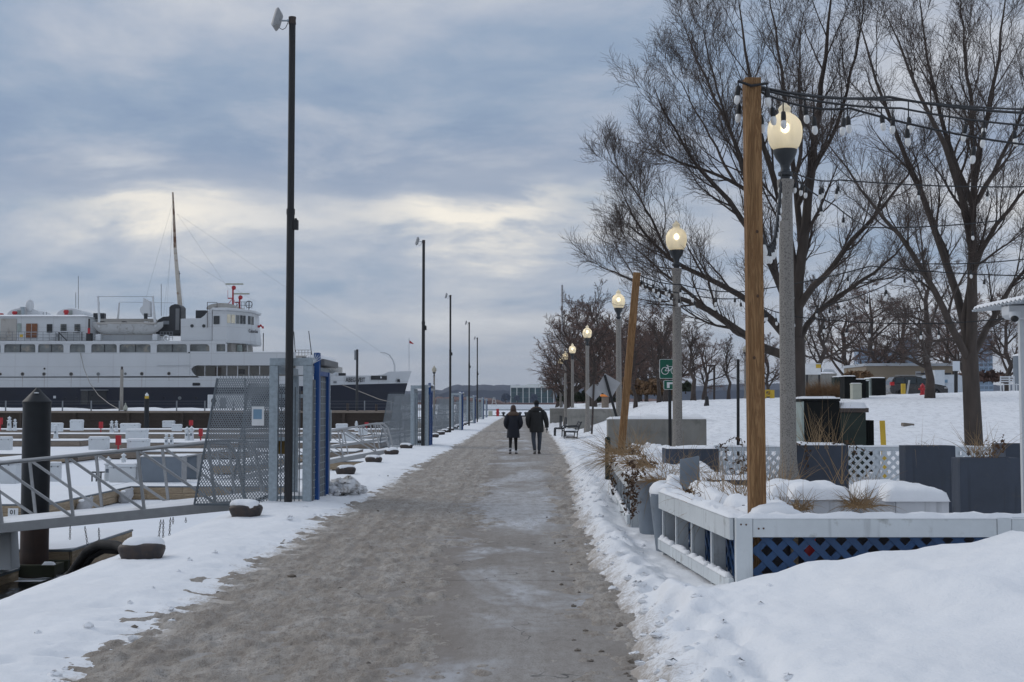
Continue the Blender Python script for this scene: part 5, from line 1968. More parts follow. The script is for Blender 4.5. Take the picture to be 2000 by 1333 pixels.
mb.bar(S(350, 530, 7), S(350.5, 549, 7), .08, .08)
mb.build('crosstree', 'dark_steel', ms, W=True)
mb = MB()
for a_, b_ in (((337.5, 390), (333, 500)), ((333, 500), (319, 618)), ((338, 420), (325, 618)), ((343, 485), (362, 618)), ((346, 418), (448, 567)), ((346, 418), (766, 703)), ((336, 400), (280, 600)), ((352, 500), (500, 590))):
 mb.bar(S(*a_, 7), S(*b_, 7), .018, .018)
mb.build('stay_wires', 'rail_grey', ms, W=True)
mb = MB()
for px, y0, y1 in ((148, 572, 602), (153, 540, 604), (194, 590, 628), (84.5, 610, 665), (91, 610, 630), (315, 555, 618)):
 mb.bar(S(px, y1, 3.2), S(px, y0, 3.2), .07, .07)
mb.build('antenna', 'rail_grey', ship, W=True)
# ---------------- bridge
pts = [(353, 666.2), (353, 623), (392, 622), (400, 616), (407, 607), (414, 602), (414, 666.2)]
w = [S(*q, 1.0) for q in pts]
mb = MB()
mb.extr([(q.x, q.z) for q in w], SY + 1.0, SY + 14)
mb.build('bridge_house', 'ship_white', ship, W=True)
for px in (375, 398):
 p = S(px, 637, .95)
 mb = MB()
 mb.cyl((p.x, SY + .93, p.z), (p.x, SY + .995, p.z), .24, .24, 14)
 mb.build('porthole', 'ship_glass_dark', ship, W=True)
spart('locker', 'dark_steel', 382, 402, 606.5, 621.8, 3, 5)
def plan_loft(levels):
 """levels: (py, [(px, depth)...]) half-plan of the near side; mirrored behind"""
 rings = []
 for py, pl_ in levels:
  zz = S(450, py, 3).z
  near = [((px - 1000) / F * (SY + d), SY + d, zz) for px, d in pl_]
  far = [(x, 2 * (SY + 8) - y, zz) for x, y, z in near][::-1]
  rings.append(near + far)
 return rings
def bplan(k):
 return [(413.9, 0.6), (441 + k * .2, 0.6), (462 + k * .5, 2.4), (482 + k, 4.4), (491 + k, 6.0), (494 + k, 7.6)]
mb = MB()
mb.loft(plan_loft([(671.5, bplan(8)), (667, bplan(9)), (635, bplan(5)), (609.1, bplan(3))]))
mb.build('bridge', 'ship_white', ship, W=True)
mb = MB()
mb.loft(plan_loft([(609.0, [(413, .3), (441, .3), (464, 2.0), (486, 4.0), (497, 5.8), (500.5, 7.6)]), (605, [(413, .3), (441, .3), (464, 2.0), (487, 4.0), (498, 5.8), (501, 7.6)]), (603.8, [(413, .6), (441, .6), (463, 2.4), (484, 4.4), (494, 6.1), (496, 7.6)])]))
mb.build('bridge_roof', 'ship_white', ship, W=True)
mb = MB()
mb.loft(plan_loft([(688, [(441, 2), (452, 2), (466, 3.2), (476, 4.6), (484, 6.2), (487, 7.6)]), (671.6, [(441, 2), (452, 2), (466, 3.2), (474, 4.6), (480, 6.2), (482, 7.6)])]))
mb.build('bridge_base', 'ship_beige', ship, W=True)
P0, P1 = (444, 0.95), (480, 4.25)
def slant_pane(t0, t1, py0, py1, m, k0=3.4, k1=4.4, out=.10, base=None):
 def pt(t, py, o_):
  pl_ = bplan(k0 + (k1 - k0) * (py - py0) / max(1e-6, (py1 - py0)))
  xs_ = [q[0] for q in pl_]
  px = 441 + (494 - 441) * t
  d = np.interp(px, xs_, [q[1] for q in pl_])
  x = (px - 1000) / F * (SY + d)
  return Vector((x + o_ * .65, SY + d - o_ * .75, S(450, py, 3).z))
 mb = MB()
 v = []
 for o_ in (-.25, out):
  v += [pt(t0, py1, o_), pt(t1, py1, o_), pt(t1, py0, o_), pt(t0, py0, o_)]
 mb.add(v, [(0, 1, 2, 3), (7, 6, 5, 4), (0, 4, 5, 1), (1, 5, 6, 2), (2, 6, 7, 3), (3, 7, 4, 0)])
 return mb.build('bridge_window', m, ship, W=True)
for t0, t1, m in ((.03, .14, 'ship_warm_reflection'), (.18, .31, 'ship_warm_reflection'), (.36, .47, 'ship_glass'), (.51, .59, 'ship_glass_dark'), (.62, .70, 'ship_glass_dark'), (.80, .86, 'ship_glass_dark'), (.88, .94, 'ship_glass'), (.955, 1.0, 'ship_glass_dark')):
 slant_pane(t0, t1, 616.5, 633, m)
spart('window', 'ship_glass_dark', 417, 428.5, 617.5, 633.5, .48, .59)
spart('bridge_window', 'box_light', 463, 471, 674, 686.8, 2.6, 3.4)  # pale pane colour stands for a bright reflection in the glass
spart('bridge_window', 'ship_glass', 478, 482, 674, 686.8, 4.0, 5.0)
text_mesh('lettering', 'Columbia', 0.75, 'text_dark', ship, tuple(Vector(((494 - 1000) / F * (SY + 5.4) + .10, SY + 4.9, S(450, 646, 3).z)) - ship.location), (PI / 2, 0, R(62)), ext=.02, sx=.7)
n = 18
pts = []
for k in range(n + 1):
 an = PI * k / n
 p = S(433 - 30 * math.cos(an), 603.7 - 11.5 * math.sin(an) ** .8, 4)
 pts.append((p.x, p.z))
mb = MB()
mb.extr(pts, SY + 4, SY + 11)
mb.build('barrel_roof', 'ship_beige', ship, W=True, smooth=30)
spart('roof_hatch', 'dark_steel', 419, 424, 600, 608, 3.3, 3.9)
mb = MB()
mb.bar(S(405, 640, .8), S(405, 591, .8), .07, .07)
mb.bar(S(405, 591, .8), S(424, 591, .8), .07, .07)
mb.bar(S(424, 591, .8), S(424, 603, .8), .07, .07)
mb.build('pipe_frame', 'iron_brown', ship, W=True)
for px, top, base, w0, w1, hb in ((455, 562, 597, 441, 475, 8), (468, 581, 605, 457, 487, 7)):
 mb = MB()
 mb.cyl(S(px, base, 6), S(px, top, 6), .14, .12, 10)
 mb.bar(S(px, base - 14, 6), S(px - 10, base - 14, 6), .15, .15)
 mb.bar(S(px - 10, base - 14, 6), S(px - 10, top + 5, 6), .05, .05)
 mb.bar(S(px - 12, base, 6), S(px, base - 14, 6), .07, .07)
 r_ = mb.build('radar_mast', 'red_paint', ship, W=True)
 a, b = S(px - 3.5, top + 5, 5.6), S(px + 4.5, top - 5, 5.6)
 mb = MB()
 mb.ell(((a.x + b.x) / 2, SY + 6, (a.z + b.z) / 2), .33, .33, .34, 12, 8)
 mb.build('radar_motor', 'red_paint', r_, W=True, smooth=60)
 a = S(w0, top - 7, 6)
 b = S(w1, top - 7, 6)
 mb = MB()
 mb.box(a.x, b.x, SY + 5.8, SY + 6.2, a.z - .12, a.z + .08)
 mb.build('radar_bar', 'box_beige', r_, W=True)
ship_rail(462, 493, 590, 603.5, 5.5, 5, 2, 'iron_brown')
p = S(486, 595, 5.5)
ring = [(p.x + .5 * math.cos(2 * PI * k / 16), SY + 5.5, p.z + .5 * math.sin(2 * PI * k / 16)) for k in range(17)]
mb = MB()
mb.tube(ring, .05, 6, cap=False)
mb.bar((p.x, SY + 5.5, p.z - 1), (p.x, SY + 5.5, p.z + .55), .08, .08)
mb.build('direction_finder', 'iron_brown', ship, W=True)
spart('foremast_stub', 'dark_steel', 513.2, 514.8, 651, 686, 6, 6.2)
spart('fore_house', 'ship_white', 577.05, 613, 700, 733, 1, 12)
spart('fore_platform', 'ship_beige', 577.05, 609, 695, 699.9, 1.5, 11)
ship_rail(577.5, 608, 684, 695, 1.6, 6, 2, 'iron_brown')
mb = MB()
mb.bar(S(577, 695, 2), S(574, 648, 2), .1, .1)
mb.bar(S(609, 695, 2), S(603, 647, 2), .1, .1)
mb.build('derrick_post', 'dark_steel', ship, W=True)
spart('fore_vent', 'dark_steel', 661, 674, 729, 734.4, 5, 6)
spart('fore_house', 'ship_white', 613.05, 650, 726, 734.2, 1.5, 12)
def bow_depth(px):
 t = max(0.0, (px - 540) / (803 - 540))
 return BEAM / 2 * t ** 1.9
def bow_x(px, ref=800):
 t = max(0.0, (px - 540) / (803 - 540))
 return (px - 1000) / F * (SY + (BEAM / 2) * t)
xa, xb = bow_x(675), bow_x(719)
da, db = bow_depth(675), bow_depth(719)
ang = math.atan2(db - da, xb - xa)
zc = at(700, 742.5, SY + 2).z
cx, cyy = (xa + xb) / 2, SY + (da + db) / 2
text_mesh('lettering', 'ABEGWEIT', .92, 'text_dark', ship, (cx + 40 + .03, cyy - SY - .16, zc + 1.5), (PI / 2, 0, ang), ext=.02, offset=.012, sx=.66)
for px0, px1, py0, py1, m, nm in ((727, 757, 733.5, 741.5, 'dark_steel', 'hawse_panel'), (777, 782, 740, 745.5, 'dark_steel', 'hawse_hole'), (655, 661, 745, 749, 'rail_grey', 'fairlead')):
 xa, xb = bow_x(px0), bow_x(px1)
 da, db = bow_depth(px0), bow_depth(px1)
 za, zb = at(px0, py1, SY + 2).z, at(px0, py0, SY + 2).z
 mb = MB()
 mb.add([(xa, SY + da - .10, za), (xb, SY + db - .10, za), (xb, SY + db - .10, zb), (xa, SY + da - .10, zb), (xa, SY + da + .3, za), (xb, SY + db + .3, za), (xb, SY + db + .3, zb), (xa, SY + da + .3, zb)],
   [(0, 1, 2, 3), (7, 6, 5, 4), (0, 4, 5, 1), (1, 5, 6, 2), (2, 6, 7, 3), (3, 7, 4, 0)])
 o = mb.build(nm, m, ship, W=True)
 if nm != 'fairlead':
  c = Vector(((xa + xb) / 2 + .3, SY + (da + db) / 2 - .12, (za + zb) / 2 + .05))
  mb = MB()
  mb.ell(c, .14, .08, .16, 10, 7)
  mb.build('light_patch', 'ship_white', o, W=True)
mb = MB()
p0 = S(771, 726, 7)
pts = [p0, S(770.5, 714, 7), S(767, 703, 7), S(761, 694, 7), S(752, 689.5, 7), S(743, 689, 7)]
mb.tube(pts, [.13, .12, .11, .10, .09, .08], 8)
mb.build('anchor_davit', 'ship_white', ship, W=True, smooth=40)
mb = MB()
mb.bar(S(799, 724, 8), S(799, 661, 8), .1, .1)
mb.build('jackstaff', 'ship_white', ship, W=True)
f0 = S(799.5, 669, 8)
t = thing('flag', 'small red flag flying on the bow staff of the ship', 'flag', tuple(f0))
mb = MB()
v = []
for k in range(7):
 u = k / 6
 yy = .12 * math.sin(u * 5)
 hgt = .32 * (1 - .75 * u)
 v += [(u * .62, yy, hgt - .25 * u), (u * .62, yy, -hgt * .4 - .25 * u)]
mb.add(v, [(2 * k, 2 * k + 1, 2 * k + 3, 2 * k + 2) for k in range(6)])
mb.build('cloth', 'red_paint', t)
f0 = S(503, 638, 8.5)
t = thing('flag', 'red and white flag streaming in front of the ship bridge', 'flag', tuple(f0))
mb = MB()
v = []
for k in range(9):
 u = k / 8
 yy = .15 * math.sin(u * 8)
 z = -.25 * math.sin(u * 9) * u
 v += [(u * .9, yy, .2 + z), (u * .9, yy, -.15 + z)]
mb.add(v, [(2 * k, 2 * k + 1, 2 * k + 3, 2 * k + 2) for k in range(8)])
mb.build('cloth', 'red_paint', t)
for pts, r_, lab in (([(157, 690, -.1), (164, 720, -1.5), (175, 748, -4), (192, 772, -9), (212, 788, -15), (231, 799, -21)], .05, 'mooring rope sagging from the ship side to the tan pole'),
      ([(668, 752, .6), (700, 764, -4), (740, 780, -11), (800, 795, -20), (870, 806, -35)], .055, 'mooring rope running from the bow down past the second gate')):
 mb = MB()
 mb.tube([S(*q) for q in pts], r_, 6)
 o = mb.build('mooring_rope', 'rope', None, smooth=60)
 tag(o, lab, 'rope')
a, b = S(176, 655, .6), S(315, 628, .6)
t = thing('lifeboat', 'grimy white lifeboat slung between the davits on the upper deck', 'lifeboat', ((a.x + b.x) / 2, SY + 1.6, a.z))
L = b.x - a.x
mb = MB()
rings = []
for k in range(15):
 u = -1 + 2 * k / 14
 w_ = 1.05 * max(0.02, (1 - abs(u) ** 2.6))
 zt = (b.z - a.z) * (.80 + .22 * abs(u) ** 3) * 1.0
 zb = .15 + .9 * abs(u) ** 6
 ring = []
 for q in range(9):
  an = PI * q / 8
  ring.append((u * L / 2 * (1 - .03 * (q in (3, 4, 5))), -w_ * math.cos(an) * (1), zb + (zt - zb) * (1 - math.sin(an) ** .7)))
 rings.append(ring)
mb.loft(rings)
mb.build('hull', 'boat_white', t, smooth=60)
mb = MB()
mb.box(-L * .42, L * .42, -.9, .9, (b.z - a.z) * .79, (b.z - a.z) * .93)
mb.build('cover', 'ship_beige', t, bevel=.1)
for x in (-.36, -.05, .27):
 mb = MB()
 mb.box(x * L - .25, x * L + .25, -.5, .5, (b.z - a.z) * .931, (b.z - a.z) * 1.02)
 mb.build('thwart_lump', 'dark_steel' if x < 0 else 'ship_white', t)
for x in (-.40, .40):
 mb = MB()
 mb.box(x * L - .35, x * L + .35, -.6, .6, -.75, .18)
 mb.build('cradle', 'ship_white', t)
t = thing('deck_cabin', 'small white cabin on the pier, partly behind the gate mesh', 'cabin', tuple(at(445, 802, PY0 + 6)))
mb = MB()
mb.box(-2.6, 2.6, 0, 2, 0, 2.0)
mb.build('walls', 'ship_white', t, bevel=.05)
mb = MB()
mb.box(-1.0, -.2, -.05, -.003, .1, 1.6)
mb.build('door', 'rail_grey', t)
# ================================================================== PATIO FENCE
FX, FY = 1.90, 10.55           # corner of the fence
RAILZ = at(1500, 1012, FY).z   # top of the front rail under the snow
fence = thing('patio_fence', 'white board fence with blue lattice round the snowy patio, front and path side', 'fence', (FX, FY, 0))
def fpart(mb, name, m, **kw):
 return mb.build(name, m, fence, W=True, **kw)
mb = MB()
mb.box(FX - .07, FX + .065, FY - .035, FY + .05, -.05, RAILZ)
fpart(mb, 'corner_post', 'white_board', bevel=.004)
mb = MB()
for (dx, dz) in ((-.03, -.05), (.012, -.052)):
 mb.cyl((FX + dx, FY - .038, RAILZ + dz), (FX + dx, FY - .030, RAILZ + dz), .008, None, 8)
for (dx, dz) in ((.115, -.085), (.155, -.083)):
 mb.cyl((FX + dx, FY - .033, RAILZ + dz), (FX + dx, FY - .025, RAILZ + dz), .008, None, 8)
mat('rust_screw', (0.10, 0.05, 0.03), 0.7)
tag(fpart(mb, 'screw_heads', 'rust_screw'), kind='stuff')
xe_ = [FX + .068, at(1945, 1010, FY).x]
mb = MB()
mb.box(FX + .068, xe_[1] - .004, FY - .03, FY + .012, RAILZ - .155, RAILZ)
fpart(mb, 'front_rail', 'white_board', bevel=.004)
mb = MB()
mb.box(xe_[1], xe_[1] + .115, FY - .034, FY + .05, -.05, RAILZ + .004)
fpart(mb, 'post', 'white_board', bevel=.004)
mb = MB()
mb.box(xe_[1] + .119, xe_[1] + 1.9, FY - .03, FY + .012, RAILZ - .15, RAILZ + .01)
fpart(mb, 'front_rail', 'white_board', bevel=.004)
sc = snowcap(FX - .06, xe_[1] + 1.8, FY - .03, FY + .075, RAILZ, .035, 6, res=.03, lump=1.1, over=.004, edge=.03)
fpart(sc, 'rail_snow', 'snow', smooth=60)
def lattice(parent, org, ux, L, z0, z1, pitch, w, th, m, W=True):
 """diamond lattice on the plane through org along direction ux (unit, horizontal)"""
 ux = Vector(ux).normalized()
 nrm = Vector((ux.y, -ux.x, 0))
 H = z1 - z0
 for layer, s in ((0, 1), (1, -1)):
  c = -H
  while c < L + H:
   if s > 0:
    zs, ze, us = 0.0, H, c
    a = max(0.0, -c)
    b = min(H, L - c)
    pts = (c + a, a), (c + b, b)
   else:
    a = max(0.0, c - L)
    b = min(H, c)
    pts = (c - a, a), (c - b, b)
   if b - a > .05:
    p = Vector(org) + ux * pts[0][0] + Vector((0, 0, z0 + pts[0][1])) + nrm * (layer * (th + .001))
    q = Vector(org) + ux * pts[1][0] + Vector((0, 0, z0 + pts[1][1])) + nrm * (layer * (th + .001))
    mb = MB()
    mb.bar(p, q, th, w, up=(ux.x * -s, ux.y * -s, 1))
    mb.build('lattice_slat', m, parent, W=W)
   c += pitch
lattice(fence, (FX + .08, FY + .035, 0), (1, 0, 0), xe_[1] - FX - .09, .02, RAILZ - .12, .175, .055, .008, 'blue_lattice')
lattice(fence, (xe_[1] + .12, FY + .035, 0), (1, 0, 0), .7, .02, RAILZ - .12, .175, .055, .008, 'blue_lattice')
def side_run(p0, p1, upr, lat, low_z):
 p0, p1 = Vector((*p0, 0)), Vector((*p1, 0))
 L = (p1 - p0).length
 ang = -math.atan2(p1.x - p0.x, p1.y - p0.y)
 def put(mb, name, m, **kw):
  o = mb.build(name, m, fence, **kw)
  o.location = (p0.x - FX, p0.y - FY, 0)
  o.rotation_euler = (0, 0, ang)
  return o
 for yy in upr:
  mb = MB()
  mb.box(-.035, .072, yy - .02, yy + .02, .0, RAILZ - .012)
  put(mb, 'upright_board', 'white_post', bevel=.003)
  mb = MB()
  mb.box(-.058, -.038, yy - .025, yy + .018, .0, RAILZ - .19)
  put(mb, 'trim_strip', 'white_board')
 cuts = [0.055] + [L * (k + 1) / max(1, round(L / 1.6)) for k in range(max(1, round(L / 1.6)))]
 for a_, b_ in zip(cuts[:-1], cuts[1:]):
  mb = MB()
  mb.box(-.095, -.06, a_, b_ - .003, RAILZ - .185, RAILZ + .001)
  put(mb, 'side_rail', 'white_board', bevel=.004)
  mb = MB()
  mb.box(-.105, -.062, a_, b_ - .003, low_z, low_z + .12)
  put(mb, 'low_rail', 'white_board', bevel=.004)
 for k in range(len(upr)):
  y0_ = (upr[k - 1] if k else .1) + .05
  y1_ = upr[k] - .04
  sc = snowcap(-.112, -.04, y0_, y1_, low_z + .12, .026, 9 + k, res=.03, lump=1.2, over=.004, edge=.04)
  put(sc, 'rail_snow', 'snow', smooth=60)
 sc = snowcap(-.10, .10, .05, L, RAILZ + .001, .03, 7, res=.03, lump=1.6, over=.004, edge=.03)
 put(sc, 'rail_snow', 'snow', smooth=60)
 if lat:
  u = (p1 - p0).normalized()
  n_ = Vector((u.y, -u.x, 0)) * .095
  lattice(fence, p0 + n_ + u * .08, u, L - .1, .05, RAILZ - .06, .16, .05, .008, 'blue_lattice')
side_run((FX - .012, FY), (1.67, 13.85), (.92, 1.78, 2.55, 3.27), True, .11)
side_run((1.60, 16.7), (1.92, 24.3), (.1, 1.35, 2.6, 3.85, 5.1, 6.35, 7.55), True, .10)
def planter(name, label, px0, px1, pyt, Yd, depth, z0=0.08, m='planter_blue', snow_h=.03, group='slate blue planter boxes', side_m=None):
 a = at(px0, pyt, Yd)
 b = at(px1, pyt, Yd)
 cx = (a.x + b.x) / 2
 w = b.x - a.x
 h = a.z - z0
 t = thing(name, label, 'planter', (cx, Yd, z0), 0, group)
 th = .035
 for (nm, x0, x1, y0, y1) in (('front_panel', -w / 2, w / 2, 0, th), ('back_panel', -w / 2, w / 2, depth - th, depth), ('side_panel', -w / 2, -w / 2 + th, th + .001, depth - th - .001), ('side_panel', w / 2 - th, w / 2, th + .001, depth - th - .001)):
  mb = MB()
  mb.box(x0, x1, y0, y1, 0, h)
  mb.build(nm, m, t, bevel=.004)
 mb = MB()
 mb.box(-w / 2 + th + .001, w / 2 - th - .001, th + .001, depth - th - .001, 0.02, h - .06)
 mb.build('soil', 'dry_tuft', t)
 if snow_h:
  sc = snowcap(-w / 2 + .02, w / 2 - .02, .01, depth - .01, h - .004 if snow_h > .025 else h - .05, snow_h, int(px0), res=.05, lump=1.0)
  sc.build('snow_cap', 'snow', t, smooth=60)
 return t, w, h
P = {}
P['A'] = planter('planter_box', 'long low slate planter box with a thin snow line before the concrete wall', 1300, 1404, 877, 18.4, .45, z0=.42)
P['B'] = planter('planter_box', 'slate planter box with dry vines just right of the near lamp column', 1553, 1657, 870, 18.0, .5)
P['C'] = planter('planter_box', 'slate planter box with bare top in the middle of the lattice', 1768, 1866, 871, 17.0, .28, snow_h=0)
P['D'] = planter('planter_box', 'largest nearest slate planter box beside the white siding', 1874, 1992, 895, 13.6, .26, snow_h=.0)
P['E'] = planter('planter_box', 'far slate planter box half hidden behind the siding edge', 1964, 2030, 868, 17.6, .5, snow_h=0)
planter('planter_trough', 'dark low trough at the foot of the near wooden post', 1462, 1530, 992, 11.6, .35, z0=.1, snow_h=.06, group='low dark troughs on the patio')
planter('planter_trough', 'dark low trough behind the grey chair back', 1390, 1470, 938, 14.6, .4, z0=.1, snow_h=.06, group='low dark troughs on the patio')
for k, (px0, px1, pyt, Yd, lab) in enumerate([(1520, 1662, 972, 12.7, 'left white planter under a thick snow pillow'), (1702, 1852, 975, 12.5, 'right white planter under a thick snow pillow')]):
 a = at(px0, pyt, Yd)
 b = at(px1, pyt, Yd)
 w = b.x - a.x
 h = a.z - .08
 t = thing('white_planter', lab, 'planter', ((a.x + b.x) / 2, Yd, .08), 0, 'white snow-topped planters')
 dpt_ = .75
 for (nm, x0, x1, y0, y1) in (('front_panel', -w * .18, w / 2, 0, .03), ('side_panel', w / 2 - .03, w / 2, .031, dpt_), ('end_panel', -w / 2, -w / 2 + .03, .25, dpt_), ('back_panel', -w / 2 + .031, w / 2 - .031, dpt_ - .03, dpt_)):
  mb = MB()
  mb.box(x0, x1, y0, y1, 0, h)
  mb.build(nm, 'planter_white', t, bevel=.004)
 mb = MB()
 mb.bar((-w / 2, .26, h / 2), (-w * .18, .015, h / 2), .03, h)
 mb.build('corner_panel', 'planter_white', t, bevel=.004)
 mb = MB()
 mb.box(w / 2 - .07, w / 2 + .004, -.004, .05, 0, h + .002)
 mb.build('corner_post', 'planter_white', t)
 for (x0, x1, y0, y1, hh, sd) in ((-w * .30, w / 2 + .0, -.01, dpt_, .15, 3 + k), (-w * .5, w * .18, .28, dpt_ + .1, .155, 9 + k)):
  sc = snowcap(x0, x1, y0, y1, h - .02, hh, sd, res=.035, lump=.35, over=.02, edge=.16)
  sc.build('snow_pillow', 'snow', t, smooth=70)
lf = thing('lattice_fence', 'white lattice fence at the back of the patio in front of the hill', 'fence', (3.16, 19.6, 0))
zt = at(1500, 873, 19.6).z
x0_, x1_ = at(1402, 880, 19.6).x, at(2015, 880, 19.6).x
mb = MB()
mb.box(x0_, x1_, 19.58, 19.62, zt - .07, zt)
mb.build('top_rail', 'white_lattice', lf, W=True)
sc = snowcap(x0_, x1_, 19.575, 19.625, zt + .001, .018, 4, res=.04, lump=1.2, over=.002, edge=.02)
sc.build('rail_snow', 'snow', lf, W=True, smooth=60)
x = x0_
while x < x1_:
 mb = MB()
 mb.box(x - .045, x + .045, 19.621, 19.70, 0, zt + .02)
 mb.build('post', 'white_lattice', lf, W=True)
 x += 1.22
lattice(lf, (x0_, 19.57, 0), (1, 0, 0), x1_ - x0_, .10, zt - .075, .135, .042, .007, 'white_lattice')
t = thing('wooden_post', 'tall new wooden post at the near patio corner carrying the light cords', 'post', (at(1479, 1008, 11.0).x, 11.0, .0))
tp = at(1468, 155, 11.0)
bx, by = t.location.x, 11.0
mb = MB()
mb.bar((0, 0, 0), (tp.x - bx, 0, tp.z), .138, .138, (0, 1, 0))
pw = mb.build('shaft', 'post_wood', t, bevel=.006)
mb = MB()
for (py, dx) in ((455, .018), (580, .016), (700, -.02)):
 z = at(1470, py, 11).z
 x = (tp.x - bx) * z / tp.z
 n0 = len(mb.v)
 mb.ell((x + dx, -.0695, z), .012, .004, .016, 10, 6)
mb.build('knot', 'dry_leaf', pw)
POST1 = Vector((tp.x, by, tp.z))
t2 = thing('wooden_post', 'leaning wooden post at the far patio corner, between the lamps', 'post', (at(1214, 868, 24.6).x, 24.6, 0.05))
tp2 = at(1244, 533, 24.6)
mb = MB()
b0_ = at(1214, 872, 24.6)
dirv = (tp2 - b0_)
low = b0_ - dirv * ((b0_.z - .05) / dirv.z)
t2.location.x = low.x
mb.bar((0, 0, 0), (tp2.x - low.x, 0, tp2.z - .05), .135, .135, (0, 1, 0))
pw2 = mb.build('shaft', 'post_wood', t2, bevel=.006)
POST2 = Vector((tp2.x, 24.6, tp2.z))
def pot(label, px0t, px1t, pyt, Yd, zb, taper=.62):
 a, b = at(px0t, pyt, Yd), at(px1t, pyt, Yd)
 r = (b.x - a.x) / 2
 t = thing('plant_pot', label, 'plant pot', ((a.x + b.x) / 2, Yd, zb), 0, 'tall grey tapered pots')
 h = a.z - zb
 mb = MB()
 mb.lathe([(r * taper, 0), (r * .985, h * .97), (r, h), (r * .9, h), (r * .87, h - .05), (.01, h - .06)], 32)
 mb.build('body', 'pot_grey', t, smooth=40)
 mb = MB()
 rings = []
 for (s, z) in ((.93, -.03), (.97, .005), (.92, .05), (.72, .095), (.4, .12), (.02, .125)):
  rings.append([(r * s * math.cos(2 * PI * k / 24) * (1 + .05 * math.sin(3 * k)), r * s * math.sin(2 * PI * k / 24), h + z + .02 * math.sin(k * .7 + s)) for k in range(24)])
 mb.loft(rings)
 mb.build('snow_cap', 'snow', t, smooth=60)
 return t, r, h
pot('nearest tall narrow grey pot against the fence, snow in its mouth', 1268, 1336, 964, 14.12, .04, .62)
pot('wider grey pot behind the narrow one, overhung by dry grass', 1238, 1318, 938, 16.0, .04, .72)
beds = thing('planting_bed', 'snow-covered planting bed behind the path side of the fence', 'planting bed', (FX + .35, 12, .1))
for (x0, x1, y0, y1, z, h, sd) in ((2.0, 2.5, 10.75, 12.6, RAILZ - .07, .10, 1), (1.92, 2.6, 12.3, 14.2, RAILZ - .05, .11, 2), (1.8, 2.75, 14.9, 16.4, RAILZ - .08, .13, 3), (1.78, 2.7, 16.9, 20.2, RAILZ - .05, .13, 4), (2.05, 2.8, 20.6, 23.8, RAILZ - .03, .17, 5), (2.8, 3.5, 15.2, 17.8, .42, .12, 6)):
 sc = snowcap(x0, x1, y0, y1, z, h, sd, res=.05, lump=1.3, over=.015, edge=.16)
 sc.build('snow_pillow', 'snow', beds, W=True, smooth=70)
 mb = MB()
 mb.box(x0 + .05, x1 - .05, y0 + .05, y1 - .05, .1, z - .008)
 mb.build('bed_box', 'planter_blue', beds, W=True)
t = thing('plastic_chair', 'back of a grey plastic chair sticking out of the patio snow', 'chair', tuple(at(1347, 935, 14.9)))
t.location.z = .30
zz = at(1347, 894, 14.9).z - .30
mb = MB()
rings = []
for z in (0, zz * .6, zz * .9, zz * .98, zz):
 c = .115 * (1.0 if z < zz * .9 else .97 if z < zz * .99 else .9)
 rings.append([(c * u, -.02 + .05 * (1 - abs(u) ** 2) * -1 + yo, z + (.02 * u if z >= zz * .9 else 0)) for (u, yo) in ((-1, 0), (-.5, 0), (0, 0), (.5, 0), (1, 0), (1, .03), (.5, .03), (0, .03), (-.5, .03), (-1, .03))])
mb.loft(rings)
mb.build('backrest', 'pot_grey', t, smooth=50)
mb = MB()
mb.box(-.115, .115, .02, .3, -.02, 0.0)
mb.build('seat', 'pot_grey', t)
for s in (-.1, .1):
 for yv in (.03, .28):
  mb = MB()
  mb.box(s - .015, s + .015, yv - .015, yv + .015, -.25, -.021)
  mb.build('leg', 'pot_grey', t)
for (x, w, m, nm, lab) in ((2.02, .10, 'post_wood', 'board', 'wooden board leaning behind the blue lattice at the corner'), (2.34, .06, 'dock_wood', 'board', 'pale wooden board behind the blue lattice'), (2.47, .09, 'red_paint', 'board', 'dull red board behind the blue lattice')):
 mb = MB()
 mb.box(-w / 2, w / 2, 0, .02, 0, .52)
 o = mb.build(nm, m)
 o.location = (x, FY + .12, .08)
 tag(o, lab, 'board', 'boards stored behind the blue lattice')
mb = MB()
mb.box(2.0, 3.9, FY + .16, FY + .19, .08, .60)
mat('back_sheet_dark', (0.045, 0.042, 0.048), 0.85, var=0.3, bump=.01, bs=8)  # plain dark sheet set close behind the lattice
o = mb.build('back_sheet', 'back_sheet_dark')
tag(o, 'dark tarpaulin sheet behind the blue lattice', 'backing')
KX, KY = at(1993, 800, 14.2).x, 14.2
k_ = thing('kiosk', 'white clapboard kiosk with a snowy corrugated roof at the right edge', 'kiosk', (KX, KY, 0))
z = 0.1
zt = 2.62
while z < zt - .02:
 mb = MB()
 mb.add([(KX + .05, KY - .022, z), (KX + 3, KY - .022, z), (KX + 3, KY + .02, z), (KX + .05, KY + .02, z), (KX + .05, KY - .006, z + .098), (KX + 3, KY - .006, z + .098), (KX + 3, KY + .02, z + .098), (KX + .05, KY + .02, z + .098)],
   [(0, 3, 2, 1), (4, 5, 6, 7), (0, 1, 5, 4), (1, 2, 6, 5), (2, 3, 7, 6), (3, 0, 4, 7)])
 mb.build('siding_board', 'siding_white', k_, W=True)
 z += .1
mb = MB()
mb.box(KX, KX + .049, KY - .03, KY + .03, .05, zt)
mb.build('corner_trim', 'siding_white', k_, W=True)
mb = MB()
mb.prism([(KX + .02, KY + .031), (KX + 3, KY + .031), (KX + 3, KY + 1.6), (KX + .85, KY + 1.6)], .05, zt - .03)
mb.build('wall_core', 'siding_white', k_, W=True)
e0 = at(1898, 606, 15.0)
EZ = e0.z
Y0R, Y1R, NR = 12.4, 15.0, 88
vs_, fs_ = [], []
for j_ in range(NR + 1):
 yy = Y0R + (Y1R - Y0R) * j_ / NR
 cz = .013 * math.sin(j_ * 2 * PI / 4)
 for (dx, dz) in ((0, 0), (3.2, .22)):
  vs_.append((e0.x + dx, yy, EZ + dz + cz))
o0 = len(vs_)
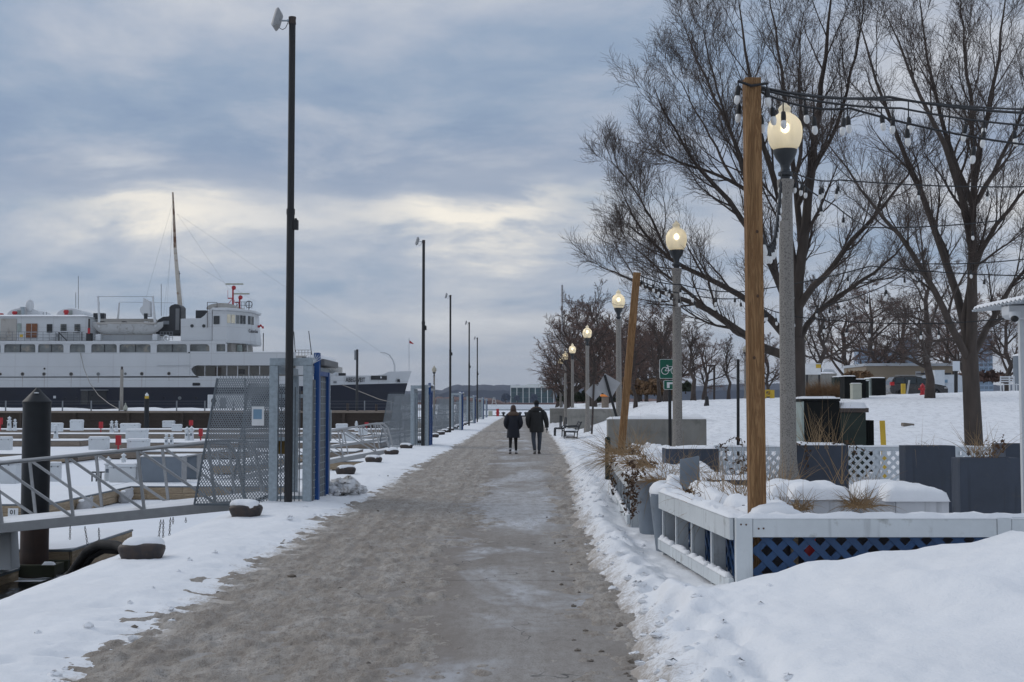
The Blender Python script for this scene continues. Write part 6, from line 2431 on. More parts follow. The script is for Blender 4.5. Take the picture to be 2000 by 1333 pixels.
vs_ += [(a, b, c - .012) for a, b, c in vs_]
for j_ in range(NR):
 fs_ += [(2 * j_, 2 * j_ + 1, 2 * j_ + 3, 2 * j_ + 2), (o0 + 2 * j_ + 1, o0 + 2 * j_, o0 + 2 * j_ + 2, o0 + 2 * j_ + 3), (2 * j_, 2 * j_ + 2, o0 + 2 * j_ + 2, o0 + 2 * j_)]
mb = MB()
mb.add(vs_, fs_)
mb.build('tin_roof', 'tin_roof', k_, W=True)
mb = MB()
for j_ in range(NR + 1):
 yy = Y0R + .02 + (Y1R - Y0R - .04) * j_ / NR
 for dx, h in ((.01, .004), (.025, .03), (.12, .05), (3.2, .06)):
  mb.v.append((e0.x + dx, yy, EZ + dx * .07 + h + .013 * math.sin(j_ * 2 * PI / 4) * (dx < .1) + .006))
for j_ in range(NR):
 for i_ in range(3):
  a = 4 * j_ + i_
  mb.f.append((a, a + 1, a + 5, a + 4))
mb.build('roof_snow', 'snow', k_, W=True, smooth=60)
f0_ = at(1960, 612, 14.1)
mb = MB()
mb.extr([(f0_.x, EZ - .13), (f0_.x + .04, EZ - .17), (KX + 2, EZ - .19), (KX + 2, EZ + .0), (f0_.x, EZ - .025)], 13.95, KY - .035)
mb.build('eave_box', 'siding_white', k_, W=True, bevel=.01)
cpt = Vector((f0_.x + .03, 13.9, EZ - .16))
t = thing('security_camera', 'small white dome security camera under the kiosk eave', 'camera', (cpt.x, 13.86, cpt.z))
mb = MB()
mb.cyl((0, 0, -.01), (0, 0, .055), .055, .06, 20)
mb.build('housing', 'siding_white', t, smooth=40)
mb = MB()
mb.ell((-.01, -.02, -.015), .042, .042, .045, 16, 10)
mb.build('lens_dome', 'pole_black', t, smooth=60)
# ================================================================== WALLS, SIGNS, BENCH ON THE RIGHT
for (px0, px1, pyt, Yd, ret, lab) in [(1187, 1380, 819, 31, 2.0, 'nearest concrete retaining wall with a snowy top behind the bicycle sign'),
          (1108, 1215, 799, 75, 3.0, 'middle concrete retaining wall behind the bench'),
          (1074, 1160, 798, 112, 3.0, 'far concrete retaining wall below the dark hedge')]:
 a, b = at(px0, pyt, Yd), at(px1, pyt, Yd)
 t = thing('retaining_wall', lab, 'wall', (a.x, Yd, 0), 0, 'concrete retaining walls')
 mb = MB()
 mb.box(.0, b.x - a.x, .0, .35, -.3, a.z)
 mb.build('front_face', 'concrete', t, bevel=.02)
 mb = MB()
 D_ = 5.0 if Yd < 40 else 9.0
 kx = a.x / Yd * 1.04
 mb.prism([(.0, .353), (.3, .353), (.3 + kx * D_, .353 + D_), (kx * D_, .353 + D_)], -.3, a.z - .01)
 mb.build('return_wall', 'concrete', t, bevel=.02)
 sc = snowcap(0, b.x - a.x, 0.03, .6, a.z, .05, 5, res=.1, lump=1.0)
 sc.build('snow_cap', 'snow', t, smooth=60)
 mb = MB()
 sc = snowcap(.33 + kx * D_, b.x - a.x + .4, .5, D_, a.z - .05, .12, 8, res=.3, lump=1.0, edge=.4)
 sc.build('bed_snow', 'snow', t, smooth=60)
 sc = snowcap(.3, .36 + kx * D_, .4, D_ * .5, a.z - .06, .08, 8, res=.2, lump=.6, edge=.2)
 sc.build('bed_snow', 'snow', t, smooth=60)
b0 = at(1309, 875, 30.2)
t = thing('bicycle_sign', 'green bicycle route sign with an arrow plate half behind the second lamp', 'sign', (b0.x, 30.2, 0))
mb = MB()
mb.box(-.035, .035, 0, .05, 0, at(1309, 703, 30.2).z)
mb.build('post', 'pole_black', t)
def rplate(cx, cz, w, h, r, y0, y1):
 pts = []
 for (sx, sz, a0) in ((1, 1, 0), (-1, 1, 90), (-1, -1, 180), (1, -1, 270)):
  for k in range(6):
   a = R(a0 + 90 * k / 5)
   pts.append((cx + sx * (w / 2 - r) + r * math.cos(a), cz + sz * (h / 2 - r) + r * math.sin(a)))
 return MB().extr(pts, y0, y1)
for (px0, px1, py0, py1, nm) in ((1288, 1328, 702, 740, 'route_plate'), (1296, 1325, 743, 761.5, 'arrow_plate')):
 a, b = at(px0, py1, 30.2), at(px1, py0, 30.2)
 cx, cz, w, h = (a.x + b.x) / 2 - b0.x, (a.z + b.z) / 2, b.x - a.x, b.z - a.z
 pl_ = rplate(cx, cz, w, h, .03, -.018, -.004).build(nm, 'text_white', t)
 rplate(cx, cz, w - .02, h - .02, .024, -.021, -.0182).build('green_face', 'sign_green', pl_)
 mb = MB()
 if nm == 'route_plate':
  def P2(u, v):
   return (cx + u * w, -.026, cz + v * h)
  r_ = .17 * w
  def wheel(u, v):
   mb.tube([(cx + u * w + r_ * math.cos(2 * PI * k / 20), -.026, cz + v * h + r_ * math.sin(2 * PI * k / 20)) for k in range(21)], .0085, 6, cap=False)
  wheel(-.23, -.10)
  wheel(.23, -.10)
  for s, e in (((-.23, -.10), (-.10, .12)), ((-.10, .12), (.16, .12)), ((-.23, -.10), (-.02, -.10)), ((-.02, -.10), (.16, .12)), ((-.02, -.10), (-.12, .18)), ((.23, -.10), (.14, .2)), ((-.17, .185), (-.07, .185)), ((.14, .2), (.22, .22))):
   mb.tube([P2(*s), P2(*e)], .0085, 6)
  mb.build('bicycle_symbol', 'text_white', pl_)
 else:
  for s in (((-.28, -.32), (-.10, .28)), ((-.0999, .08), (.12, .28))):
   mb.box(cx + s[0][0] * w, cx + s[1][0] * w, -.024, -.0212, cz + s[0][1] * h, cz + s[1][1] * h)
  mb.extr([(cx + .12 * w, cz - .12 * h), (cx + .36 * w, cz + .18 * h), (cx + .12 * w, cz + .46 * h)], -.024, -.0212)
  mb.build('arrow_symbol', 'text_white', pl_)
for (pxc, pyc, rad, pb, pt_, Yd, roll, lab) in [(1161, 766, 17.5, (1155.5, 848), (1160, 748), 62, 2, 'small diamond sign seen from behind, near the bench'),
            (1188, 754, 25, (1222, 842), (1181, 733), 45, 14, 'large tilted diamond sign on a leaning black post, seen from behind')]:
 p = at(pxc, pyc, Yd)
 a, b = at(*pb, Yd), at(*pt_, Yd)
 t = thing('diamond_sign', lab, 'sign', (a.x, Yd, min(a.z, .1)), 0, 'diamond signs seen from behind')
 o0_ = t.location
 mb = MB()
 mb.bar((0, 0, 0), (b.x - a.x, 0, b.z - o0_.z), .09, .06, (0, 1, 0))
 mb.build('post', 'iron_brown' if Yd > 50 else 'pole_black', t)
 rr = rad * Yd / F
 mb = MB()
 pts = [(p.x - a.x + rr * math.cos(R(90 * k + roll)), p.z - o0_.z + rr * math.sin(R(90 * k + roll))) for k in range(4)]
 mb.extr(pts, .06, .075)
 mb.build('plate', 'sign_back', t)
def pole(name, label, cat, px, pyt, pyb, Yd, r, m, zb=None, px_top=None, group=None, sq=False):
 b = at(px, pyb, Yd)
 a = at(px if px_top is None else px_top, pyt, Yd)
 z = float(ground_z(b.x, Yd)) if zb is None else zb
 t = thing(name, label, cat, (b.x, Yd, z), 0, group)
 mb = MB()
 if sq:
  mb.bar((0, 0, -.1), (a.x - b.x, 0, a.z - z), 2 * r, 2 * r, (0, 1, 0))
 else:
  mb.cyl((0, 0, -.1), (a.x - b.x, 0, a.z - z), r, None, 12)
 mb.build('shaft', m, t, smooth=40)
 return t, a, z
t, a, z = pole('low_post', 'short dark post with a rounded cap at the end of the fence', 'post', 1187, 858, 916, 25.6, .055, 'box_green')
mb = MB()
mb.ell((0, 0, a.z - z), .058, .058, .05, 12, 8, z0=0)
mb.build('cap', 'box_green', t, smooth=60)
pole('thin_pole', 'thin black pole in the snow between the posts', 'pole', 1441.5, 702, 872, 33, .04, 'pole_black')
pole('marker_stake', 'leaning yellow marker stake in the snow right of the transformer', 'stake', 1729, 822, 872, 25, .042, 'yellow_paint', px_top=1723, sq=True)
t = thing('bench', 'dark metal bench with snow on its seat facing the path', 'bench', (at(1117, 860, 58.5).x, 58.5, .02))
for yy, nm in ((0.0, 'end_frame'), (2.6, 'end_frame')):
 mb = MB()
 for pts in ([(-.36, 0), (-.34, .42)], [(.22, 0), (.26, .42), (.36, .70), (.44, .86), (.46, .88)], [(-.34, .42), (.26, .40)], [(-.36, .0), (-.30, .0)], [(-.34, .62), (-.28, .66), (-.1, .64), (.2, .66), (.33, .66)], [(-.34, .42), (-.36, .62)], [(-.3, .16), (.22, .16)]):
  mb.tube([(x, yy, z) for x, z in pts], .028, 6)
 mb.build(nm, 'dark_steel', t)
for k in range(4):
 mb = MB()
 mb.box(-.32 + k * .15, -.20 + k * .15, .03, 2.57, .435, .46)
 mb.build('seat_slat', 'dark_steel', t)
for k in range(3):
 x, z = .30 + k * .05, .55 + k * .12
 mb = MB()
 mb.box(x - .015, x + .015, .03, 2.57, z, z + .08)
 mb.build('back_slat', 'dark_steel', t)
snowcap(-.3, .22, .1, 2.5, .46, .07, 3).build('snow_cap', 'snow', t, smooth=60)
t = thing('bench', 'second dark bench end just beyond the first bench', 'bench', (at(1096, 853, 66).x, 66, .03))
for yy in (0.0, 1.8):
 mb = MB()
 for pts in ([(-.30, 0), (-.28, .42)], [(.22, 0), (.24, .42), (.28, 1.0)], [(-.28, .42), (.24, .40)], [(0.0, .4), (.02, 1.08)], [(-.28, .42), (-.3, .2)]):
  mb.tube([(x, yy, z) for x, z in pts], .032, 6)
 mb.build('end_frame', 'dark_steel', t)
for k in range(3):
 mb = MB()
 mb.box(-.28 + k * .17, -.14 + k * .17, .03, 1.77, .435, .46)
 mb.build('seat_slat', 'dark_steel', t)
mb = MB()
mb.box(-4.3, 9, 186.6, 187.2, -.5, .18)
o = mb.build('quay_edge_beam', 'dark_timber')
tag(o, 'dark timber edge beam across the far end of the path', 'beam')
for px in (975, 1024):
 b = gnd(px, 815.5, .1)
 t = thing('mooring_cleat', 'black double mooring cleat at the far path end, %s of the walkers' % ('left' if px < 1000 else 'seen between the heads'), 'cleat', (b.x, 185.5, .0), 0, 'black cleats at the path end')
 for s in (-1, 1):
  mb = MB()
  mb.lathe([(.26, 0), (.16, .1), (.15, .42), (.30, .48), (.27, .62), (.03, .7)], 12, (s * .42, 0, 0))
  mb.build('horn', 'dark_steel', t, smooth=40)
 mb = MB()
 mb.box(-.75, .75, -.25, .25, -.1, .09)
 mb.build('base', 'dark_steel', t)
pole('marker_post', 'small red marker post at the far path end', 'post', 972, 799, 814, 184, .2, 'red_paint', zb=0)
b = gnd(956, 815, .05)
t = thing('utility_box', 'small pale utility box at the far path end by the last gate', 'box', (b.x, 182, 0))
mb = MB()
mb.box(-.3, .3, 0, .5, 0, .85)
mb.build('body', 'box_beige', t, bevel=.05)
# ================================================================== HILL: cabinets, cars, buildings
def hz(x, y):
 return float(ground_z(x, y))
def cab(name, label, cat, px0, px1, pyt, pyb, Yd, depth, m, side=None, group=None, snowh=.05, zb=None):
 a, b = at(px0, pyb, Yd), at(px1, pyt, Yd)
 z = hz((a.x + b.x) / 2, Yd) - .1 if zb is None else zb
 w, h = b.x - a.x, b.z - z
 t = thing(name, label, cat, ((a.x + b.x) / 2, Yd, z), 0, group)
 mb = MB()
 mb.box(-w / 2, w / 2, 0, depth, 0, h)
 mb.build('body', m, t, bevel=.015)
 mb = MB()
 mb.box(-w / 2 - .02, w / 2 + .02, -.02, depth + .02, h + .001, h + .04)
 mb.build('lid', m, t)
 if snowh:
  snowcap(-w / 2, w / 2, 0, depth, h + .04, snowh, int(px0)).build('snow_cap', 'snow', t, smooth=60)
 return t, w, h
TY = 26.0
a, b = at(1571, 870, TY), at(1640, 785, TY)
t = thing('transformer', 'big dark green electrical transformer with a pale left side and cooling fins', 'transformer', (a.x, TY, .2))
zt1 = at(1600, 784, TY).z - .2
zt2 = at(1660, 806, TY).z - .2
w1 = b.x - a.x
w2 = at(1692, 800, TY).x - a.x
mb = MB()
mb.box(0, w1, 0, .95, 0, zt1)
mb.build('tall_body', 'box_dark', t, bevel=.01)
mb = MB()
mb.add([(-.001, .0, 0), (-.001, .95, 0), (-.001, .95, zt1), (-.001, 0, zt1), (-.05, .0, 0), (-.05, .95, 0), (-.05, .95, zt1 - .02), (-.05, 0, zt1 - .02)], [(0, 1, 2, 3), (7, 6, 5, 4), (0, 4, 5, 1), (1, 5, 6, 2), (2, 6, 7, 3), (3, 7, 4, 0)])
mb.build('side_door', 'box_light', t)  # left side coloured paler for the light reaching it from the left
mb = MB()
mb.box(-.05, w1 + .01, -.02, 1.0, zt1 + .001, zt1 + .05)
mb.build('lid', 'box_dark', t)
mb = MB()
mb.box(w1 + .002, w2, .03, .95, 0, zt2)
mb.build('low_body', 'box_green', t, bevel=.01)
mb = MB()
mb.box(w1 + .002, w2 + .05, 0, 1.0, zt2 + .001, zt2 + .09)
mb.build('low_lid', 'iron_brown', t)
for k in range(5):
 mb = MB()
 x = w2 + .03 + k * .034
 mb.box(x - .011, x + .011, .1, .8, .1, zt2 - .16)
 mb.build('fin', 'box_dark', t)
snowcap(-.03, w1, 0, .95, zt1 + .05, .05, 3).build('snow_cap', 'snow', t, smooth=60)
snowcap(w1 + .02, w2 + .04, 0, .95, zt2 + .09, .11, 4).build('snow_cap', 'snow', t, smooth=60)
cab('utility_cabinet', 'tall black utility cabinet on the hill right of the transformer', 'cabinet', 1650, 1672, 737, 778, 68, 1.0, 'box_dark', group='utility cabinets on the hill')
cab('utility_cabinet', 'lower black utility cabinet joined to the tall one on the hill', 'cabinet', 1672.5, 1691, 743, 777, 68.3, 1.0, 'box_dark', group='utility cabinets on the hill')
cab('utility_cabinet', 'slim dark green cabinet right of the two black ones', 'cabinet', 1691.5, 1697, 746, 776, 68.5, .7, 'box_green', group='utility cabinets on the hill')
cab('utility_cabinet', 'small beige cabinet in front of the black ones on the hill', 'cabinet', 1665.5, 1683, 751, 779, 66.2, .5, 'box_beige', group='utility cabinets on the hill', snowh=.03)
cab('utility_cabinet', 'dark cube cabinet with a pale left side further right on the hill', 'cabinet', 1704, 1730, 740, 768, 76, 1.2, 'box_dark', group='utility cabinets on the hill')
a = at(1699, 767, 76.1)
cab('utility_cabinet', 'pale narrow cabinet attached left of the dark cube one', 'cabinet', 1698.5, 1703.6, 741, 768, 76.2, 1.2, 'box_light', group='utility cabinets on the hill')
cab('utility_cabinet', 'flat dark green cabinet behind the dry grass tufts', 'cabinet', 1630, 1650, 738, 757, 82, .8, 'box_green', group='utility cabinets on the hill')
cab('white_tank', 'white upright tank left of the beige building corner behind the tree', 'tank', 1826, 1845, 724, 756, 104, 1.5, 'van_white', snowh=0)
cab('concrete_block', 'low concrete structure behind the dry grass tufts', 'structure', 1563, 1634, 731, 762, 90, 2, 'concrete', snowh=.1)
t, w, h = cab('notice_board', 'white and yellow notice board behind the big left tree', 'board', 1573.5, 1603, 711.5, 731, 89, .12, 'text_white', snowh=0, zb=at(1580, 732, 89).z)
mb = MB()
mb.box(w * .18, w * .5, -.02, -.001, h * .62, h * .98)
mb.build('yellow_print', 'yellow_paint', t)
for s in (-.4, .4):
 mb = MB()
 mb.box(s * w - .06, s * w + .06, .02, .12, -1.7, -.001)
 mb.build('leg', 'dark_steel', t)
b = at(1500, 768, 84)
t = thing('yellow_barrier', 'yellow tubular barrier between the wooden post and lamp column', 'barrier', (b.x, 84, hz(b.x, 84)))
k84 = 84 / F
for x in (-8, 8):
 mb = MB()
 mb.box(x * k84 - .14, x * k84 + .14, -.1, .1, 0, 17 * k84)
 mb.build('post', 'yellow_paint', t)
for z in (6, 16):
 mb = MB()
 mb.box(-8 * k84 + .141, 8 * k84 - .141, -.08, .08, z * k84 - .06, z * k84 + .06)
 mb.build('rail', 'yellow_paint', t)
mb = MB()
mb.bar((-6 * k84, .12, .1), (6 * k84, .12, 15 * k84), .1, .1)
mb.build('brace', 'yellow_paint', t)
pole('bollard_post', 'yellow safety bollard in front of the black car', 'bollard', 1764, 750, 766, 88, .16, 'yellow_paint')
pole('leaning_stick', 'thin grey stick leaning in the snow before the black car', 'stick', 1771, 743, 769, 84, .06, 'sign_back', px_top=1776)
b = at(1802, 771, 72)
t = thing('fire_hydrant', 'red fire hydrant at the foot of the middle hill tree', 'hydrant', (b.x, 72, hz(b.x, 72)))
mb = MB()
mb.lathe([(.16, -.1), (.16, .05), (.11, .07), (.11, .42), (.14, .43), (.14, .47), (.10, .55), (.04, .6), (.02, .64)], 14)
mb.build('barrel', 'red_paint', t, smooth=40)
mb = MB()
mb.cyl((-.22, 0, .32), (.22, 0, .32), .05)
mb.cyl((0, -.2, .30), (0, 0, .30), .07)
mb.build('nozzle', 'red_paint', t, smooth=40)
t, a, z = pole('sign_pole', 'dark pole with a small white box right of the black car', 'pole', 1867, 706, 766, 92, .13, 'pole_black')
mb = MB()
mb.box(-.25, .25, -.2, -.135, a.z - z - .7, a.z - z + .0)
mb.build('white_box', 'van_white', t)
b = at(1981, 752, 84)
for k in range(2):
 t = thing('garden_chair', 'white garden chair on the hill %s by the kiosk edge' % ('left one' if k == 0 else 'right one'), 'chair', (b.x - .4 + .9 * k, 84 + .5 * k, hz(b.x, 84)), R(40 * k), 'white garden chairs on the hill')
 for (x, y) in ((-.3, 0), (.3, 0), (-.3, .5), (.3, .5)):
  mb = MB()
  mb.box(x - .03, x + .03, y - .03, y + .03, 0, .5 if y == 0 else 1.0)
  mb.build('leg', 'siding_white', t)
 mb = MB()
 mb.box(-.3, .3, 0, .5, .42, .47)
 mb.build('seat', 'siding_white', t)
 mb = MB()
 for z in (.6, .75, .9):
  mb.box(-.269, .269, .48, .52, z, z + .08)
 mb.build('backrest', 'siding_white', t)
b = at(1986, 756, 96)
t = thing('grey_tank', 'grey rounded tank with a snowy lid behind the kiosk edge', 'tank', (b.x + .4, 96, hz(b.x, 96)))
hh = at(1986, 696, 96).z - t.location.z
mb = MB()
mb.cyl((0, 0, -.2), (0, 0, hh), .62, None, 24)
mb.build('body', 'grey_panel', t, smooth=40)
mb = MB()
mb.lathe([(.64, hh + .001), (.62, hh + .08), (.4, hh + .16), (.02, hh + .2)], 24)
mb.build('snow_lid', 'snow', t, smooth=50)
b = at(1380, 795, 62)
t = thing('tree_wrap', 'short black wrapped sapling trunk on the open slope', 'sapling', (b.x, 62, hz(b.x, 62)))
mb = MB()
mb.tube([(0, 0, -.1), (0, 0, .05), (.02, 0, .2), (0, 0, .45)], [.14, .13, .10, .085], 10)
mb.build('wrap', 'pole_black', t, smooth=40)
mb = MB()
mb.tube([(0, 0, .45), (-.02, 0, 1.3), (.02, 0, 2.2)], [.03, .022, .008], 6)
mb.build('stem', 'bark_far', t)
b = at(1774, 803, 47)
mb = MB()
mb.box(-.2, .25, 0, .2, 0, .12)
o = mb.build('drain_cover', 'debris', bevel=.02)
o.location = (b.x, 47, hz(b.x, 47) - .02)
o.rotation_euler = (0, .1, .3)
tag(o, 'small brown drain cover poking out of the hill snow', 'drain cover')
t, a, z = pole('street_light', 'far street light with a square arm on the slope', 'street light', 1395, 713, 775, 105, .09, 'iron_brown')
mb = MB()
mb.box(-.55, .1, -.1, .1, a.z - z - .12, a.z - z)
mb.build('arm', 'iron_brown', t)
t, a, z = pole('path_light', 'small bollard light with an orange glow behind the diamond signs', 'light', 1182, 775, 800, 79, .22, 'dock_wood_grey')
mb = MB()
mb.box(-.3, .3, -.3, .3, a.z - z + .001, a.z - z + .14)
mb.build('lamp_head', 'orange_glow', t, bevel=.05)
pole('flagpole', 'tall thin bare flagpole among the trees at the path end', 'flagpole', 1098, 557, 800, 118, .09, 'sign_back')
def vehicle(name, label, cat, px0, px1, pyb, Yd, prof, L, W, m, glass, wheels, lights):
 """prof: side outline (x along, z); facing +x on screen"""
 k = Yd / F
 x0 = at(px0, pyb, Yd).x
 z0 = hz(x0 + L / 2, Yd) - (.9 if 'van' in name else .28)
 t = thing(name, label, cat, (x0 + L / 2, Yd, z0))
 mb = MB()
 n = len(prof)
 rings = []
 for (y, sx, sz) in ((0.04, .97, .0), (0.0, 1, 0), (W, 1, 0), (W - .04, .97, 0)):
  ring = []
  for (x, z) in prof:
   inset = .16 * max(0, (z - .95)) / .7 * (1 if y < W / 2 else -1)
   ring.append(((x - L / 2) * (1 if sx == 1 else .985), y + inset, z))
  rings.append(ring)
 mb.loft(rings)
 mb.build('body', m, t, bevel=.03)
 for q in glass:
  mb = MB()
  v = []
  for y_, s in ((-.004, 0), (.02, 0)):
   for (x, z) in q:
    v.append((x - L / 2, y_ + .16 * max(0, z - .95) / .7 - .01, z))
  nn_ = len(q)
  mb.loft([v[:nn_], v[nn_:]])
  mb.build('window', 'car_glass', t)
 for (x, r) in wheels:
  mb = MB()
  ring = []
  mb.lathe([(r * .55, -.11), (r * .95, -.11), (r, -.07), (r, .07), (r * .95, .11), (r * .55, .11)], 22)
  for q in range(len(mb.v)):
   a_, b_, c_ = mb.v[q]
   mb.v[q] = (a_, c_, b_)
  wh = mb.build('tyre', 'rubber', t, smooth=40)
  wh.location = (x - L / 2, .07, r)
  mb = MB()
  mb.cyl((0, -.10, 0), (0, -.02, 0), r * .56, None, 16)
  for s in range(5):
   an = 2 * PI * s / 5
   mb.bar((0, -.115, 0), (r * .5 * math.cos(an), -.115, r * .5 * math.sin(an)), .05, .03, (0, 1, 0))
  mb.build('rim', 'rim_grey', wh)
 for (x0_, x1_, z0_, z1_, mm, nm) in lights:
  mb = MB()
  mb.box(x0_ - L / 2, x1_ - L / 2, -.02, .25, z0_, z1_)
  mb.build(nm, mm, t, bevel=.02)
 return t
SUVP = [(0.05, .45), (.02, .75), (.10, 1.02), (.22, 1.35), (.42, 1.60), (.9, 1.68), (1.8, 1.69), (2.5, 1.60), (3.2, 1.12), (3.8, 1.02), (4.35, .90), (4.5, .70), (4.5, .40), (4.4, .30), (3.95, .28), (3.85, .55), (3.6, .68), (3.3, .6), (3.15, .28), (1.35, .26), (1.25, .52), (1.0, .66), (.72, .58), (.6, .28), (.2, .30)]
c = vehicle('parked_car', 'black estate car parked on the hill behind the middle tree', 'car', 1738, 1850, 766, 99, SUVP, 4.5, 1.8, 'car_black',
  [[(.40, 1.12), (.52, 1.52), (1.15, 1.57), (1.15, 1.10)], [(1.22, 1.10), (1.22, 1.57), (2.05, 1.57), (2.05, 1.08)], [(2.12, 1.08), (2.12, 1.56), (2.42, 1.50), (3.0, 1.10)]],
  [(.98, .34), (3.58, .34)], [(.06, .36, .95, 1.22, 'tail_red', 'tail_light'), (4.2, 4.46, .70, .84, 'rim_grey', 'headlight')])
mb = MB()
mb.bar((.5 - 2.25, .25, 1.74), (2.2 - 2.25, .25, 1.74), .04, .04)
mb.build('roof_rail', 'rim_grey', c)
VANP = [(0, .4), (0, 1.0), (.35, 1.2), (.95, 1.35), (1.6, 2.0), (2.1, 2.25), (5.0, 2.3), (5.3, 2.2), (5.35, .5), (5.2, .35), (4.7, .33), (4.4, .7), (4.0, .7), (3.8, .33), (1.6, .33), (1.4, .7), (1.0, .7), (.8, .33)]
v_ = vehicle('parked_van', 'white van parked behind the black car before the beige building', 'van', 1757, 1856, 766, 106, [(x, z * 1.06) for x, z in VANP], 5.35, 2.0, 'van_white',
  [[(1.05, 1.45), (1.65, 2.08), (1.95, 2.12), (1.95, 1.45)], [(2.05, 1.45), (2.05, 2.12), (2.7, 2.12), (2.7, 1.45)]], [(1.2, .36), (4.2, .36)], [(.02, .2, .9, 1.1, 'rim_grey', 'headlight')])
mb = MB()
mb.box(3.3 - 2.67, 4.0 - 2.67, .03, .06, 1.75, 2.0)
mb.box(3.35 - 2.67, 3.8 - 2.67, .03, .06, 1.3, 1.6)
mb.build('blue_marking', 'tile_blue', v_)
mb = MB()
mb.box(1.9 - 2.67, 4.4 - 2.67, .3, 1.6, 2.45, 2.58)
mb.build('roof_rack', 'dark_steel', v_)
a, b = at(1693, 770, 118), at(1860, 710, 118)
t = thing('beige_building', 'low flat beige building on the hill behind the parked vehicles', 'building', (a.x, 118, hz(a.x, 118)))
hB = b.z - t.location.z
mb = MB()
mb.box(0, b.x - a.x, 0, 8, -.5, hB - .25)
mb.build('wall', 'beige_wall', t)
mb = MB()
mb.box(-.1, b.x - a.x + .1, -.12, 8.1, hB - .249, hB)
mb.build('roof_edge', 'tin_roof', t)
for k in range(3):
 mb = MB()
 mb.box(4.5 + k * .8, 5.0 + k * .8, -.03, -.002, 0.2, 2.2)
 mb.build('service_panel', 'sign_back', t)
for (px0, px1, pyt, pyb, Yd, m, lab) in ((1604, 1632, 722, 735, 130, 'van_white', 'white market tent roof beyond the notice board'),):
 a, b = at(px0, pyb, Yd), at(px1, pyt, Yd)
 t = thing('low_building', lab, 'building', (a.x, Yd, 0))
 mb = MB()
 mb.box(0, b.x - a.x, 0, 6, 0, b.z - .6)
 mb.build('wall', 'concrete', t)
 mb = MB()
 mb.extr([(-.2, b.z - .599), (b.x - a.x + .2, b.z - .599), ((b.x - a.x) * .8, b.z), ((b.x - a.x) * .2, b.z)], -.2, 6.2)
 mb.build('roof', m, t)
OY = 880
a, b = at(997, 783, OY), at(1082, 753, OY)
t = thing('office_building', 'low glass office building with white columns across the frozen water', 'building', (a.x, OY, a.z))
W_, H_ = b.x - a.x, b.z - a.z
mb = MB()
mb.box(.3, W_ - .3, 1.0, 18, -1.5, H_ - 1.7)
mb.build('core', 'tower_dark', t)
mb = MB()
mb.box(0, W_, -.4, 18.5, H_ - 1.6, H_)
mb.build('roof_slab', 'frame_white', t)
mb = MB()
mb.box(W_ * .38, W_ * .98, 4, 14, H_ + .01, H_ + .9)
mb.build('roof_plant', 'frame_white', t)
ncol = 8
for k in range(ncol):
 x = .2 + (W_ - .4) * k / (ncol - 1)
 mb = MB()
 mb.box(x - .22, x + .22, -.3, .3, -1.5, H_ - 1.601)
 mb.build('column', 'frame_white', t)
for k in range(ncol - 1):
 xa, xb = .2 + (W_ - .4) * k / (ncol - 1) + .3, .2 + (W_ - .4) * (k + 1) / (ncol - 1) - .3
 for r_ in range(3):
  z0_, z1_ = -1.2 + r_ * (H_ - .5) / 3, -1.2 + (r_ + 1) * (H_ - .5) / 3 - .25
  mb = MB()
  mb.box(xa, xb, .70, .95, z0_, z1_)
  mb.build('window', 'office_glass', t)
for (px, py, r_, m, lab) in ((988, 776, 3.5, 'hills_haze_blue', 'dark round tree left of the glass office'), (1042, 778, 3.0, 'hills_haze_blue', 'dark round tree before the middle of the glass office'), (1010, 781, 2.2, 'hills_haze_blue', 'small dark tree at the foot of the glass office')):
 p = at(px, py, OY - 20)
 t2_ = thing('round_tree', lab, 'tree', (p.x, OY - 20, a.z - 1), 0, 'dark trees by the glass office')
 mb = MB()
 rr = random.Random(int(px))
 for q in range(26):
  an, el = rr.uniform(0, 6.28), rr.uniform(-.6, 1.2)
  mb.ell((r_ * .6 * math.cos(an) * math.cos(el), r_ * .6 * math.sin(an) * math.cos(el), 2.5 + r_ * .7 * math.sin(el)), r_ * .42, r_ * .42, r_ * .4, 7, 5)
 mb.build('crown', m, t2_)
 mb = MB()
 mb.cyl((0, 0, -1), (0, 0, 2.5), .3)
 mb.build('trunk', 'bark_far', t2_)
p = at(965, 786, OY - 60)
t = thing('lattice_tower', 'small white lattice beacon on the far shore left of the office', 'beacon', (p.x, OY - 60, at(965, 792, OY - 60).z))
mb = MB()
for s in ((-1.6, 0), (1.6, 0)):
 mb.bar((s[0], 0, -.5), (s[0] * .25, 0, 5.2), .35, .35)
for z in (0, 2, 4):
 w_ = 1.6 - 1.2 * z / 5.2
 mb.bar((-w_, 0, z), (w_, 0, z), .25, .25)
mb.build('frame', 'frame_white', t)
mat('tower_pane', (0.10, 0.15, 0.20), 0.15, var=.3, vs=.1)
